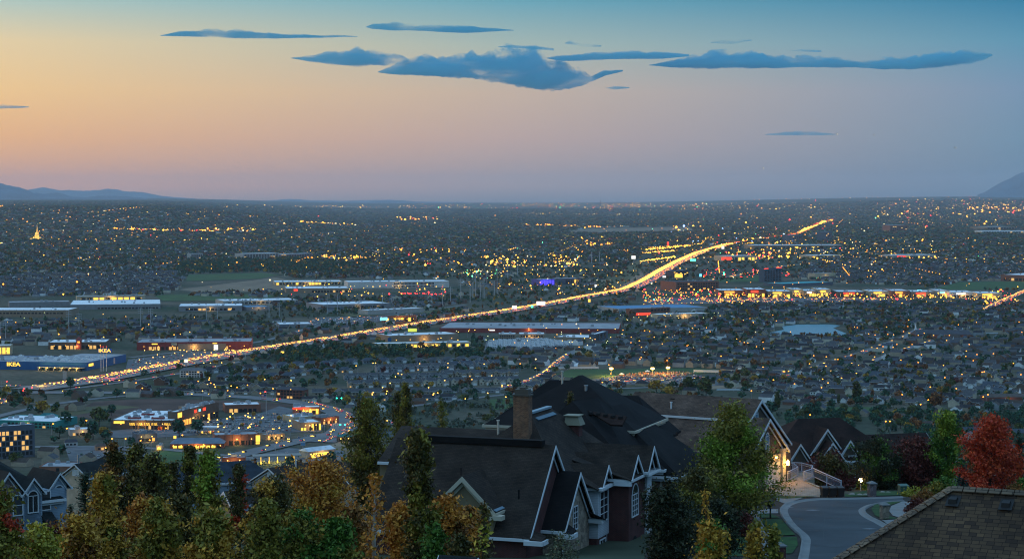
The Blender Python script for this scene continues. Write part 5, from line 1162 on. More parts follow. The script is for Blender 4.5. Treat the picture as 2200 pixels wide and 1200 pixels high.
def car_stuff():
    u = MB(); u.add(_cb); P0 = np.array(u.v); F0 = u.f
    V = []; Fc = []; M = []; cl = list(CARC)
    hb = MB(); hb.ball((-.62, 2.12, .68), .34, 0, 6, 4, .75); hb.ball((.62, 2.12, .68), .34, 0, 6, 4, .75)
    tb = MB(); tb.box(-.9, -2.3, .6, -.4, -2.15, 1.0); tb.box(.4, -2.3, .6, .9, -2.15, 1.0)
    for c in CARS[NCAR:]:
        ca, sa = math.cos(c[4]), math.sin(c[4]); k = rnd.randrange(len(cl)); s = 1.0
        hs = max(1.1, (c[0] / 3000) ** 1.0)
        for mb, m_, on in ((_cb, k, True), (hb, len(cl), c[6]), (tb, len(cl) + 1, c[6])):
            if not on or (mb is _cb and c[0] > 5500): continue
            q = hs if mb is not _cb else 1.0
            i = len(V); V += [(c[1] + (x * q) * ca - (y) * sa, c[2] + (x * q) * sa + y * ca, c[3] + .68 + (z - .68) * q) for x, y, z in mb.v]
            Fc += [tuple(i + j for j in f) for f in mb.f]; M += [m_] * len(mb.f)
    me = bpy.data.meshes.new('far_traffic'); me.from_pydata(V, [], Fc)
    for k in cl: me.materials.append(CBM[k].materials[0])
    me.materials.append(E_HEAD); me.materials.append(E_TAIL); me.polygons.foreach_set('material_index', M); me.update()
    kind(ob('far_traffic', me), 'stuff')['label'] = 'stream of distant traffic and parked cars'
    print('cars', len(CARS))
car_stuff()
# ------------------------------------------------------------------ campers in the yard
def campers():
    W = mat('camper white', (.68, .7, .72), .5); b = MB(); b.box(-1.25, -3.6, .7, 1.25, 2.6, 3.2); b.hexa([(-1.2, 2.6, .7), (1.2, 2.6, .7), (1.2, 3.9, .7), (-1.2, 3.9, .7), (-1.2, 2.6, 3.0), (1.2, 2.6, 3.0), (1.2, 3.1, 2.2), (-1.2, 3.1, 2.2)])
    b.box(-.5, -1, 3.2, .5, .2, 3.5)
    for y in (-2, 2): b.tube((-1.2, y, .4), (1.2, y, .4), .4, .4, 8, 1)
    wm_ = MB(); wm_.box(-1.3, -2.4, 1.8, 1.3, -.6, 2.5); wm_.box(-1.3, .3, 1.8, 1.3, 1.6, 2.5)
    bm_ = b.mesh('body', [W, _tyre]); wn = wm_.mesh('windows', M_GLASS); items = []
    poly = [gnd(*p) for p in ((1042, 750), (1048, 734), (1120, 730), (1232, 732), (1225, 744), (1140, 750))]; pp = [(p.x, p.y) for p in poly]
    for r_ in range(11):
        for k in range(26):
            x = -70 + k * 6.6 + rnd.gauss(0, .4); y = 2590 + r_ * 19 + rnd.gauss(0, .6)
            if inpoly(np.array([(x, y)]), pp)[0] and rnd.random() < .85:
                t = thing('camper', '', 'camper', (x, y, .2), R(62) + rnd.gauss(0, .06), 'white campers parked in the yard'); ob('body', bm_, t); ob('windows', wn, t)
                p = prj(x, y, 0); items.append((t, 'white camper in the ' + ordw(r_) + ' row of the yard', p[0], p[1]))
    label_rows(items)
campers()
# ------------------------------------------------------------------ street lamps
def lamp_mesh(h, em, r):
    p = MB(); p.tube((0, 0, -.3), (0, 0, h), .16, .09, 6); p.tube((0, 0, h), (1.6, 0, h + .3), .08, .06, 5); g = MB(); g.ball((0, 0, 0), r, 0, 8, 5, .8)
    return p.mesh('pole', M_METAL), g.mesh('lamp_head', em)
LM = {'orange': lamp_mesh(9, E_SOD, .62), 'yellow': lamp_mesh(9, E_LAMP, .55), 'white': lamp_mesh(10, mat('cool lamp', (.5, .5, .4), .5, (.9, .95, .40), 3.5), .5)}
LAMPS = []
def lamp(px, py, c): p = gnd(px, py + 9 * F / max(1400, gnd(px, py).y) * .8); LAMPS.append((p.y, p.x, p.y, p.z, c))
for (px, py) in ((59, 718), (290, 826), (303, 838), (427, 823), (454, 827), (488, 843), (506, 836), (535, 831), (557, 849), (680, 687), (735, 687), (752, 684), (775, 681), (790, 690), (668, 693), (640, 713), (1313, 806), (1118, 785), (1200, 827), (1291, 825), (1338, 712), (1383, 713), (1432, 704), (1424, 717), (1406, 727), (1376, 749), (1354, 727), (1643, 752), (1638, 738), (1742, 785), (1823, 752), (1777, 770), (1876, 770), (1899, 759), (1921, 749), (1928, 743), (1922, 722), (1975, 723), (2008, 723), (2038, 723), (1962, 743), (1982, 765), (2080, 743), (2074, 757), (1697, 801), (1686, 802), (1764, 818), (1810, 816), (1840, 805), (1766, 836), (1614, 844), (2028, 788), (2066, 808), (2027, 815), (1998, 835), (2088, 778), (2113, 803), (1937, 852), (1974, 873), (1996, 863), (2018, 854), (2112, 857), (2120, 852), (1740, 896), (1892, 918), (1900, 910), (1914, 910), (2005, 915), (1838, 705), (1825, 661), (1710, 657), (1660, 679), (1668, 692), (1750, 674), (1905, 705), (2100, 695), (2187, 694), (2060, 700), (1950, 690)): lamp(px, py, 'orange')
for (px, py) in ((148, 925), (182, 908), (242, 948), (268, 948), (111, 915), (358, 924), (530, 924), (388, 940), (298, 952), (440, 960), (592, 955), (325, 950)): lamp(px, py, 'orange')
for k in range(9): lamp(300 + 26 * k, 768 - 1.8 * k + rnd.uniform(-5, 9), 'yellow')
for k in range(26): lamp(rnd.uniform(285, 500), rnd.uniform(753, 785) if k % 2 else 755, 'yellow')
for k in range(24): lamp(rnd.uniform(440, 640), rnd.uniform(888, 925), 'yellow')
for k in range(30): lamp(rnd.uniform(760, 1090), rnd.uniform(780, 862), 'yellow')
for k in range(12): lamp(rnd.uniform(430, 700), rnd.uniform(815, 856), 'yellow')
for k in range(26): lamp(rnd.uniform(1080, 1640), rnd.uniform(690, 800), 'orange')
for k in range(34): lamp(rnd.uniform(1600, 2200), rnd.uniform(660, 850), 'orange')
for k in range(44): lamp(rnd.uniform(600, 960), rnd.uniform(616, 646), rnd.choice(['yellow', 'yellow', 'white']))
for k in range(30): lamp(rnd.uniform(0, 420), rnd.uniform(630, 690), rnd.choice(['yellow', 'white']))
for k in range(26): lamp(rnd.uniform(940, 1340), rnd.uniform(706, 740), rnd.choice(['yellow', 'yellow', 'white']))
for k in range(80): lamp(rnd.uniform(1385, 2150), rnd.uniform(630, 653), rnd.choice(['yellow', 'yellow', 'yellow', 'orange']))
for k in range(40): lamp(rnd.uniform(1385, 1570), rnd.uniform(622, 655), rnd.choice(['yellow', 'yellow', 'orange']))
for k in range(24): lamp(rnd.uniform(1330, 1560), rnd.uniform(672, 690), rnd.choice(['yellow', 'white']))
LAMPS = [l for l in LAMPS if vis(np.array([prj(l[1], l[2], l[3])]))[0]]
LAMPS.sort(); litems = []
for l in LAMPS[:300]:
    t = thing('street_lamp', '', 'street lamp', (l[1], l[2], l[3]), rnd.random() * 6.28, 'street lamps of the valley'); pm_, hm_ = LM[l[4]]
    ob('pole', pm_, t); ob('lamp_head', hm_, t, (1.6, 0, 9.2)); p = prj(l[1], l[2], l[3] + 9); litems.append((t, 'glowing ' + l[4] + ' street lamp', p[0], p[1]))
label_all(litems)
# ------------------------------------------------------------------ countless far lights
CL = {'o': mat('far orange light', (.5, .2, .05), .5, (1, .32, .022), 5.0), 'y': mat('far yellow light', (.5, .3, .05), .5, (1, .48, .04), 5.5), 'w': mat('far white light', (.5, .5, .4), .5, (1, .75, .33), 2.6), 'r': mat('far red light', (.4, .02, .02), .5, (1, .03, .03), 7.0), 'g': mat('far green light', (.02, .4, .1), .5, (.15, 1, .4), 5.0), 'b': mat('far blue light', (.1, .2, .5), .5, (.3, .5, 1), 6.0)}
def city_lights():
    pts = []
    def cl(x0, x1, y0, y1, n, mix='ooooyyywr', s=1.0, row=False, hgt=8):
        for k in range(n):
            x = rnd.uniform(x0, x1) if not row else x0 + (x1 - x0) * (k + rnd.random() * .7) / n
            y = rnd.uniform(y0, y1) if not row else y0 + (y1 - y0) * (x - x0) / (x1 - x0) + rnd.gauss(0, .5)
            pts.append((x, y, rnd.choice(mix), s * min(1.9, max(.35, rnd.lognormvariate(-.25, .5))), hgt))
    cl(470, 900, 441.5, 447, 120, 'yyyow'); cl(900, 1520, 438, 453, 330, 'yyyyoowrg'); cl(1120, 1400, 436.5, 443, 110, 'ooy', 1.1); cl(1500, 1780, 437, 452, 130, 'yyyow'); cl(1620, 1780, 420, 424, 12, 'o', 1); cl(1780, 2210, 409, 424, 60, 'ooooy', 1.0); cl(1980, 2210, 411, 414, 22, 'or', .9)
    cl(1880, 2210, 428, 470, 380, 'yyyyooorw'); cl(2080, 2210, 434, 455, 140, 'yyoo', 1.2); cl(1500, 2200, 425, 500, 200, 'yyooorw')
    cl(245, 470, 495, 499, 110, 'yyywoor', 1.05, True); cl(440, 560, 494, 500, 45, 'oooyw', 1.2); cl(640, 770, 479, 486, 75, 'yywo', 1, True); cl(845, 940, 468, 475, 60, 'ooyyr', 1.1); cl(1130, 1290, 485, 489, 70, 'ooo', .95, True); cl(1100, 1400, 460, 463, 60, 'yyow', .9, True)
    cl(0, 250, 442, 530, 70, 'ooow'); cl(0, 1100, 452, 560, 190, 'oooooyywr', .8); cl(1000, 2200, 452, 560, 240, 'oooyyywrg', .85); cl(0, 2200, 560, 640, 90, 'ooyyw', .8)
    cl(660, 800, 552, 560, 55, 'yyoo'); cl(800, 1000, 535, 575, 60, 'ooyyr'); cl(900, 980, 544, 547, 6, 'y', 1.8); cl(1040, 1250, 553, 578, 120, 'yyyyow', 1.05); cl(1200, 1340, 512, 528, 70, 'yyyo'); cl(1230, 1310, 527, 531, 24, 'o', 1.2)
    cl(1385, 1505, 541, 528, 60, 'yyyyyo', .95, True); cl(1385, 1480, 537, 531, 50, 'yyyyo', .8, True); cl(1375, 1450, 548, 543, 40, 'yyyyy', .8, True); cl(1375, 1450, 566, 556, 50, 'yyyyy', 1.0, True); cl(1718, 1775, 500, 478, 70, 'yyyo', 1.3, True); cl(1725, 1790, 497, 474, 60, 'yoo', .9, True); cl(1440, 1800, 488, 530, 180, 'yyyoorb'); cl(1600, 2010, 513, 560, 260, 'yyyyoow'); cl(1560, 1660, 545, 562, 60, 'yyorr')
    cl(1380, 1580, 628, 655, 150, 'yyyooorrg', .85); cl(1540, 2150, 634, 652, 230, 'yyyyoor', .8); cl(1500, 1700, 582, 602, 60, 'rrrro', .75); cl(600, 960, 618, 645, 60, 'yyyr', .8); cl(960, 1080, 585, 605, 40, 'ywg'); cl(1060, 1330, 560, 640, 90, 'yyyoow', .8); cl(860, 950, 637, 640, 20, 'r', .8, True)
    cl(2110, 2195, 629, 664, 40, 'yyor', 1.0); cl(1550, 2150, 655, 660, 16, 'oy', 1.0); cl(0, 420, 700, 745, 18, 'oy', .8); cl(1100, 1640, 690, 790, 40, 'ow', .7)
    for k in range(150):                                   # street lamps strung along far streets
        q = gnd(rnd.uniform(-50, 2250), 446 + 170 * rnd.random() ** 1.7); a_ = R(rnd.choice((-4, -4, 86, 86, -22, 68)) + rnd.gauss(0, 3)); st_ = max(45, q.y * .011) * rnd.uniform(.8, 1.3); n_ = rnd.randint(6, 22); mx = rnd.choice(('o', 'o', 'oy', 'y', 'oow')); s_ = rnd.uniform(.42, .85)
        for j in range(n_):
            x, y = q.x + math.cos(a_) * st_ * j, q.y + math.sin(a_) * st_ * j
            if y > 2900 and rnd.random() < .85: u_ = prj(x, y, tz(x, y)); pts.append((u_[0], u_[1], rnd.choice(mx), s_ * rnd.uniform(.8, 1.2), 8))
    oc = np.array([(1, 0, 0), (-1, 0, 0), (0, 1, 0), (0, -1, 0), (0, 0, 1), (0, 0, -1)], float); of = np.array([(0, 2, 4), (2, 1, 4), (1, 3, 4), (3, 0, 4), (2, 0, 5), (1, 2, 5), (3, 1, 5), (0, 3, 5)])
    V = []; Fc = []; M = []; ks = list(CL)
    for x, y, c, s, hg in pts:
        p = gnd(x, y); r_ = min(5.5, max(.55, p.y * .00033)) * s
        g = max(hg, r_ + 2); i = len(V) * 6; V.append(oc * r_ + np.array([p.x, p.y, p.z + g])); Fc.append(of + i); M += [ks.index(c)] * 8
    kind(ob('city_lights', npmesh('city_lights', np.concatenate(V), np.concatenate(Fc), [CL[k] for k in ks], np.array(M))), 'stuff')['label'] = 'countless tiny lights of the far city'
city_lights()
# ------------------------------------------------------------------ tall poles, billboards, signals, flag, floodlights, aircraft
pit = []
for (px, pb, pt) in ((2, 738, 690), (12, 735, 686), (148, 719, 666), (170, 716, 672), (302, 708, 660), (324, 709, 661), (444, 694, 655), (467, 694, 652), (578, 682, 646), (600, 680, 650), (703, 676, 636), (725, 676, 632), (822, 664, 628), (842, 664, 635), (928, 658, 625), (951, 660, 612), (968, 652, 615), (990, 650, 598), (1010, 650, 601), (1016, 640, 586), (1022, 640, 578), (1032, 642, 606), (1040, 640, 596), (1046, 615, 584), (1062, 638, 602), (1068, 636, 560), (1091, 602, 566), (1112, 590, 566), (1170, 575, 552), (1271, 565, 540), (1288, 565, 540), (965, 520, 505), (1145, 500, 488), (1160, 500, 487)):
    p = gnd(px, pb); H = (pb - pt) * p.y / F; t = thing('transmission_pole', '', 'pole', tuple(p), 0, 'steel transmission poles'); r_ = max(.5, p.y * .00018)
    u = MB(); u.tube((0, 0, -1), (0, 0, H), r_, r_ * .6, 8); u.build('pole', mat('pale steel pole', (.42, .45, .48), .6), t)
    u = MB(); u.box(-4, -.25, 0, 4, .25, .5); u.box(-3.8, -.1, -1.2, -3.5, .1, 0); u.box(3.5, -.1, -1.2, 3.8, .1, 0); am = u.mesh('cross_arm', mat('pale steel pole', ()))
    for k in (.94, .84, .74): ob('cross_arm', am, t, (0, 0, H * k))
    pit.append((t, 'tall pale steel transmission pole', px, pb))
label_all(pit)
def sign(name, lab, px, pt, pb, wpx, bottom, m, cat='sign'):
    p = gnd(px, bottom); s = p.y / F; t = thing(name, lab, cat, tuple(p)); u = MB(); u.tube((0, .6, 0), (0, .6, (bottom - pt) * s), .5, .45, 8); u.build('post', M_METAL, t)
    u = MB(); u.box(-wpx / 2 * s, -.4, (bottom - pb) * s, wpx / 2 * s, .3, (bottom - pt) * s); bd = u.build('board', m, t)
    u = MB(); x = wpx / 2 * s; z0, z1 = (bottom - pb) * s, (bottom - pt) * s
    for q in ((-x - .2, z0 - .2, x + .2, z0), (-x - .2, z1, x + .2, z1 + .2), (-x - .2, z0, -x, z1), (x, z0, x + .2, z1)): u.box(q[0], -.5, q[1], q[2], .35, q[3])
    u.build('frame', M_METAL, bd); return t
E_BB = mat('billboard face', (.5, .5, .5), .5, (1, .80, .75), 1.4); E_BY = mat('billboard yellow', (.4, .4, .1), .5, (.8, .9, .1), .9)
sign('billboard', 'bright pinkish white billboard above the freeway', 1162, 647, 655, 19, 660, E_BB, 'billboard'); sign('billboard', 'pale lit billboard left of the pinkish one', 1105, 656, 663, 10, 667, E_WHT, 'billboard')
sign('billboard', 'yellow green billboard beside the five lamp store', 819, 717, 725, 20, 733, E_BY, 'billboard'); sign('billboard', 'cream billboard over the right freeway lanes', 886, 705, 712, 19, 720, E_BY, 'billboard'); sign('billboard', 'white billboard beside the orange dealership', 828, 680, 687, 18, 692, E_BB, 'billboard')
sign('road_sign', 'green overhead sign at the freeway edge', 829, 711, 720, 6, 735, mat('sign green', (.01, .14, .09))); sign('road_sign', 'green lit sign at the middle freeway', 1143, 655, 661, 5, 666, E_GRN); sign('road_sign', 'green road sign left of the apartment house', 391, 772, 778, 8, 788, mat('sign green', ())); sign('road_sign', 'white road sign beside the green one', 400, 771, 778, 7, 788, E_WHT)
sign('pole_sign', 'glowing white sign left of the freeway bend', 1361, 549, 556, 9, 566, E_WHT); sign('pole_sign', 'white sign by the violet office', 1280, 611, 618, 5, 622, E_WHT); sign('pole_sign', 'yellow tall sign right of the freeway', 1266, 642, 650, 5, 656, E_YEL); sign('pole_sign', 'white sign at the far freeway bend', 1553, 529, 535, 6, 542, E_WHT); sign('pole_sign', 'pale green sign beside the freeway bend', 1489, 556, 561, 12, 566, E_GRN)
sign('pole_sign', 'white hotel sign right of the bend', 1427, 592, 596, 7, 602, E_WHT); sign('pole_sign', 'bright yellow sign board above the retail strip', 1458, 588, 596, 17, 602, E_YEL); sign('pole_sign', 'small cyan sign in the dark field', 1505, 588, 594, 5, 600, E_CYN); sign('pole_sign', 'green sign in the dark field', 1555, 584, 591, 3, 598, E_GRN); sign('pole_sign', 'cyan lit sign on the retail strip', 1975, 622, 627, 9, 636, E_CYN)
sign('pole_sign', 'white sign with blue top near the blue-grey roof', 376, 935, 941, 6, 948, E_YEL); sign('pole_sign', 'yellow freeway lamp sign', 607, 754, 760, 7, 764, E_YEL); sign('pole_sign', 'blue road sign before the white roofed car wash', 651, 950, 956, 9, 962, mat('sign pale blue', (.1, .25, .45))); sign('pole_sign', 'white pylon sign before the red retail building', 464, 740, 751, 9, 755, E_WHT)
sign('pole_sign', 'green pylon at the car dealerships', 1435, 520, 527, 4, 534, E_RED); sign('water_sign', 'white box on a mound in the dark field', 181, 853, 860, 6, 862, mat('pale panel', (.5, .55, .6)))
sign('tower_sign', 'pale concrete sign tower before the furniture store', 139, 797, 814, 7, 814, wallm('pale'))
def signal(px, pb, lab, c):
    p = gnd(px, pb); t = thing('traffic_light', lab, 'traffic light', tuple(p)); u = MB(); u.tube((0, 0, 0), (0, 0, 7), .15, .12, 6); u.tube((0, 0, 7), (6, 0, 7.4), .1, .08, 6); u.build('pole', M_METAL, t)
    u = MB(); u.box(5.6, -.2, 6.4, 6.1, .15, 7.5); h_ = u.build('signal_head', mat('signal black', (.02, .02, .02)), t); u = MB(); u.ball((5.85, -.35, 6.7), .6, 0, 8, 5); u.build('signal_lens', c, h_)
ES = mat('signal green', (.02, .3, .15), .5, (.02, 1, .55), 9.0); ESR = mat('signal red', (.3, .02, .02), .5, (1, .03, .02), 12.0)
for a in ((711, 869, 'green traffic light at the arterial crossing, first of two', ES), (721, 869, 'green traffic light at the arterial crossing, second of two', ES), (769, 880, 'green traffic light on the long mast by the poplar', ES), (717, 928, 'green traffic light at the boulevard corner, left one', ES), (727, 928, 'green traffic light at the boulevard corner, right one', ES), (57, 845, 'red traffic light alone on the far left road', ESR), (38, 852, 'red traffic light left by the loop ramp', ESR), (40, 848, 'red traffic light higher by the loop ramp', ESR), (3, 832, 'red traffic light at the left edge', ESR), (697, 928, 'red traffic light on the boulevard', ESR), (558, 855, 'red traffic light beside the flagpole', ESR)): signal(*a)
_p = gnd(572, 891); s_ = _p.y / F; t = thing('flagpole', 'tall white flagpole with red striped flag in the car park', 'flagpole', tuple(_p)); u = MB(); u.tube((0, 0, 0), (0, 0, 46 * s_), .22, .12, 8); u.build('pole', mat('white pole', ()), t)
u = MB()
for k in range(9):
    y0, y1 = .25 * math.sin(k), .25 * math.sin(k + 1)
    for j in range(7): u.hexa([(-k * .5, y0, 46 * s_ - 5 + j * .65), (-k * .5 - .5, y1, 46 * s_ - 5 + j * .65), (-k * .5 - .5, y1 + .04, 46 * s_ - 5 + j * .65), (-k * .5, y0 + .04, 46 * s_ - 5 + j * .65), (-k * .5, y0, 46 * s_ - 4.36 + j * .65), (-k * .5 - .5, y1, 46 * s_ - 4.36 + j * .65), (-k * .5 - .5, y1 + .04, 46 * s_ - 4.36 + j * .65), (-k * .5, y0 + .04, 46 * s_ - 4.36 + j * .65)], 2 if (j > 3 and k < 4) else j % 2)
u.build('flag', [mat('flag red', (.4, .03, .04)), mat('flag white', (.6, .6, .6)), mat('flag blue', (.02, .04, .2))], t)
for (px, pb, ph, lab) in ((1313, 808, 17, 'leftmost brilliant floodlight mast of the sports field'), (1402, 806, 15, 'middle brilliant floodlight mast of the sports field'), (1435, 806, 17, 'rightmost brilliant floodlight mast of the sports field')):
    p = gnd(px, pb); s_ = p.y / F; H = ph * s_; t = thing('floodlight_mast', lab, 'floodlight', tuple(p)); u = MB(); u.tube((0, 0, 0), (0, 0, H), .2, .14, 6); u.build('mast', M_METAL, t)
    u = MB(); u.box(-1.6, -.2, H - .3, 1.6, .2, H + .3); fr_ = u.build('lamp_frame', M_METAL, t)
    for k in (-1.1, 0, 1.1): u = MB(); u.ball((k, -.6, H), 1.2, 0, 8, 5); u.build('lamp', E_FLOOD, fr_)
    lamp_light('flood_light', (0, -1.2, H - 1.2), 65000, (1, .58, .12), .8, t)
def tent(px, pb, w, lab):
    p = gnd(px, pb); s_ = p.y / F; t = thing('tent', lab, 'tent', tuple(p)); u = MB(); W = w * s_; H = W * .35; u.face([(-W, -W, 2.2), (W, -W, 2.2), (0, 0, 2.2 + H * 1.6)]); u.face([(W, -W, 2.2), (W, W, 2.2), (0, 0, 2.2 + H * 1.6)]); u.face([(W, W, 2.2), (-W, W, 2.2), (0, 0, 2.2 + H * 1.6)]); u.face([(-W, W, 2.2), (-W, -W, 2.2), (0, 0, 2.2 + H * 1.6)]); u.build('canopy', mat('tent white', (.7, .7, .7)), t)
    for x in (-1, 1):
        for y in (-1, 1): u = MB(); u.tube((x * W * .95, y * W * .95, 0), (x * W * .95, y * W * .95, 2.2), .08, .08, 5); u.build('leg', M_METAL, t)
tent(1391, 801, 5, 'white peaked tent between the floodlights'); tent(1336, 807, 5, 'lit tent right of the leftmost floodlight'); tent(1245, 789, 13, 'big white marquee behind the white fence')
def crowd():
    V = []; F_ = []; M = []; u = MB(); u.tube((0, 0, 0), (0, 0, 1.4), .28, .22, 5); u.ball((0, 0, 1.6), .16, 0, 5, 3)
    pl = [(1320, 808), (1380, 801), (1470, 799), (1490, 803), (1440, 812), (1330, 815)]; g = [gnd(*p) for p in pl]; gp = [(p.x, p.y) for p in g]; xs = [p[0] for p in gp]; ys = [p[1] for p in gp]
    n = 0
    while n < 900:
        x, y = rnd.uniform(min(xs), max(xs)), rnd.uniform(min(ys), max(ys))
        if not inpoly(np.array([(x, y)]), gp)[0]: continue
        n += 1; i = len(V); V += [(x + a, y + b, c + .25) for a, b, c in u.v]; F_ += [tuple(i + k for k in f) for f in u.f]; M += [n % 4] * len(u.f)
    me = bpy.data.meshes.new('crowd'); me.from_pydata(V, [], F_)
    for c in ((.5, .5, .5), (.35, .05, .04), (.5, .3, .08), (.08, .08, .12)): me.materials.append(mat('crowd %g %g' % (c[0], c[1]), c))
    me.polygons.foreach_set('material_index', M); me.update(); kind(ob('crowd', me), 'stuff')['label'] = 'crowd standing under the floodlights'
crowd()
def fence_px(lab, a, b, h, m, name='fence'):
    A, B_ = gnd(*a), gnd(*b); d = B_ - A; L_ = d.length; t = thing(name, lab, 'fence', tuple(A), math.atan2(d.y, d.x)); n = int(L_ / 4)
    u = MB(); u.box(0, -.04, h * .25, L_, .04, h); u.build('panel', m, t); u = MB(); u.box(-.12, -.12, 0, .12, .12, h + .1); pm_ = u.mesh('post', m)
    for k in range(min(n, 95) + 1): ob('post', pm_, t, (L_ * k / max(1, min(n, 95)), -.1, 0))
WF = mat('white vinyl fence', (.62, .64, .66), .6)
fence_px('white fence along the back of the sports field', (1197, 793), (1286, 792), 3.0, WF); fence_px('long white fence in the suburb below the church', (2118, 717), (2230, 716), 2.4, WF); fence_px('pale wall along the road below the sports field', (1540, 839), (1612, 839), 2.4, WF); fence_px('white fence right of the left floodlit field', (1490, 800), (1545, 801), 3.5, WF)
for k, (px, py) in enumerate(((1408, 368), (1640, 361), (1798, 288), (1878, 290), (2052, 317))):
    p = at(px, py, 9000); t = thing('aeroplane', 'tiny aeroplane with its landing light on, %s from left in the dusk sky' % ordw(k), 'aeroplane', tuple(p), R(180), 'aeroplanes low over the valley')
    u = MB(); u.tube((0, -14, 0), (0, 12, 0), 1.6, 1.6, 8); u.tube((0, 12, 0), (0, 16, -.2), 1.6, .3, 8); u.build('fuselage', mat('aircraft white', (.5, .5, .5)), t)
    u = MB(); u.hexa([(-15, -5, -.6), (0, 0, -.8), (0, 5, -.8), (-15, -3, -.6), (-15, -5, -.4), (0, 0, -.4), (0, 5, -.4), (-15, -3, -.4)]); u.hexa([(0, 0, -.8), (15, -5, -.6), (15, -3, -.6), (0, 5, -.8), (0, 0, -.4), (15, -5, -.4), (15, -3, -.4), (0, 5, -.4)]); u.build('wing', mat('aircraft white', ()), t)
    u = MB(); u.box(-.2, -15, 1, .2, -11, 6); u.box(-5, -14.5, 1, 5, -12.5, 1.3); u.build('tail', mat('aircraft white', ()), t); u = MB(); u.ball((0, 15.5, -1.2), .8, 0, 8, 5); u.build('landing_light', mat('landing light', (.5, .5, .4), .4, (1, .8, .4), 30.0), t)
# ================================================================== the hillside street in the foreground
def fg(px, py, dz=0.0):
    """where the pixel's ray meets the near hillside"""
    d = ray(px, py); lo, hi = 60.0, 60.0; sx, sz = d.x / d.y, d.z / d.y
    while hi < 900 and CZ + sz * hi > tz(sx * hi, hi) + dz: lo = hi; hi += 2
    for _ in range(30):
        m = (lo + hi) / 2
        if CZ + sz * m > tz(sx * m, m) + dz: lo = m
        else: hi = m
    return Vector((sx * hi, hi, CZ + sz * hi))
class Frame:
    """a house's own axes: u along its length, v away, z up"""
    def __init__(s, px, py, Y, deg, zg):
        p = at(px, py, Y); s.o = Vector((p.x, p.y, zg)); a = R(deg); s.a = a
        s.u = Vector((math.cos(a), math.sin(a), 0)); s.v = Vector((-math.sin(a), math.cos(a), 0))
    def _hit(s, px, py, n, c):
        d = ray(px, py); t = (c + s.o.dot(n)) / d.dot(n); q = Vector((d.x * t, d.y * t, CZ + d.z * t)) - s.o
        return Vector((q.dot(s.u), q.dot(s.v), q.z))
    def pv(s, px, py, v):
        n = s.v; d = ray(px, py); t = (v + s.o.x * n.x + s.o.y * n.y) / (d.x * n.x + d.y * n.y); q = Vector((d.x * t, d.y * t, CZ + d.z * t)) - s.o
        return Vector((q.dot(s.u), q.dot(s.v), q.z))
    def pu(s, px, py, u):
        n = s.u; d = ray(px, py); t = (u + s.o.x * n.x + s.o.y * n.y) / (d.x * n.x + d.y * n.y); q = Vector((d.x * t, d.y * t, CZ + d.z * t)) - s.o
        return Vector((q.dot(s.u), q.dot(s.v), q.z))
def shingle(name, a, b, mo, rh=.145, bw=.32, var=.42): return course_mat(name, a, b, mo, bw, rh, .012, .9, .35, .5, 1, var, .5)
SH_C = shingle('brown shingles', (.046, .032, .024), (.029, .021, .017), (.011, .009, .008))
SH_K = shingle('black shingles', (.013, .011, .011), (.009, .008, .009), (.005, .005, .005))
SH_E = shingle('tan shake shingles', (.12, .078, .058), (.066, .045, .036), (.026, .019, .016), .2, .4, .45)
SH_F = shingle('red brown shingles', (.036, .018, .014), (.024, .013, .011), (.010, .007, .006))
SH_G = shingle('green black shingles', (.018, .024, .024), (.014, .018, .019), (.008, .009, .01))
SH_J = shingle('mottled architectural shingles', (.095, .060, .034), (.032, .022, .017), (.011, .008, .007), .135, .19, .45)
for n_ in SH_J.node_tree.nodes:
    if n_.type == 'TEX_BRICK': n_.offset = .37; n_.offset_frequency = 3; n_.squash = 1.5; n_.squash_frequency = 2; n_.inputs['Mortar Size'].default_value = .008; n_.inputs['Bias'].default_value = -.1
BR_C = course_mat('dark red brick', (.11, .030, .027), (.075, .023, .022), (.10, .07, .065), .22, .08, .012, .9, .3, .5, 1, .25, .8)
BR_CH = course_mat('chimney brick', (.30, .125, .065), (.13, .052, .034), (.22, .17, .12), .22, .08, .012, .9, .3, .5, 1, .2, .8)
BR_D = course_mat('tan brick', (.20, .12, .075), (.15, .09, .06), (.17, .13, .1), .22, .08, .012, .9, .3)
STU = mat('beige stucco', (.22, .165, .10), .9, var=.08, vscale=1.5); STU_D = mat('tan stucco', (.105, .08, .062), .9, var=.1, vscale=1.5); STU_F = mat('brown grey stucco', (.095, .075, .06), .9, var=.1, vscale=1.5)
TRIM = mat('white trim', (.62, .64, .66), .6); TRIM2 = mat('cream trim', (.5, .44, .34), .6)
SID_B = course_mat('blue grey siding', (.26, .33, .40), (.25, .32, .39), (.15, .19, .24), 4.0, .16, .012, .8, .3); SID_T = course_mat('tan siding', (.46, .37, .27), (.44, .355, .26), (.27, .21, .15), 4.0, .17, .012, .8, .3)
SID_W = course_mat('white siding', (.5, .52, .55), (.49, .51, .54), (.3, .31, .33), 4.0, .14, .012, .8, .3)
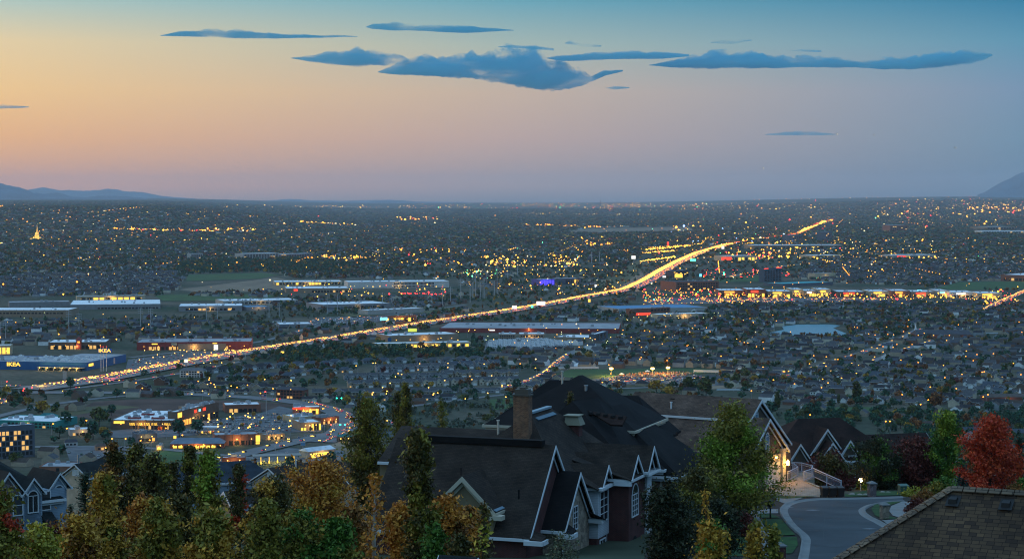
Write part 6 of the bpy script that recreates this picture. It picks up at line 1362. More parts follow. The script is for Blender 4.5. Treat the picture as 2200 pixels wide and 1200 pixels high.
def stone_mat(name, c):
    if name in _mats: return _mats[name]
    m = bpy.data.materials.new(name); m.use_nodes = True; n_ = m.node_tree.nodes; l_ = m.node_tree.links; b = n_['Principled BSDF']
    uv = n_.new('ShaderNodeUVMap'); vo = n_.new('ShaderNodeTexVoronoi'); vo.inputs['Scale'].default_value = 2.6; l_.new(uv.outputs[0], vo.inputs['Vector'])
    ve = n_.new('ShaderNodeTexVoronoi'); ve.feature = 'DISTANCE_TO_EDGE'; ve.inputs['Scale'].default_value = 2.6; l_.new(uv.outputs[0], ve.inputs['Vector'])
    cr = n_.new('ShaderNodeValToRGB'); e = cr.color_ramp.elements; e[0].color = tuple(v * .55 for v in c) + (1,); e[1].color = tuple(v * 1.35 for v in c) + (1,)
    sp = n_.new('ShaderNodeSeparateColor'); l_.new(vo.outputs['Color'], sp.inputs[0]); l_.new(sp.outputs[0], cr.inputs[0])
    mr = n_.new('ShaderNodeMapRange'); mr.inputs[1].default_value = 0; mr.inputs[2].default_value = .05; mr.inputs[3].default_value = .45; l_.new(ve.outputs['Distance'], mr.inputs[0])
    hs = n_.new('ShaderNodeHueSaturation'); l_.new(cr.outputs[0], hs.inputs['Color']); l_.new(mr.outputs[0], hs.inputs['Value']); l_.new(hs.outputs[0], b.inputs['Base Color']); b.inputs['Roughness'].default_value = .9
    bp = n_.new('ShaderNodeBump'); bp.inputs['Strength'].default_value = .5; bp.inputs['Distance'].default_value = .05; l_.new(mr.outputs[0], bp.inputs['Height']); l_.new(bp.outputs[0], b.inputs['Normal'])
    _mats[name] = m; return m
ST_C = stone_mat('tan ledge stone', (.30, .23, .17)); ST_G = stone_mat('grey red stone', (.20, .15, .15))
def gab(t, ax, a0, a1, c, zr, wn, zn, wf, zf, wm, rm, tm=None, ends=(1, 1), zb=-2.0, over=.35, setb=.45, roofname='roof', wall=True, fw=.26):
    """gabled body. ridge along ax from a0 to a1 at c; near eave wn before it at height zn, far eave wf behind it at zf"""
    tm = tm or TRIM
    P = (lambda a, b, z: (a, b, z)) if ax == 'u' else (lambda a, b, z: (b, a, z))
    sg = 1 if ax == 'u' else 1
    rf = MB(); th = .16
    for (w_, z_, s) in ((wn, zn, -1), (wf, zf, 1)):
        rf.slab([P(a0, c, zr), P(a1, c, zr), P(a1, c + s * w_, z_), P(a0, c + s * w_, z_)], (0, 0, 1) if w_ > .1 else (0, s, 0), th)
    r_ = rf.build(roofname, rm, t)
    tr = MB()
    for i, (e, a) in enumerate(((ends[0], a0), (ends[1], a1))):
        if not e: continue
        d = -1 if i == 0 else 1
        for (w_, z_, s) in ((wn, zn, -1), (wf, zf, 1)):
            A = Vector(P(a, c, zr - .03)); B_ = Vector(P(a, c + s * w_, z_ - .03)); dn = Vector((0, 0, -1)) * fw; o = Vector(P(d * .05, 0, 0)); q = Vector(P(-d * .05, 0, 0))
            tr.hexa([A + o + dn * 1.25, B_ + o + dn * 1.0, B_ + q + dn, A + q + dn * 1.25, A + o, B_ + o, B_ + q, A + q])
            A2 = Vector(P(a - d * .30, c, zr - .45)); B2 = Vector(P(a - d * .30, c + s * (w_ - .3), z_ - .2)); tr.hexa([A2 + dn, B2 + dn, B2 + q + dn, A2 + q + dn, A2, B2, B2 + q, A2 + q])
    for (w_, z_, s) in ((wn, zn, -1), (wf, zf, 1)):                     # gutters along the eaves
        y0, y1 = sorted((c + s * w_ - .02 * s, c + s * (w_ + .14)))
        tr.box(*[min(x, y) for x, y in zip(P(a0, y0, z_ - .24), P(a1, y1, z_ - .02))], *[max(x, y) for x, y in zip(P(a0, y0, z_ - .24), P(a1, y1, z_ - .02))])
    tr.build('fascia', tm, t)
    if wall:
        w = MB(); x0 = a0 + (setb if ends[0] else 0); x1 = a1 - (setb if ends[1] else 0); ov = over
        kn = (zr - zn) / wn; kf = (zr - zf) / wf
        pn = [(c - wn + ov, zb), (c + wf - ov, zb), (c + wf - ov, zf + kf * ov - th - .02), (c, zr - th - .03), (c - wn + ov, zn + kn * ov - th - .02)]
        A = [P(x0, b, z) for b, z in pn]; B_ = [P(x1, b, z) for b, z in pn]
        fl = ax == 'v'
        w.face(A if fl else A[::-1]); w.face(B_[::-1] if fl else B_)
        for k in range(5):
            q = (k + 1) % 5; f = [A[k], A[q], B_[q], B_[k]]; w.face(f[::-1] if fl else f)
        w.build('wall', wm, t)
    return r_
def hip(t, u0, u1, v0, v1, ze, r0, r1, zr, rm, wm=None, zb=-2.0, tm=None, ov=.5, roofname='roof'):
    """hipped body: eave rectangle and ridge from r0 to r1 (u, v pairs)"""
    rf = MB(); p = [(u0, v0, ze), (u1, v0, ze), (u1, v1, ze), (u0, v1, ze)]; A = (r0[0], r0[1], zr); B_ = (r1[0], r1[1], zr)
    if abs(r0[0] - r1[0]) > abs(r0[1] - r1[1]): fs = [[p[0], p[1], B_, A], [p[1], p[2], B_], [p[2], p[3], A, B_], [p[3], p[0], A]]
    else: fs = [[p[0], p[1], A], [p[1], p[2], B_, A], [p[2], p[3], B_], [p[3], p[0], A, B_]]
    for f in fs: rf.face(f)
    rf.face([(x, y, z - .12) for x, y, z in p][::-1])
    r_ = rf.build(roofname, rm, t)
    tr = MB()
    for q in ((u0 - .12, v0 - .12, u1 + .12, v0), (u0 - .12, v1, u1 + .12, v1 + .12), (u0 - .12, v0, u0, v1), (u1, v0, u1 + .12, v1)): tr.box(q[0], q[1], ze - .26, q[2], q[3], ze - .02)
    tr.box(u0 + .1, v0 + .1, ze - .5, u1 - .1, v1 - .1, ze - .27)
    tr.build('eaves', tm or TRIM, t)
    if wm: w = MB(); w.box(u0 + ov, v0 + ov, zb, u1 - ov, v1 - ov, ze - .5); w.build('wall', wm, t)
    return r_
def win(t, face, c, a, z, w_, h_, arch=False, nx=2, nz=3, fm=None, gm=None):
    """window on the plane u = c (face '+u') or v = c (face '-v'), centred at a, sill at z"""
    fm = fm or TRIM; P = (lambda o, b, zz: (c + o, a + b, z + zz)) if face == '+u' else ((lambda o, b, zz: (c - o, a + b, z + zz)) if face == '-u' else (lambda o, b, zz: (a + b, c - o, z + zz)))
    def bx(m, o0, b0, z0, o1, b1, z1): A = P(o0, b0, z0); B_ = P(o1, b1, z1); m.box(*[min(x, y) for x, y in zip(A, B_)], *[max(x, y) for x, y in zip(A, B_)])
    g = MB(); bx(g, 0, -w_ / 2, 0, .03, w_ / 2, h_)
    if arch: g.face([P(.03, w_ / 2 * math.cos(k * math.pi / 10), h_ + w_ / 2 * math.sin(k * math.pi / 10)) for k in range(11)])
    gl = g.build('window', gm or M_GLASS, t); f = MB(); e = .09
    bx(f, 0, -w_ / 2 - e, -e, .09, w_ / 2 + e, 0); bx(f, 0, -w_ / 2 - e, h_, .08, w_ / 2 + e, h_ + (.06 if arch else e)); bx(f, 0, -w_ / 2 - e, 0, .085, -w_ / 2, h_); bx(f, 0, w_ / 2, 0, .085, w_ / 2 + e, h_)
    for k in range(1, nx): x = -w_ / 2 + w_ * k / nx; bx(f, .03, x - .03, 0, .065, x + .03, h_)
    for k in range(1, nz): zz = h_ * k / nz; bx(f, .03, -w_ / 2, zz - .025, .06, w_ / 2, zz + .025)
    if arch:
        for k in range(10):
            t0, t1 = k * math.pi / 10, (k + 1) * math.pi / 10; r0, r1 = w_ / 2, w_ / 2 + .1
            q = [(r0, t0), (r1, t0), (r1, t1), (r0, t1)]; f.hexa([P(.03, r * math.cos(a_), h_ + r * math.sin(a_)) for r, a_ in q] + [P(.08, r * math.cos(a_), h_ + r * math.sin(a_)) for r, a_ in q])
    f.build('frame', fm, gl)
    return gl
def part(t, name, m, boxes):
    u = MB()
    for b in boxes: u.box(*b)
    return u.build(name, m, t)
def pipe(t, u_, v_, z0, z1, m=None, r=.08, name='vent_pipe'):
    q = MB(); q.tube((u_, v_, z0), (u_, v_, z1), r, r, 8); q.tube((u_, v_, z1), (u_, v_, z1 + .08), r * 1.5, r * 1.5, 8); return q.build(name, m or mat('vent pipe white', (.55, .5, .42), .6), t)
# ---------------------------------------------------------------- house in the middle: brown shingles, brick and stone gables
f = Frame(1194, 955, 150, -20, 172)
HC = thing('brick_house', 'large brown shingled brick house with stone gable and tall brick chimney', 'house', tuple(f.o), f.a)
gab(HC, 'u', -13.6, 0, 0, 8.9, 6.1, 2.45, 6.1, 2.45, BR_C, SH_C, ends=(0, 1))
part(HC, 'ridge_vent', SH_K, [(-10.9, -.35, 8.72, -1.0, .35, 9.22)])
gab(HC, 'v', -6.2, -1.9, -5.5, 7.0, 2.75, 4.3, 2.75, 4.3, STU, SH_C, TRIM2, ends=(1, 0), fw=.34, roofname='dormer_roof')
part(HC, 'eave_return', TRIM2, [(-3.3, -6.4, 3.75, -2.2, -5.6, 4.1), (-8.8, -6.4, 3.75, -7.7, -5.6, 4.1)])
u = MB(); u.slab([(-3.05, -6.1, 4.55), (-2.72, -6.1, 4.42), (-2.72, -2.2, 4.42), (-3.05, -2.2, 4.55)], (0, 0, 1), .04); u.build('flashing', mat('blue grey flashing', (.16, .24, .3), .45), HC)
u = MB(); u.slab([(-.6, -6.2, 2.5), (1.0, -6.3, 2.4), (1.0, -5.2, 2.6), (-.6, -5.0, 3.1)], (0, 0, 1), .1); u.build('eave_return', SH_C, HC); part(HC, 'eave_return', TRIM, [(-.4, -6.45, 2.0, 1.1, -6.2, 2.34), (1.0, -6.2, 2.0, 1.15, -5.1, 2.34)])
gab(HC, 'u', -6, 1.5, 1.75, 6.62, 3.95, 2.5, 3.95, 2.5, ST_C, SH_K, ends=(0, 1), roofname='stone_gable_roof')
u = MB(); u.slab([(1.05, -2.3, 2.45), (2.1, -2.4, 2.3), (2.1, -1.2, 2.5), (1.05, -.8, 3.0)], (0, 0, 1), .1); u.build('eave_return', SH_K, HC); part(HC, 'eave_return', TRIM, [(1.05, -2.55, 1.95, 2.2, -2.3, 2.3), (2.1, -2.3, 1.95, 2.25, -1.2, 2.3), (1.05, 5.2, 1.95, 2.2, 5.9, 2.3)])
u = MB(); u.slab([(1.05, 5.95, 2.3), (2.3, 6.0, 2.2), (2.3, 5.0, 2.5), (1.05, 4.6, 3.1)], (0, 0, 1), .1); u.build('eave_return', SH_K, HC)
win(HC, '+u', 1.06, 1.65, 2.05, 1.0, 1.75, nx=2, nz=4)
pipe(HC, 1.3, -2.1, -1, 1.95, TRIM, .07, 'downpipe'); pipe(HC, 1.55, 8.5, -1, 4.3, TRIM, .07, 'downpipe')
gab(HC, 'u', -5, 2.0, 7.7, 6.45, 1.75, 4.7, 1.75, 4.7, SH_K, SH_C, ends=(0, 1), zb=4.2, roofname='dormer_roof', setb=1.0)
part(HC, 'bay', SID_W, [(-1, 5.75, .6, 1.7, 8.75, 4.55)]); part(HC, 'bay_cornice', TRIM, [(-1, 5.4, 4.56, 2.15, 9.0, 4.78)]); part(HC, 'bay_base', BR_C, [(-1, 5.75, -2, 1.6, 8.75, .58)])
win(HC, '+u', 1.71, 7.2, 1.9, 2.1, 2.4, nx=2, nz=4); win(HC, '+u', 1.61, 7.2, -2, 1.4, 2.3, nx=2, nz=4)
u = MB(); u.slab([(-1, 5.0, 6.0), (1.9, 5.0, 4.75), (1.9, 9.2, 4.75), (-1, 9.2, 6.0)], (0, 0, 1), .1); u.build('bay_roof', SH_C, HC)
gab(HC, 'u', -6, 3.7, 10.5, 7.0, 1.85, 5.15, 1.85, 5.15, BR_C, SH_C, ends=(0, 1), zb=4.8, roofname='dormer_roof', setb=.9)
part(HC, 'entrance_block', BR_C, [(-1.5, 8.78, -2.5, 3.4, 12.5, 4.9)]); part(HC, 'entrance_cornice', TRIM, [(-1.6, 8.5, 4.92, 3.8, 12.8, 5.12), (2.2, 8.4, 4.6, 3.7, 8.75, 4.9)])
u = MB(); u.slab([(-1.4, 8.4, 6.6), (3.7, 8.4, 5.14), (3.7, 12.9, 5.14), (-1.4, 12.9, 6.6)], (0, 0, 1), .1); u.build('entrance_roof', SH_C, HC)
win(HC, '+u', 3.41, 10.5, 1.9, 1.7, 1.75, True, 3, 4)
u = MB(); u.box(3.35, 9.7, -2.5, 3.43, 11.3, -.6); u.face([(3.435, 10.5 + .8 * math.cos(k * math.pi / 8), -.6 + .8 * math.sin(k * math.pi / 8)) for k in range(9)]); u.build('arched_doorway', mat('dark doorway', (.008, .007, .007), .9), HC)
for vv in (9.1, 11.9):
    u = MB(); u.box(3.45, vv - .14, -1.15, 3.75, vv + .14, -.55); u.tube((3.6, vv, -.55), (3.6, vv, -.3), .16, .03, 6); u.tube((3.4, vv, -.4), (3.6, vv, -.35), .03, .03, 5); u.build('wall_lantern', mat('lantern glass', (.3, .33, .36), .3), HC)
gab(HC, 'u', -4, 4.1, 14.0, 7.35, 1.8, 5.35, 1.8, 5.35, BR_C, SH_C, ends=(0, 1), zb=4.9, roofname='dormer_roof', setb=.8)
part(HC, 'entrance_wing', BR_C, [(-1.5, 12.52, -2.5, 3.2, 15.6, 5.1)]); part(HC, 'entrance_wing_trim', TRIM, [(3.22, 14.2, -.6, 3.45, 15.5, 4.9), (2.6, 12.2, 4.95, 4.2, 15.9, 5.12)])
hip(HC, -12.1, .1, 1.7, 20.6, 5.0, (-5.2, 8.7), (-5.2, 13.8), 10.28, SH_C, BR_C, roofname='hip_roof')
hip(HC, -12, 1.6, 16.5, 29, 4.6, (-5.5, 21), (-4.2, 24.5), 10.1, SH_K, BR_C, tm=SH_K, roofname='hip_roof')
hip(HC, -10, 4.2, 22, 33, 3.6, (-3.5, 26), (-3.0, 29), 9.2, SH_K, BR_C, roofname='hip_roof')
u = MB(); u.slab([(-5.6, 8.9, 10.32), (-4.5, 8.9, 9.75), (-4.5, 13.6, 9.75), (-5.6, 13.6, 10.32)], (.45, 0, 1), .12); u.build('skylight', mat('skylight glass', (.05, .09, .12), .15, spec=.7), HC); part(HC, 'ridge_cap', mat('pale ridge metal', (.25, .33, .38), .5), [(-5.45, 8.8, 10.25, -5.0, 13.7, 10.42)])
ch = part(HC, 'chimney', BR_CH, [(-5.75, 6.0, 5, -4.4, 6.9, 12.0)]); part(ch, 'chimney_crown', mat('chimney metal', (.10, .085, .07), .5), [(-5.83, 5.92, 12.003, -4.32, 6.98, 12.14), (-5.66, 6.08, 12.143, -4.48, 6.82, 12.55), (-5.3, 6.3, 12.553, -4.8, 6.6, 12.7)])
ch = part(HC, 'chimney', BR_C, [(-3.8, 14.2, 6, -2.7, 15.2, 8.75)])
u = MB(); u.hexa([(-4.0, 14.0, 8.76), (-2.5, 14.0, 8.76), (-2.5, 15.4, 8.76), (-4.0, 15.4, 8.76), (-3.9, 14.2, 9.55), (-2.8, 14.2, 9.55), (-2.8, 15.2, 9.55), (-3.9, 15.2, 9.55)]); u.box(-4.05, 14.0, 9.553, -2.65, 15.4, 9.62); u.build('chimney_hood', mat('weathered brass', (.26, .23, .16), .5), ch)
gab(HC, 'u', -17.1, -6, 9, 8.75, 5.0, 6.3, 5, 6.3, STU, SH_C, TRIM, ends=(0, 0), roofname='rear_roof')
pipe(HC, -7.9, 8.2, 8.3, 9.6, r=.1); pipe(HC, -6.2, -2.9, 5.6, 6.3, SH_K, .06); pipe(HC, -1.8, -3.6, 4.9, 5.7, SH_K, .07); pipe(HC, -5.7, -5.9, 7.0, 7.5, SH_K, .04, 'finial')
# ---------------------------------------------------------------- black roofed house behind it
f = Frame(1245, 806, 182, -20, 170)
HD = thing('dark_house', 'house with a steep black hipped roof rising highest behind the brown one', 'house', tuple(f.o), f.a)
hip(HD, -7.1, 7.6, -7.1, 3.8, 9.3, (0, -.3), (0.2, .3), 13.5, SH_K, BR_D, tm=TRIM2, roofname='hip_roof')
hip(HD, -10, -1, 4, 14, 8.6, (-6, 8.6), (-4, 9), 12.1, SH_K, BR_D, tm=TRIM2, roofname='hip_roof')
hip(HD, -3, 7.6, 1, 8.5, 7.6, (2.2, 5), (4.4, 5), 11.2, SH_K, BR_D, tm=SH_K, roofname='hip_roof')
hip(HD, -1, 8.8, -4.6, 2.4, 8.0, (3, -1), (3.6, -.8), 11.2, SH_K, STU_D, tm=SH_K, roofname='hip_roof')
hip(HD, -2, 10.9, -9.2, -.1, 6.2, (2.5, -4.6), (4.5, -4.4), 10.2, SH_K, BR_D, roofname='hip_roof')
hip(HD, -9, 3, -10.5, -2, 6.4, (-4, -6), (-2, -6), 9.4, SH_K, BR_D, tm=SH_K, roofname='hip_roof')
part(HD, 'corner_column', TRIM2, [(-6.4, -6.8, 5, -5.8, -6.2, 9.0), (10.3, -8.6, -1, 10.6, -8.3, 5.9)])
u = MB(); a_ = f.pv(1262, 881, -10); b_ = f.pv(1346, 893, -10.3); c_ = f.pv(1337, 912, -11.6); d_ = f.pv(1312, 911, -11.5); u.slab([a_, b_, c_, d_], (0, -.6, .8), .2); u.build('shed_roof', SH_F, HD)
u = MB(); u.hexa([(-.2, -.2, 0), (.2, -.2, 0), (.2, .2, 0), (-.2, .2, 0), (-.16, -.12, .2), (.16, -.12, .2), (.16, .14, .26), (-.16, .14, .26)]); vm = u.mesh('roof_vent', SH_K)
for k in range(5): q = a_.lerp(b_, .12 + .19 * k); ob('roof_vent', vm, HD, (q.x, q.y - .35, q.z - .25))
q = f.pv(1259, 850, -2.2); pipe(HD, q.x, q.y, q.z - .3, q.z + .95, mat('flue steel', (.3, .34, .37), .4, metal=.5), .14, 'flue'); q = f.pv(1208, 812, 1); pipe(HD, q.x, q.y, q.z - 1.5, q.z + .6, None, .1, 'flue')
# ---------------------------------------------------------------- tan house with the lit drive
f = Frame(1637, 857, 205, -32, 164)
HE = thing('tan_house', 'tan stucco house with mottled shake roof and two arched gable windows', 'house', tuple(f.o), f.a); E_ = f
za = 14.82
gab(HE, 'u', -15.5, 0, 0, za, 2.95, za - 2.0, 8, za - 5.6, STU_D, SH_E, ends=(0, 1), zb=-4)
gab(HE, 'u', -15.5, 2.0, -2.25, 13.1, 9.0, 13.1 - 6.9, 5.1, 9.2, STU_D, SH_E, ends=(0, 1), zb=-4, roofname='front_gable_roof')
win(HE, '+u', -.44, -.5, za - 2.9, .62, 1.3, True, 1, 2, gm=mat('pale glass', (.16, .26, .36), .2)); win(HE, '+u', 1.56, -2.1, 13.1 - 3.6, .75, 1.6, True, 1, 2, gm=mat('pale glass', ()))
for px in (1385, 1415, 1447):
    q = f.pv(px, 857, -.5); u = MB(); u.box(-.25, -.25, 0, .25, .25, .3); u.build('roof_vent', SH_K, HE, loc=(q.x, q.y, q.z - .2))
q = f.pv(1442, 878, -2); pipe(HE, q.x, q.y, q.z - .8, q.z + .7, TRIM, .1)
q = f.pv(1468, 882, -2.5); u = MB(); u.slab([(q.x - 5, q.y, q.z - .9), (q.x + 4.5, q.y, q.z - .9), (q.x, q.y + 2.4, q.z + 1.2)], (0, -.6, .8), .15); u.build('cricket', SH_K, HE)
# the garage pier with its lamp
q = f.pu(1686, 1000, 1.75); zg_ = f.pu(1686, 1034, 1.75).z; v_ = q.y
part(HE, 'garage_wall', stone_mat('cream ledge stone', (.42, .34, .24)), [(1.3, v_ - 5, zg_ - 3, 1.66, v_ - .75, zg_ + 3.2)]); part(HE, 'garage_pier', TRIM2, [(1.3, v_ - .74, zg_ - 3, 1.85, v_ + .05, zg_ + 3.4), (1.25, v_ - .8, zg_ + 3.41, 1.95, v_ + .1, zg_ + 3.7)])
part(HE, 'porch_wall', STU_D, [(-4, v_ + .06, zg_ - 3, 1.5, v_ + 2.2, zg_ + 3.0)])
part(HE, 'garage_door', mat('garage door white', (.6, .56, .48), .6), [(1.67, v_ - 4.4, zg_ - .4, 1.72, v_ - 1.2, zg_ + 2.4)])
u = MB(); u.box(-.12, -.12, -.25, .12, .12, .2); u.tube((0, 0, .2), (0, 0, .36), .16, .02, 6); u.box(-.3, -.03, -.05, -.1, .03, .05); lan = u.build('wall_lantern', mat('lit lantern', (.5, .4, .2), .5, (1, .55, .1), 30.0), HE, loc=(2.2, v_ - .2, zg_ + 2.1))
lamp_light('lantern_light', (2.7, v_ - .2, zg_ + 2.1), 120, (1, .50, .08), .12, HE)
lamp_light('soffit_light', (2.6, v_ - 2.8, zg_ + 2.9), 40, (1, .52, .09), .12, HE); u = MB(); u.ball((0, 0, 0), .13, 0, 8, 5); u.build('soffit_lamp', mat('lit lantern', ()), HE, loc=(2.0, v_ - 2.8, zg_ + 3.0))
# ---------------------------------------------------------------- brown house with four white-edged gables
f = Frame(1776, 919, 232, 15, 164)
HF = thing('gabled_house', 'brown roofed house with four steep white-edged gables on the cul-de-sac', 'house', tuple(f.o), f.a)
hip(HF, -8.5, 9.5, -1.2, 12, 4.6, (-1.9, 4.2), (3.6, 4.2), 9.25, SH_F, STU_F, roofname='hip_roof', zb=-4)
for (px, py, vv, wl, dz, n) in ((1776, 919, 0, 2.45, 3.3, 6), (1718, 951, -2.2, 1.75, 2.5, 5), (1787, 948, -1.7, 1.75, 2.3, 4), (1825, 943, -.8, 1.45, 2.0, 4)):
    q = f.pv(px, py, vv); gab(HF, 'v', vv - .35, vv + n, q.x, q.z, wl, q.z - dz, wl, q.z - dz, STU_F, SH_F, ends=(1, 0), zb=-4, roofname='gable_roof', fw=.24)
q = f.pv(1828, 985, -.4); win(HF, '-v', -.72, q.x, q.z - 2.2, .8, 2.6, False, 2, 5)
gab(HF, 'u', 6.5, 15.5, 4.2, 7.0, 5, 4.0, 5, 4.0, STU_F, SH_F, ends=(0, 1), zb=-4, roofname='wing_roof')
f2 = at(1660, 930, 226)
gab(HF, 'u', -10.5, -4, 8.6, 7.4, 3, 5.2, 3, 5.2, STU_F, SH_K, ends=(1, 0), zb=-4, roofname='rear_roof')
# ---------------------------------------------------------------- left houses
f = Frame(69, 1024, 180, 42, 168)
HG = thing('blue_house', 'blue-grey sided house with dark green roof, stone gable and arched windows at left', 'house', tuple(f.o), f.a)
q3 = f.pv(125, 1013, .4); q1 = f.pv(16, 1012, -.3); q2 = f.pv(69, 1024, -.3)
hip(HG, q1.x - 3.5, q3.x + .35, -.2, 11, 3.7, (q1.x + .6, 5.0), (q1.x + 1.4, 6), 7.6, SH_G, SID_B, zb=-3, roofname='hip_roof')
for q, wl, dz, wm_, n in ((q1, 1.75, 2.2, ST_G, 5), (q2, 1.2, 1.5, SID_B, 4), (q3, 1.2, 1.5, SID_B, 5)):
    gab(HG, 'v', q.y - .4, q.y + n, q.x, q.z, wl, q.z - dz, wl, q.z - dz, wm_, SH_G, ends=(1, 0), zb=-3, roofname='gable_roof', setb=.35, fw=.17)
GL2 = mat('curtained glass', (.05, .055, .06), .2, spec=.6)
for q, zz in ((q2, -.15), (q3, -.15)):
    win(HG, '-v', q.y - .06, q.x + .02, q.z - 3.3, .95, 1.5, True, 2, 1, gm=M_GLASS); win(HG, '-v', q.y - .06, q.x, q.z - 6.0, .95, 1.6, False, 2, 2, gm=M_GLASS)
for du in (-1.75, -1.0):
    pass
part(HG, 'bay', SID_B, [(q2.x - 1.0, q2.y - .05, -3, q2.x + 1.0, q2.y + 1.5, q2.z - 1.4), (q3.x - 2.4, .1, -3, q3.x + .5, 1.8, q3.z - 1.5)])
win(HG, '-v', .06, q3.x - 1.6, q3.z - 3.4, 1.0, 1.7, False, 1, 2, gm=GL2); win(HG, '-v', q2.y - .07, q2.x - 1.55, q2.z - 3.4, .9, 1.8, False, 1, 2, gm=GL2); win(HG, '-v', -.02, q3.x - 1.6, q3.z - 6.0, 1.0, 1.6, False, 1, 2, gm=GL2)
part(HG, 'stone_wing', ST_G, [(q1.x - 1.4, q1.y + .0, -3, q1.x + 1.4, q1.y + 2, q1.z - 2.1)])
u = MB(); A = [(q2.x + .9, -1.9, 1.35), (q3.x - .9, -1.9, 1.25), (q3.x - .9, .05, 2.5), (q2.x + .9, .05, 2.6)]; u.slab(A, (0, -.4, .9), .12); u.build('porch_roof', SH_G, HG); part(HG, 'porch_trim', TRIM, [(q2.x + .9, -1.98, 1.0, q3.x - .9, -1.86, 1.28)])
for x in (q2.x + 1.1, q3.x - 1.1): part(HG, 'porch_post', TRIM, [(x - .09, -1.8, -3, x + .09, -1.62, 1.0)])
part(HG, 'front_door', mat('door shadow', (.03, .022, .02), .7), [(q2.x + 1.3, -.02, -2.2, q3.x - 1.5, .08, 1.0)])  # door panel in one flat, very dark brown
part(HG, 'corner_board', TRIM, [(q3.x + .48, q3.y - .1, -3, q3.x + .58, q3.y + .05, q3.z - 1.6)])
f = Frame(164, 995, 282, 55, 152)
HH = thing('sided_house', 'tall tan sided gable house with two small shutters behind the blue one', 'house', tuple(f.o), f.a); q = f.pu(164, 995, 0)
gab(HH, 'u', -.4, 9.5, 0, q.z, 3.0, q.z - 1.85, 3.0, q.z - 1.85, SID_T, SH_G, ends=(1, 1), zb=-6, over=.5, fw=.14, setb=.35)
hip(HH, 4.5, 14, -2.8, 5, q.z - 1.9, (6.5, 1), (9.5, 1), q.z + .4, SH_G, SID_T, zb=-6, roofname='hip_roof')
for dv in (-.38, .38): win(HH, '-u', -.06, dv, q.z - 1.75, .5, .75, False, 1, 2, gm=mat('shutter white', (.55, .55, .53)))
pipe(HH, .4, 0, q.z - .1, q.z + 1.2, mat('flue steel', ()), .12, 'flue')
f = Frame(580, 1004, 290, 50, 154)
HI = thing('stucco_house', 'beige gabled house with dark roof half hidden by the orange tree', 'house', tuple(f.o), f.a); q = f.pu(580, 1004, 0)
gab(HI, 'u', -.4, 14, 0, q.z, 4.4, q.z - 2.4, 4.4, q.z - 2.4, mat('pinkish stucco', (.38, .31, .25), .9), SH_C, ends=(1, 1), zb=-6, fw=.16); win(HI, '-u', -.06, .1, q.z - 1.7, .5, .9, False, 1, 2, gm=mat('shutter white', ())); pipe(HI, 4, -1.5, q.z - 1.2, q.z + .9, TRIM, .1)
f = Frame(738, 1015, 262, 50, 158); HI2 = thing('small_gable_house', 'dark roofed house corner with small white-edged gable beside the poplar', 'house', tuple(f.o), f.a); q = f.pu(738, 1015, 0)
gab(HI2, 'u', -.4, 6, 0, q.z, 2.3, q.z - 2.0, 2.3, q.z - 2.0, STU_F, SH_C, ends=(1, 1), zb=-7, fw=.14); gab(HI2, 'v', -6, 8, 5, q.z + .6, 4, q.z - 1.6, 4, q.z - 1.6, STU_F, SH_C, zb=-7, roofname='main_roof')
f = Frame(432, 1003, 310, 30, 150); HI3 = thing('dark_roof_house', 'house with dark blue roof glimpsed between the left columnar trees', 'house', tuple(f.o), f.a)
q = f.pv(400, 1000, 0); hip(HI3, -10, 12, -4, 7, q.z - 2.6, (-7, 1.5), (9, 1.5), q.z, shingle('blue black shingles', (.03, .04, .055), (.025, .033, .045), (.012, .015, .02)), SID_B, zb=-6); win(HI3, '-v', -3.6, 8.5, q.z - 5.6, .6, 1.0, False, 1, 2); win(HI3, '-v', -3.6, 6.5, q.z - 5.6, .6, 1.0, False, 1, 2); pipe(HI3, -3, 0, q.z - 1, q.z + .7, TRIM, .1)
q = f.pv(355, 1018, -4.6); gab(HI3, 'v', -5.5, 1, q.x, q.z + .6, 2.3, q.z - 1.5, 2.3, q.z - 1.5, SID_B, SH_G, ends=(1, 0), zb=-6, roofname='gable_roof')
f = Frame(530, 1062, 232, 30, 160); HI4 = thing('shed', 'small dark roofed shed with white eave below the beige gable', 'shed', tuple(f.o), f.a); q = f.pv(530, 1050, 0)
gab(HI4, 'u', -3, 4, 0, q.z, 2.4, q.z - 1.5, 2.4, q.z - 1.5, STU, SH_C, zb=-7)
# ---------------------------------------------------------------- the near roof corner at lower right
f = Frame(2045, 1048, 50, -26, 185.5)
HJ = thing('shingled_house', 'near house roof with mottled brown shingles filling the lower right corner', 'house', tuple(f.o), f.a); zt = f.pv(2045, 1048, 0).z; S_ = .70; a_ = 7.5
hip(HJ, -a_, 24, -a_, a_, zt - S_ * a_, (0, 0), (15, 0), zt, SH_J, STU, zb=-3)
u = MB()
for (x0, x1) in ((0, 15),):
    for k in range(48): u.slab([(x0 + k * .33, -.17, zt - .03), (x0 + k * .33 + .30, -.17, zt - .03), (x0 + k * .33 + .30, 0, zt + .07), (x0 + k * .33, 0, zt + .07)], (0, -.5, 1), .03); u.slab([(x0 + k * .33, .17, zt - .03), (x0 + k * .33 + .30, .17, zt - .03), (x0 + k * .33 + .30, 0, zt + .07), (x0 + k * .33, 0, zt + .07)], (0, .5, 1), .03)
for k in range(46):
    s0 = .28 * k / 1.414; q0 = Vector((-s0, -s0, zt - S_ * s0 + .05)); s1 = s0 + .24 / 1.414; q1_ = Vector((-s1, -s1, zt - S_ * s1 + .05)); w1 = Vector((.13, -.13, -.045)); u.slab([q0 - w1 * .9 + Vector((0, 0, -.06)), q0, q1_, q1_ - w1 * .9 + Vector((0, 0, -.06))], (-.3, .3, 1), .025); u.slab([q0, q0 + w1 * .9 + Vector((0, 0, -.0)), q1_ + w1 * .9, q1_], (.3, -.3, 1), .025)
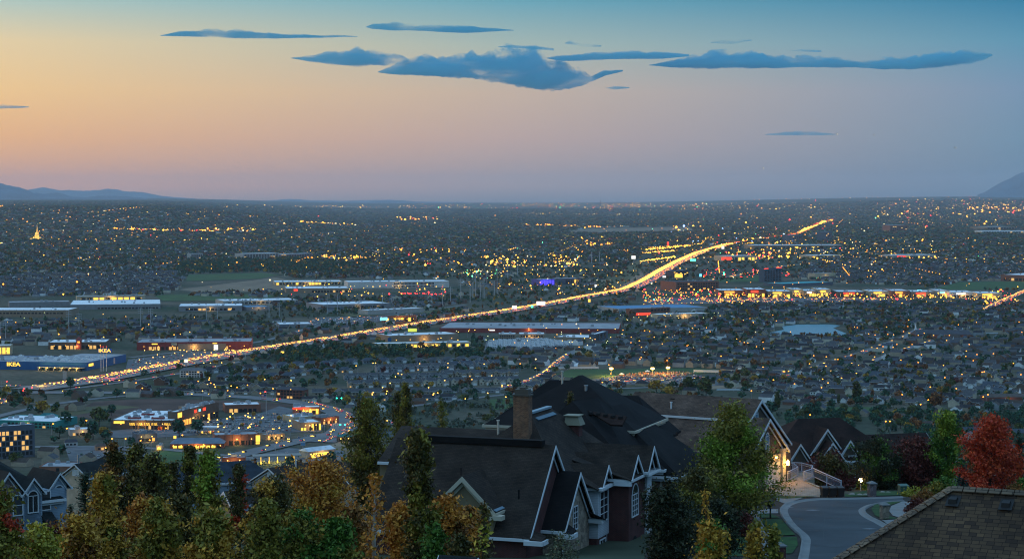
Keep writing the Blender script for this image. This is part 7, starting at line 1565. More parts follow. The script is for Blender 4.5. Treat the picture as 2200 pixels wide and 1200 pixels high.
u.build('ridge_tiles', shingle('ridge shingles', (.16, .12, .08), (.10, .08, .06), (.03, .025, .02)), HJ)
for (px, py) in ((2048, 1078), (2162, 1086)):
    d = ray(px, py); best = None
    for k in range(400):
        Y = 44 + k * .02; p = Vector((d.x / d.y * Y, Y, CZ + d.z / d.y * Y)) - f.o; lu_, lv_ = p.dot(f.u), p.dot(f.v)
        if p.z <= zt + S_ * lv_: best = (lu_, lv_, p.z); break
    u = MB(); u.hexa([(-.16, -.2, -.1), (.16, -.2, -.1), (.16, .16, .0), (-.16, .16, .0), (-.14, -.16, .13), (.14, -.16, .13), (.13, .14, .2), (-.13, .14, .2)]); u.slab([(-.24, -.3, -.09), (.24, -.3, -.09), (.24, .3, .22), (-.24, .3, .22)], (0, -.5, 1), .02); o_ = u.build('roof_vent', mat('vent black', (.012, .012, .012), .6), HJ, loc=best); o_.scale = (.72, .72, .72)
f = Frame(985, 1193, 92, -20, 176); HK = thing('garden_shed', 'corner of a dark blue shingled roof at the bottom edge', 'shed', tuple(f.o), f.a); q = f.pv(985, 1193, 0)
gab(HK, 'u', -1.0, 1.0, 0, q.z, 1.4, q.z - 1.2, 1.4, q.z - 1.2, STU_F, SH_G, zb=-4)
# ================================================================== cul-de-sac, kerbs, lawns
def fpatch(name, poly, m, z, sub=3.0, k='structure'):
    """ground patch: photo pixels dropped on the hillside, refined so that it follows the slope"""
    P = [fg(*p) for p in poly]; import bmesh
    bm = bmesh.new(); vs = [bm.verts.new((p.x, p.y, 0)) for p in P]; bm.faces.new(vs)
    for y in [q[0] for q in KN] + [184, 200, 275, 300, 350]:
        g = bm.verts[:] + bm.edges[:] + bm.faces[:]; bmesh.ops.bisect_plane(bm, geom=g, plane_co=(0, y, 0), plane_no=(0, 1, 0))
    for v in bm.verts: v.co.z = tz(v.co.x, v.co.y) + z
    bmesh.ops.recalc_face_normals(bm, faces=bm.faces)
    me = bpy.data.meshes.new(name); bm.to_mesh(me); bm.free()
    if len(me.polygons) and me.polygons[0].normal.z < 0: me.flip_normals()
    me.materials.append(m); return kind(ob(name, me), k)
ASPH = mat('street asphalt', (.050, .054, .060), .8, var=.28, vscale=.25, bump=.15); CONC = mat('concrete', (.19, .19, .185), .8, var=.15, vscale=.5); LAWN = mat('lawn grass', (.022, .062, .012), .9, var=.35, vscale=.8, bump=.4); MULCH = mat('garden soil', (.035, .026, .02), .95, var=.4, vscale=.6)
PAV = course_mat('drive pavers', (.40, .31, .23), (.31, .24, .18), (.19, .15, .12), .45, .22, .014, .8, .3)
fpatch('lawn', [(1380, 1210), (1400, 1120), (1500, 1085), (1640, 1062), (1720, 1052), (1800, 1060), (1960, 1052), (2110, 1050), (2230, 1050), (2230, 1110), (1960, 1108), (1915, 1150), (1700, 1235), (1400, 1235)], MULCH, .02)
def slab3(name, pts, m, th=1.6):
    P = [at(*p) for p in pts]; u = MB(); u.slab(P, (0, 0, 1), th); return kind(u.build(name, m), 'structure')
slab3('driveway', [(1632, 1059, 200), (1650, 1043, 203.5), (1690, 1034, 206), (1727, 1034, 205.6), (1752, 1041, 203.6), (1779, 1053, 201), (1779, 1068, 198.6), (1740, 1066, 199), (1690, 1064, 199.4)], PAV)
slab3('entrance_path', [(1691, 1033.5, 206.1), (1728, 1033.5, 205.7), (1750, 1026, 207.2), (1747, 1014, 210.5), (1694, 1012, 211.5)], PAV)
KL = [(1940, 1068.5), (1896, 1070.5), (1815, 1072), (1754, 1073), (1725, 1076), (1702, 1080), (1687, 1086), (1679, 1095), (1681, 1105), (1692, 1123), (1708, 1138), (1723, 1150), (1728, 1160), (1725, 1178), (1718, 1212)]
KR = [(1790, 1212), (1850, 1190), (1905, 1150), (1909, 1134), (1896, 1127), (1872, 1115), (1857, 1105), (1853, 1095), (1870, 1085), (1905, 1079), (1940, 1077)]
fpatch('street', KL + KR, ASPH, .05)
def kerb(pts, w, lab='kerb', h=.13, s=1):
    P = [fg(*p) for p in pts]
    Q = []
    for a, b in zip(P, P[1:]):
        for k in range(6): Q.append(a.lerp(b, k / 6))
    Q.append(P[-1])
    for _ in range(4): Q = [Q[0]] + [(Q[i - 1] + Q[i] * 2 + Q[i + 1]) / 4 for i in range(1, len(Q) - 1)] + [Q[-1]]
    V = []; Fc = []; pr = [(-w * .75, .055), (0, .065), (.06, .05 + h), (.20, .05 + h), (.24, -.2)]
    for i, p in enumerate(Q):
        sd, _ = side(Q, i)
        for o, z in pr: q = p - sd * o * s; V.append((q.x, q.y, tz(q.x, q.y) + z))
        if i:
            for k in range(4): a = (i - 1) * 5 + k; Fc.append((a, a + 1, a + 6, a + 5))
    return kind(ob('kerb', npmesh('kerb', np.array(V), np.array(Fc), CONC)), 'structure')
kerb(KL[::-1], .75); kerb(KR, .6, s=-1)
fpatch('sidewalk', [(1588, 1090), (1626, 1092), (1629, 1108), (1641, 1130), (1657, 1152), (1662, 1178), (1656, 1212), (1628, 1212), (1640, 1175), (1620, 1140), (1598, 1110)], CONC, .07)
fpatch('sidewalk', [(1626, 1094), (1672, 1094), (1672, 1103), (1627, 1104)], CONC, .08)
fpatch('driveway', [(1690, 1084), (1660, 1072), (1700, 1066), (1725, 1070), (1700, 1078)], CONC, .075)
fpatch('lawn', [(1625, 1105.5), (1660, 1105.5), (1676, 1113), (1633, 1113)], LAWN, .09); fpatch('lawn', [(1633, 1115.5), (1677, 1115), (1696, 1137), (1709, 1150), (1660, 1152), (1644, 1131)], LAWN, .09); fpatch('lawn', [(1666, 1155), (1712, 1154), (1714, 1172), (1700, 1190), (1664, 1190)], LAWN, .09); fpatch('lawn', [(1570, 1135), (1600, 1128), (1622, 1146), (1636, 1175), (1626, 1195), (1566, 1195)], LAWN, .06)
fpatch('lawn', [(1700, 1063), (1760, 1066), (1690, 1072), (1640, 1068), (1640, 1062)], LAWN, .085); fpatch('lawn', [(1815, 1062), (1860, 1055), (1960, 1056), (1960, 1064), (1815, 1068)], LAWN, .09)
fpatch('lawn', [(1872, 1094), (1880, 1084), (1912, 1078), (1942, 1076), (1912, 1086), (1905, 1096), (1912, 1110), (1935, 1115), (1900, 1116), (1880, 1108)], LAWN, .09)
fpatch('sidewalk', [(1940, 1077), (1960, 1080), (1945, 1092), (1955, 1104), (1940, 1115), (1918, 1108), (1910, 1098), (1915, 1087)], CONC, .08); fpatch('sidewalk', [(1895, 1118), (1938, 1116), (1912, 1132)], CONC, .085)
for k, (px, py) in enumerate(((1746, 1096), (1868, 1136), (1690, 1090))):
    fpatch('street_patch', [(px - 17, py), (px, py - 1.3), (px + 17, py), (px, py + 1.3)], mat('worn concrete patch', (.16, .17, .18), .8, var=.2, vscale=2), .056 + .001 * k)
TAR = mat('tar seam', (.018, .018, .02), .6)
for k, ln in enumerate((((1722, 1092), (1790, 1094), (1850, 1090)), ((1700, 1112), (1760, 1120), (1850, 1118)), ((1735, 1140), (1800, 1138), (1880, 1140)), ((1760, 1078), (1772, 1110), (1768, 1160)), ((1820, 1080), (1826, 1120), (1842, 1165)), ((1740, 1170), (1790, 1176), (1830, 1172)))):
    fpatch('tar_seam', [(x, y - .5) for x, y in ln] + [(x + .8, y + .5) for x, y in ln[::-1]], TAR, .0545 + .0004 * k)
# ---------------------------------------------------------------- street furniture
def railing(lab, pts, h=1.0):
    P = [at(*p) for p in pts]; o = P[0]; t = thing('railing', lab, 'railing', tuple(o)); W = mat('white railing', (.42, .43, .50), .5)
    tp = MB(); bl = MB()
    for a, b in zip(P, P[1:]):
        a, b = a - o, b - o; Z = Vector((0, 0, 1)); tp.tube(a + Z * h, b + Z * h, .06, .06, 6); tp.tube(a + Z * (h - .2), b + Z * (h - .2), .03, .03, 5); tp.tube(a + Z * .1, b + Z * .1, .04, .04, 5); n = max(2, int((b - a).length / .2))
        for k in range(n): q = a.lerp(b, k / n); bl.tube(q + Z * .1, q + Z * h, .014, .014, 4)
    tp.build('handrail', W, t); bl.build('balusters', W, t)
    for p in P: u = MB(); q = p - o; u.box(q.x - .06, q.y - .06, q.z - .4, q.x + .06, q.y + .06, q.z + h + .06); u.build('post', W, t)
railing('white railing on the left of the lit entrance path', [(1692, 1033, 206.2), (1714, 1022, 209), (1706, 1015, 211), (1694, 1013, 211.4)]); railing('white railing curving round the entrance landing', [(1703, 1012, 211.6), (1722, 1013, 211), (1745, 1019, 209), (1744, 1026, 207.2), (1727, 1032, 206)]); railing('long white railing sloping down beside the drive', [(1746, 1024, 207.5), (1776, 1038, 204.3), (1807, 1052, 201)])
A, B_ = at(1733, 1036, 205.4), at(1778, 1054, 200.6); n = Vector((B_.y - A.y, A.x - B_.x, 0)).normalized() * .15; Z = Vector((0, 0, 1)); u = MB(); A0, B0 = A - Z * 1.2, B_ - Z * 1.6; u.hexa([A0 - n, B0 - n, B0 + n, A0 + n, A + Z * .12 - n, B_ + Z * .12 - n, B_ + Z * .12 + n, A + Z * .12 + n]); o = u.build('retaining_wall', stone_mat('cream ledge stone', ())); tag(o, 'pale retaining wall under the long white railing', 'wall')
BIN = mat('bin brown', (.045, .032, .028), .5)
for k, lab in enumerate(('brown wheelie bin at the kerb, nearest the drive', 'brown wheelie bin at the kerb, the middle one', 'brown wheelie bin at the kerb, farthest right')):
    p = fg(1771 + 17 * k, 1068); t = thing('wheelie_bin', lab, 'bin', tuple(p), R(12), 'wheelie bins at the kerb'); u = MB(); u.hexa([(-.28, -.3, .12), (.28, -.3, .12), (.28, .3, .12), (-.28, .3, .12), (-.36, -.4, 1.02), (.36, -.4, 1.02), (.36, .4, 1.02), (-.36, .4, 1.02)]); u.build('body', BIN, t)
    u = MB(); u.hexa([(-.39, -.44, 1.03), (.39, -.44, 1.03), (.39, .42, 1.03), (-.39, .42, 1.03), (-.35, -.4, 1.1), (.35, -.4, 1.1), (.35, .4, 1.2), (-.35, .4, 1.2)]); u.build('lid', BIN, t)
    for x in (-.27, .27): u = MB(); u.tube((x - .04, .32, .13), (x + .04, .32, .13), .13, .13, 8); u.build('wheel', _tyre, t)
def pillar(px, pb, h, w_, lab, m):
    p = fg(px, pb); t = thing('stone_pillar', lab, 'pillar', tuple(p), R(14)); part(t, 'shaft', m, [(-w_ / 2, -w_ / 2, -.3, w_ / 2, w_ / 2, h)]); u = MB(); e = w_ * .62; u.box(-e, -e, h + .003, e, e, h + .1); u.hexa([(-e, -e, h + .1), (e, -e, h + .1), (e, e, h + .1), (-e, e, h + .1), (-.1, -.1, h + .3), (.1, -.1, h + .3), (.1, .1, h + .3), (-.1, .1, h + .3)]); u.build('cap', CONC, t)
pillar(1873, 1066, 1.35, .72, 'stone pillar with pale cap right of the globe lamp', ST_G); pillar(1900, 1114, 1.25, .66, 'stone pillar with pale cap on the rounded lawn', ST_C); pillar(1676, 1204, 1.1, .66, 'brick pillar with pale cap at the bottom of the lawn', BR_C)
def globe(px, pt, pb, lab, r, em, pw, col):
    p = fg(px, pb); s = p.y / F; H = (pb - pt) * s; t = thing('garden_lamp', lab, 'lamp', tuple(p)); u = MB(); u.tube((0, 0, -.2), (0, 0, H - r), .06, .05, 8); u.build('post', mat('lamp post white', (.6, .6, .58), .5), t)
    u = MB(); u.ball((0, 0, H), r, 0, 12, 8); u.build('globe', em, t); lamp_light('lamp_light', (0, 0, H), pw, col, r, t)
E_GL = mat('lit globe', (.6, .5, .4), .5, (1, .62, .24), 14.0); E_OR = mat('lit orange globe', (.6, .4, .2), .5, (1, .36, .05), 34.0)
globe(1849, 1030, 1052, 'white post lamp with glowing globe in front of the gabled house', .24, E_GL, 26, (1, .6, .25)); lamp_light('globe_spill', (fg(1849, 1052) + Vector((0, -.8, 1.2))), 10, (1, .6, .25), .2)
globe(1568, 1022, 1098, 'orange street lamp shining through the big green tree', .22, E_OR, 40, (1, .36, .06)); globe(1627, 1015, 1096, 'yellow lamp glowing at the right side of the big green tree', .2, E_GL, 40, (1, .6, .2))
p = fg(1655, 1113); t = thing('mailbox', 'black mailbox on a dark post beside the kerb', 'mailbox', tuple(p), R(-20)); part(t, 'post', mat('mailbox black', (.012, .012, .013), .5), [(-.06, -.06, -.2, .06, .06, 1.15)]); u = MB(); u.box(-.22, -.35, 1.16, .22, .35, 1.5); u.tube((0, -.35, 1.5), (0, .35, 1.5), .22, .22, 10); u.build('box', mat('mailbox black', ()), t); part(t, 'crossbar', mat('mailbox black', ()), [(-.07, -.5, 1.02, .07, .5, 1.14)])
p = fg(1941, 1061); t = thing('utility_box', 'green utility cabinet behind the yellow shrub', 'cabinet', tuple(p), R(8)); part(t, 'cabinet', mat('cabinet green', (.05, .11, .085), .5), [(-.5, -.45, 0, .5, .45, .95)]); u = MB(); u.hexa([(-.54, -.5, .953), (.54, -.5, .953), (.54, .5, .953), (-.54, .5, .953), (-.5, -.46, 1.0), (.5, -.46, 1.0), (.5, .46, 1.1), (-.5, .46, 1.1)]); u.build('lid', mat('cabinet green', ()), t)
RK = mat('garden rock', (.26, .24, .21), .9, var=.3, vscale=1.5)
for k, (px, py, r_) in enumerate(((1830, 1063, .42), (1847, 1064, .36), (1861, 1064, .4), (1896, 1058, .34), (1908, 1058, .28), (1998, 1082, .4))):
    p = fg(px, py); V_, F_ = ico(2); V_ = V_ * r_ * (1 + .22 * np.array([mn.noise(Vector(v * 1.6) + Vector((k * 7, 0, 0))) for v in V_]))[:, None]; V_[:, 2] *= .62
    o = ob('rock', npmesh('rock', V_, F_, RK), None, p); tag(o, 'pale garden rock %s' % ('left of the stone pillar, %s from left' % ordw(k) if k < 3 else 'right of the stone pillar, %s from left' % ordw(k - 3) if k < 5 else 'beside the near shingled roof'), 'rock')
for (px, py, Y, c, lab, rz) in ((45, 1168, 158, 'white', 'white car parked below the blue house, half hidden by leaves', R(70)), (105, 1168, 160, 'silver', 'silver car right of the white one below the blue house', R(66))):
    p = at(px, py, Y); t = thing('car', lab, 'car', (p.x, p.y, p.z - .75), rz); ob('body', CBM[c], t); ob('windows', _cg, t)
    for x in (-.62, .62): ob('headlight', _ch0, t, (x, 2.12, .68)); ob('tail_light', _ct0, t, (x, -2.2, .78))
def lfence(a, b, h, lab, m):
    A, B_ = a, b; d = B_ - A; t = thing('fence', lab, 'fence', tuple(A), math.atan2(d.y, d.x)); L_ = Vector((d.x, d.y, 0)).length; part(t, 'panel', m, [(0, -.04, -1, L_, .04, h)])
    u = MB(); u.box(-.08, -.08, -1, .08, .08, h + .12); pm_ = u.mesh('post', m)
    for k in range(int(L_ / 2.4) + 1): ob('post', pm_, t, (k * 2.4, -.06, 0))
p = at(520, 1120, 190); q = at(548, 1112, 190); lfence(p - Vector((0, 0, 1.5)), q - Vector((0, 0, 1.5)), 3.2, 'blue-grey board fence left of the orange tree', SID_B); p = at(762, 1080, 200); q = at(812, 1078, 205); lfence(p, q, 1.8, 'grey board fence below the tall poplar', SID_B)
# ================================================================== foreground trees
def crown(kindn, H, Wd, n, leaf, seed, t0=.12, lim=None):
    """trunk, limbs and loose leaves of one tree; returns (wood MB, leaf vertices)"""
    r = np.random.RandomState(seed); wd = MB(); pts = []; 
    bend = r.normal(size=2) * .02 * H
    def trunk(z): f_ = z / H; return np.array([bend[0] * f_ ** 2, bend[1] * f_ ** 2, z])
    segs = 8; tr = .018 * H + .04
    for k in range(segs): a, b = trunk(H * .97 * k / segs), trunk(H * .97 * (k + 1) / segs); wd.tube(a, b, tr * (1 - k / segs) + .012, tr * (1 - (k + 1) / segs) + .01, 7)
    prof = {'column': lambda f_: (math.sin(math.pi * min(1, f_ * .80 + .15)) ** .5) * .95, 'poplar': lambda f_: math.sin(math.pi * min(1, (f_ * .9 + .08))) ** .6, 'cone': lambda f_: (1.02 - f_) ** .8 * min(1, f_ * 7 + .3), 'round': lambda f_: math.sin(math.pi * (f_ * .84 + .13)) ** .55, 'spruce': lambda f_: (1.0 - f_) ** .9 * min(1, f_ * 9 + .3), 'tear': lambda f_: min(1.0, (1.04 - f_) ** .75 * 1.25) * min(1, f_ * 4 + .45), 'maple': lambda f_: math.sin(math.pi * (f_ ** .8 * .86 + .10)) ** .6}[kindn]
    nb = {'column': 70, 'poplar': 60, 'cone': 60, 'round': 54, 'spruce': 90, 'maple': 58, 'tear': 64}[kindn]; rise = {'column': 1.5, 'poplar': 1.9, 'cone': .5, 'round': .55, 'spruce': -.28, 'maple': .9, 'tear': .8}[kindn]
    for i in range(nb):
        f_ = (i + r.rand()) / nb; z0 = H * (t0 + (1 - t0) * f_ * .96); az_ = i * 2.39996 + r.normal() * .4; lob = mn.noise(Vector((math.cos(az_) * 1.1, math.sin(az_) * 1.1, f_ * 3.2 + seed * 3.7))); L_ = Wd / 2 * prof(f_) * r.uniform(.62, 1.14) * (1 + .55 * lob); rs = rise * r.uniform(.6, 1.3)
        d = np.array([math.cos(az_), math.sin(az_), 0]); dz = rs * L_ * (.55 if kindn != 'spruce' else 1); z1 = z0 - (dz * .6 if kindn != 'spruce' else 0); a = trunk(max(.1, z1)); b = a + d * L_ + np.array([0, 0, dz]); m_ = a + d * L_ * .5 + np.array([0, 0, dz * .35]) + r.normal(size=3) * .06 * L_
        b[2] = min(b[2], H * 1.0)
        rr = max(.012, .011 * L_ + .006); wd.tube(a, m_, rr * 1.5, rr, 5); wd.tube(m_, b, rr, rr * .35, 4)
        cl = max(1, int(round(L_ / max(.3, Wd * .09))))
        for k in range(cl + 1):
            g = .35 + .68 * (k + r.rand() * .6) / (cl + .6); q = a + (m_ - a) * min(1, g * 2) if g < .5 else m_ + (b - m_) * (g - .5) * 2
            sp = (.055 * Wd + .10) * r.uniform(.7, 1.35)
            if r.rand() < .20: continue
            pts.append((q, sp))
    for k in range(5): pts.append((trunk(H * (.88 + .022 * k)), .055 * Wd + .07))
    per = max(6, n // len(pts)); V = []
    for q, sp in pts:
        nn = int(per * r.uniform(.5, 1.5)); c = q + r.normal(size=(nn, 3)) * sp * np.array([1, 1, .85])
        a = r.normal(size=(nn, 3)); a /= np.linalg.norm(a, axis=1)[:, None]; b = np.cross(a, r.normal(size=(nn, 3))); b /= np.linalg.norm(b, axis=1)[:, None] + 1e-9; s = leaf * np.clip(r.lognormal(-.08, .38, nn), .4, 2.1)[:, None]
        if kindn == 'spruce': b[:, 2] *= .3; a[:, 2] *= .3
        V.append(np.stack([c - a * s, c - b * s * .55, c + a * s, c + b * s * .55], 1).reshape(-1, 3))
    return wd, np.concatenate(V)
FOL = {'golden': [(0.213, 0.111, 0.0154), (0.472, 0.243, 0.0308), (0.7, 0.376, 0.0462), (0.308, 0.199, 0.0308)], 'orange': [(.26, .10, .015), (.56, .21, .03), (.70, .30, .04), (.36, .15, .025)], 'oliveg': [(0.0828, 0.0774, 0.0123), (0.201, 0.166, 0.0216), (0.331, 0.243, 0.0339), (0.118, 0.133, 0.0185)], 'green': [(0.0284, 0.0707, 0.0123), (0.0709, 0.155, 0.0185), (0.13, 0.221, 0.0277), (0.0473, 0.0994, 0.0154)], 'lime': [(0.0828, 0.122, 0.0123), (0.189, 0.265, 0.0231), (0.308, 0.376, 0.0385), (0.142, 0.166, 0.0185)],
       'dark': [(0.0142, 0.0199, 0.00924), (0.0284, 0.0354, 0.0139), (0.052, 0.053, 0.0185)], 'darkolive': [(0.0331, 0.0309, 0.00924), (0.0828, 0.0663, 0.0154), (0.142, 0.0994, 0.0216), (0.0473, 0.053, 0.0123)], 'red': [(.30, .026, .012), (.55, .055, .02), (.68, .11, .03), (.42, .035, .014)], 'maroon': [(0.052, 0.0155, 0.0123), (0.118, 0.0265, 0.02), (0.189, 0.0442, 0.0277)], 'spruce': [(0.0189, 0.0354, 0.02), (0.0354, 0.0619, 0.0308), (0.0591, 0.0928, 0.0462)], 'bluespruce': [(0.0473, 0.0884, 0.0693), (0.0828, 0.133, 0.1), (0.118, 0.177, 0.131)], 'rustmix': [(0.0828, 0.0486, 0.0154), (0.213, 0.0884, 0.0216), (0.378, 0.133, 0.0277), (0.118, 0.0994, 0.0185)], 'sage': [(0.0828, 0.0994, 0.0539), (0.142, 0.155, 0.0847), (0.213, 0.211, 0.108)], 'yellowgreen': [(0.166, 0.166, 0.0185), (0.355, 0.309, 0.0339), (0.52, 0.398, 0.0462), (0.236, 0.221, 0.0246)]}
FM = {k: mat('leaves ' + k, v[1], .65, isl=v, spec=.25) for k, v in FOL.items()}
BARKS = {'brown': mat('brown bark', (.05, .038, .028), .9, var=.3, vscale=3), 'white': mat('birch bark', (.42, .38, .32), .8, var=.3, vscale=2)}
def tree(lab, px, pt, pb, w_, Y, kd, col, n=9000, leaf=.105, bark='brown', t0=.12, seed=0, name='tree', cat='tree', mix=None):
    """tree at distance Y whose crown spans w_ photo pixels and stands between rows pt and pb"""
    base = at(px, pb, Y); top = at(px, pt, Y); gz = tz(base.x, base.y)
    z0 = min(base.z, max(gz, base.z - 6)) if base.z > gz else base.z
    H = top.z - z0; Wd = w_ * Y / F
    wd, V = crown(kd, H, Wd, n, leaf, seed + 100, t0)
    t = thing(name, lab, cat, (base.x, base.y, z0)); wd.build('trunk', BARKS[bark], t)
    ms = [FM[col]]; Fc = np.arange(len(V)).reshape(-1, 4); mi = np.zeros(len(Fc), int)
    if mix:
        ms.append(FM[mix[0]]); c = V.reshape(-1, 4, 3).mean(1); nv = np.array([mn.noise(Vector(p) * mix[2]) for p in c]); mi = (nv > mix[1]).astype(int)
    ob('crown', npmesh('crown', V, Fc, ms, mi), t)
    return t
TL = [
 ('olive tree with red tips at the left edge', -2, 1040, 1215, 110, 92, 'round', 'oliveg', dict(mix=('red', .18, .9), n=9000)),
 ('low yellow-green tree below the blue house', 75, 1132, 1225, 120, 96, 'round', 'yellowgreen', dict(n=7000)),
 ('slim yellow sapling before the blue house', 66, 1122, 1210, 26, 100, 'column', 'yellowgreen', dict(n=1500)),
 ('plum shrub below the blue house entrance', 118, 1130, 1190, 60, 140, 'round', 'maroon', dict(n=4000)),
 ('dark spruce leaning behind the golden tree', 186, 1012, 1170, 60, 132, 'spruce', 'spruce', dict(n=7000)),
 ('thin young spruce before the tan sided wall', 152, 1082, 1118, 14, 165, 'spruce', 'spruce', dict(n=900)),
 ('big golden cone-shaped tree at left', 214, 1018, 1230, 116, 112, 'cone', 'golden', dict(mix=('oliveg', .12, .7), n=15000)),
 ('wide golden tree at the bottom left', 165, 1106, 1235, 120, 104, 'round', 'golden', dict(mix=('rustmix', .1, .8), n=11000)),
 ('tall dark rust columnar tree at left', 250, 946, 1180, 52, 140, 'poplar', 'rustmix', dict(mix=('darkolive', -.05, .6), n=8000)),
 ('dark olive columnar tree right of the rust one', 296, 952, 1180, 60, 142, 'poplar', 'darkolive', dict(n=8000, mix=('oliveg', .05, .7))),
 ('dense dark olive tree between the left columns', 332, 970, 1190, 78, 138, 'poplar', 'darkolive', dict(mix=('oliveg', .1, .7), n=10000)),
 ('slender dark column behind the lime topped one', 377, 988, 1150, 28, 146, 'column', 'darkolive', dict(n=3500)),
 ('thin tall column tree left of the lime topped one', 405, 952, 1180, 34, 140, 'column', 'darkolive', dict(mix=('oliveg', .1, .8), n=5000)),
 ('tall lime topped columnar tree', 448, 966, 1200, 62, 128, 'column', 'lime', dict(mix=('oliveg', 0, .5), n=10000)),
 ('narrow column tree with red patch beside the beige house', 513, 994, 1150, 38, 150, 'column', 'darkolive', dict(mix=('red', .24, .8), n=5000)),
 ('rust orange tree between the olive ones', 302, 1062, 1190, 70, 122, 'round', 'orange', dict(mix=('rustmix', .05, .8), n=7000)),
 ('olive tree at bottom left of centre', 345, 1070, 1235, 95, 102, 'poplar', 'oliveg', dict(mix=('golden', .1, .8), n=11000)),
 ('dark green column at the bottom left', 398, 1062, 1235, 56, 106, 'column', 'darkolive', dict(n=8000)),
 ('broad olive golden tree at the bottom', 460, 1100, 1240, 110, 98, 'poplar', 'oliveg', dict(mix=('golden', .05, .7), n=12000)),
 ('small golden tree before the beige house', 548, 1090, 1215, 60, 118, 'round', 'golden', dict(n=5000, mix=('oliveg', .0, .8))),
 ('golden topped dark round tree left of the orange one', 588, 1026, 1235, 112, 118, 'round', 'golden', dict(mix=('darkolive', -.02, .45), n=13000)),
 ('big orange maple in the left centre', 690, 990, 1200, 175, 132, 'maple', 'orange', dict(mix=('golden', .22, .5), n=20000)),
 ('olive pointed tree in front of the orange maple', 572, 1075, 1240, 70, 96, 'column', 'oliveg', dict(n=8000)),
 ('bright green tree below the orange maple', 650, 1100, 1240, 105, 98, 'round', 'oliveg', dict(mix=('green', -.02, .8), n=11000)),
 ('second bright green tree right of the first', 725, 1112, 1240, 90, 98, 'round', 'green', dict(n=9000, mix=('oliveg', .05, .8))),
 ('rust tree behind the birch', 760, 1085, 1220, 80, 110, 'round', 'rustmix', dict(mix=('orange', .08, .8), n=7000)),
 ('tall olive poplar left of the brown house', 792, 852, 1110, 96, 168, 'poplar', 'oliveg', dict(mix=('darkolive', .1, .5), n=16000)),
 ('twin topped poplar behind the tall one', 858, 838, 985, 34, 205, 'poplar', 'oliveg', dict(mix=('darkolive', .0, .6), n=5000)),
 ('taller half of the twin poplars', 874, 818, 985, 32, 203, 'poplar', 'darkolive', dict(mix=('oliveg', .0, .6), n=5000)),
 ('small lone poplar above the rear roof', 953, 857, 935, 24, 232, 'poplar', 'oliveg', dict(n=3000)),
 ('small poplar top showing above the black roof', 1226, 836, 905, 14, 178, 'poplar', 'darkolive', dict(n=1500)),
 ('slender birch with pale trunk and few orange leaves', 803, 1012, 1240, 52, 100, 'poplar', 'orange', dict(n=900, bark='white', t0=.3)),
 ('orange tree in front of the brown roof', 862, 1080, 1230, 70, 118, 'round', 'orange', dict(n=8000)),
 ('slim dark columnar tree before the brown roof', 905, 918, 1235, 68, 104, 'column', 'oliveg', dict(mix=('darkolive', -.05, .7), n=14000)),
 ('orange tree before the beige dormer', 962, 1068, 1225, 95, 116, 'round', 'orange', dict(mix=('rustmix', .1, .7), n=10000)),
 ('second orange tree right of the dormer tree', 1010, 1090, 1225, 60, 122, 'round', 'rustmix', dict(mix=('orange', .0, .7), n=6000)),
 ('low green tree at the foot of the brown house', 935, 1128, 1240, 60, 102, 'round', 'green', dict(n=6000)),
 ('sparse young column tree at the house corner', 1036, 1076, 1240, 34, 98, 'column', 'yellowgreen', dict(n=900, mix=('darkolive', .0, .8))),
 ('second low green shrub tree by the dormer', 985, 1150, 1240, 60, 100, 'round', 'darkolive', dict(n=5000)),
 ('grey green bush before the stone gable', 1205, 1144, 1225, 70, 138, 'round', 'sage', dict(n=1100, leaf=.08)),
 ('big green tree with pointed crown right of centre', 1572, 868, 1100, 205, 172, 'tear', 'oliveg', dict(mix=('lime', .10, .35), n=26000, leaf=.12, t0=.08)),
 ('very dark bushy tree beside the brick house', 1440, 1040, 1230, 120, 138, 'round', 'dark', dict(n=12000)),
 ('dark olive tree left of the big green one', 1500, 1005, 1175, 120, 150, 'round', 'darkolive', dict(mix=('oliveg', .15, .5), n=12000)),
 ('low dark hedge tree under the big green tree', 1545, 1078, 1200, 100, 142, 'round', 'dark', dict(n=9000)),
 ('dark reddish shrub by the pavement', 1597, 1100, 1140, 36, 160, 'round', 'maroon', dict(n=2500)),
 ('small golden tree with a bare leader at the bottom', 1533, 1116, 1235, 82, 92, 'round', 'golden', dict(mix=('green', .06, .9), n=7000, leaf=.09)),
 ('small golden sapling left of the kerb', 1614, 1118, 1235, 48, 92, 'column', 'golden', dict(n=3000, mix=('oliveg', .0, .9), leaf=.09)),
 ('small olive sapling by the kerb', 1655, 1128, 1235, 34, 92, 'column', 'oliveg', dict(n=2000, leaf=.09)),
 ('bare thin golden stem standing over the saplings', 1521, 1045, 1200, 10, 92, 'column', 'golden', dict(n=260, t0=.2, leaf=.07)),
 ('plum and green bush before the gabled house', 1788, 975, 1068, 98, 218, 'round', 'maroon', dict(mix=('darkolive', .0, .4), n=9000, leaf=.13)),
 ('dark green round tree behind the globe lamp', 1882, 944, 1068, 108, 222, 'round', 'dark', dict(mix=('green', .18, .5), n=11000, leaf=.13)),
 ('large plum coloured tree right of the dark green one', 1968, 944, 1066, 128, 224, 'round', 'maroon', dict(n=13000, leaf=.13)),
 ('bright green poplar right of the plum tree', 2032, 880, 1052, 62, 222, 'poplar', 'lime', dict(mix=('green', .05, .4), n=11000, leaf=.13)),
 ('blue spruce behind the red maple', 2068, 985, 1052, 34, 226, 'spruce', 'bluespruce', dict(n=4000, leaf=.13)),
 ('brilliant red maple at the far right', 2126, 893, 1062, 112, 190, 'maple', 'red', dict(n=17000, leaf=.12, t0=.04)),
 ('dark spruce right of the red maple', 2188, 938, 1062, 48, 214, 'spruce', 'spruce', dict(n=7000, leaf=.13)),
 ('dull rust tree left behind the red maple', 2085, 960, 1055, 50, 228, 'round', 'rustmix', dict(n=5000, leaf=.13)),
]
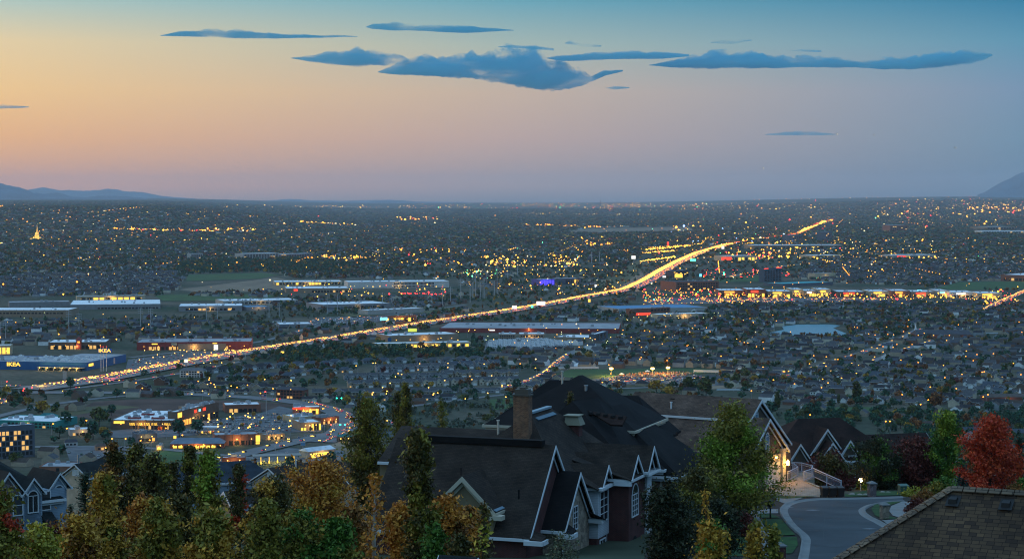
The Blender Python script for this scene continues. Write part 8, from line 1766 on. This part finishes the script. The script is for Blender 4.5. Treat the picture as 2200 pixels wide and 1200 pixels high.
for k, (lab, px, pt, pb, w_, Y, kd, col, kw) in enumerate(TL): tree(lab, px, pt, pb, w_, Y, kd, col, seed=k, **kw)
for k, (lab, px, pt, pb, w_, Y, col) in enumerate((('yellow shrub beside the far pavement', 1962, 1054, 1080, 46, 200, 'yellowgreen'), ('round green shrub behind the yellow one', 2030, 1030, 1062, 60, 206, 'green'), ('olive shrub left of the round green one', 2012, 1040, 1066, 40, 205, 'oliveg'), ('rust red hedge shrub above the near roof', 1990, 1056, 1086, 50, 180, 'rustmix'), ('dark red ball shrub by the pavement end', 1968, 1074, 1100, 38, 168, 'maroon'), ('low olive shrub below the globe lamp', 1852, 1046, 1064, 34, 222, 'oliveg'), ('red leafed shrub at the foot of the maple', 2110, 1030, 1062, 60, 172, 'red'), ('pink red shrub at the right edge', 2180, 1040, 1066, 50, 172, 'rustmix'), ('green shrub at the right edge', 2196, 1030, 1064, 30, 176, 'green'), ('dark hedge shrub behind the stone pillar', 1905, 1036, 1060, 80, 226, 'dark'), ('red tipped shrub along the left railing', 1800, 1020, 1068, 40, 220, 'darkolive'))):
    tree(lab, px, pt, pb, w_, Y, 'round', col, n=3500, leaf=.11, seed=200 + k, name='shrub', cat='shrub', t0=.02)
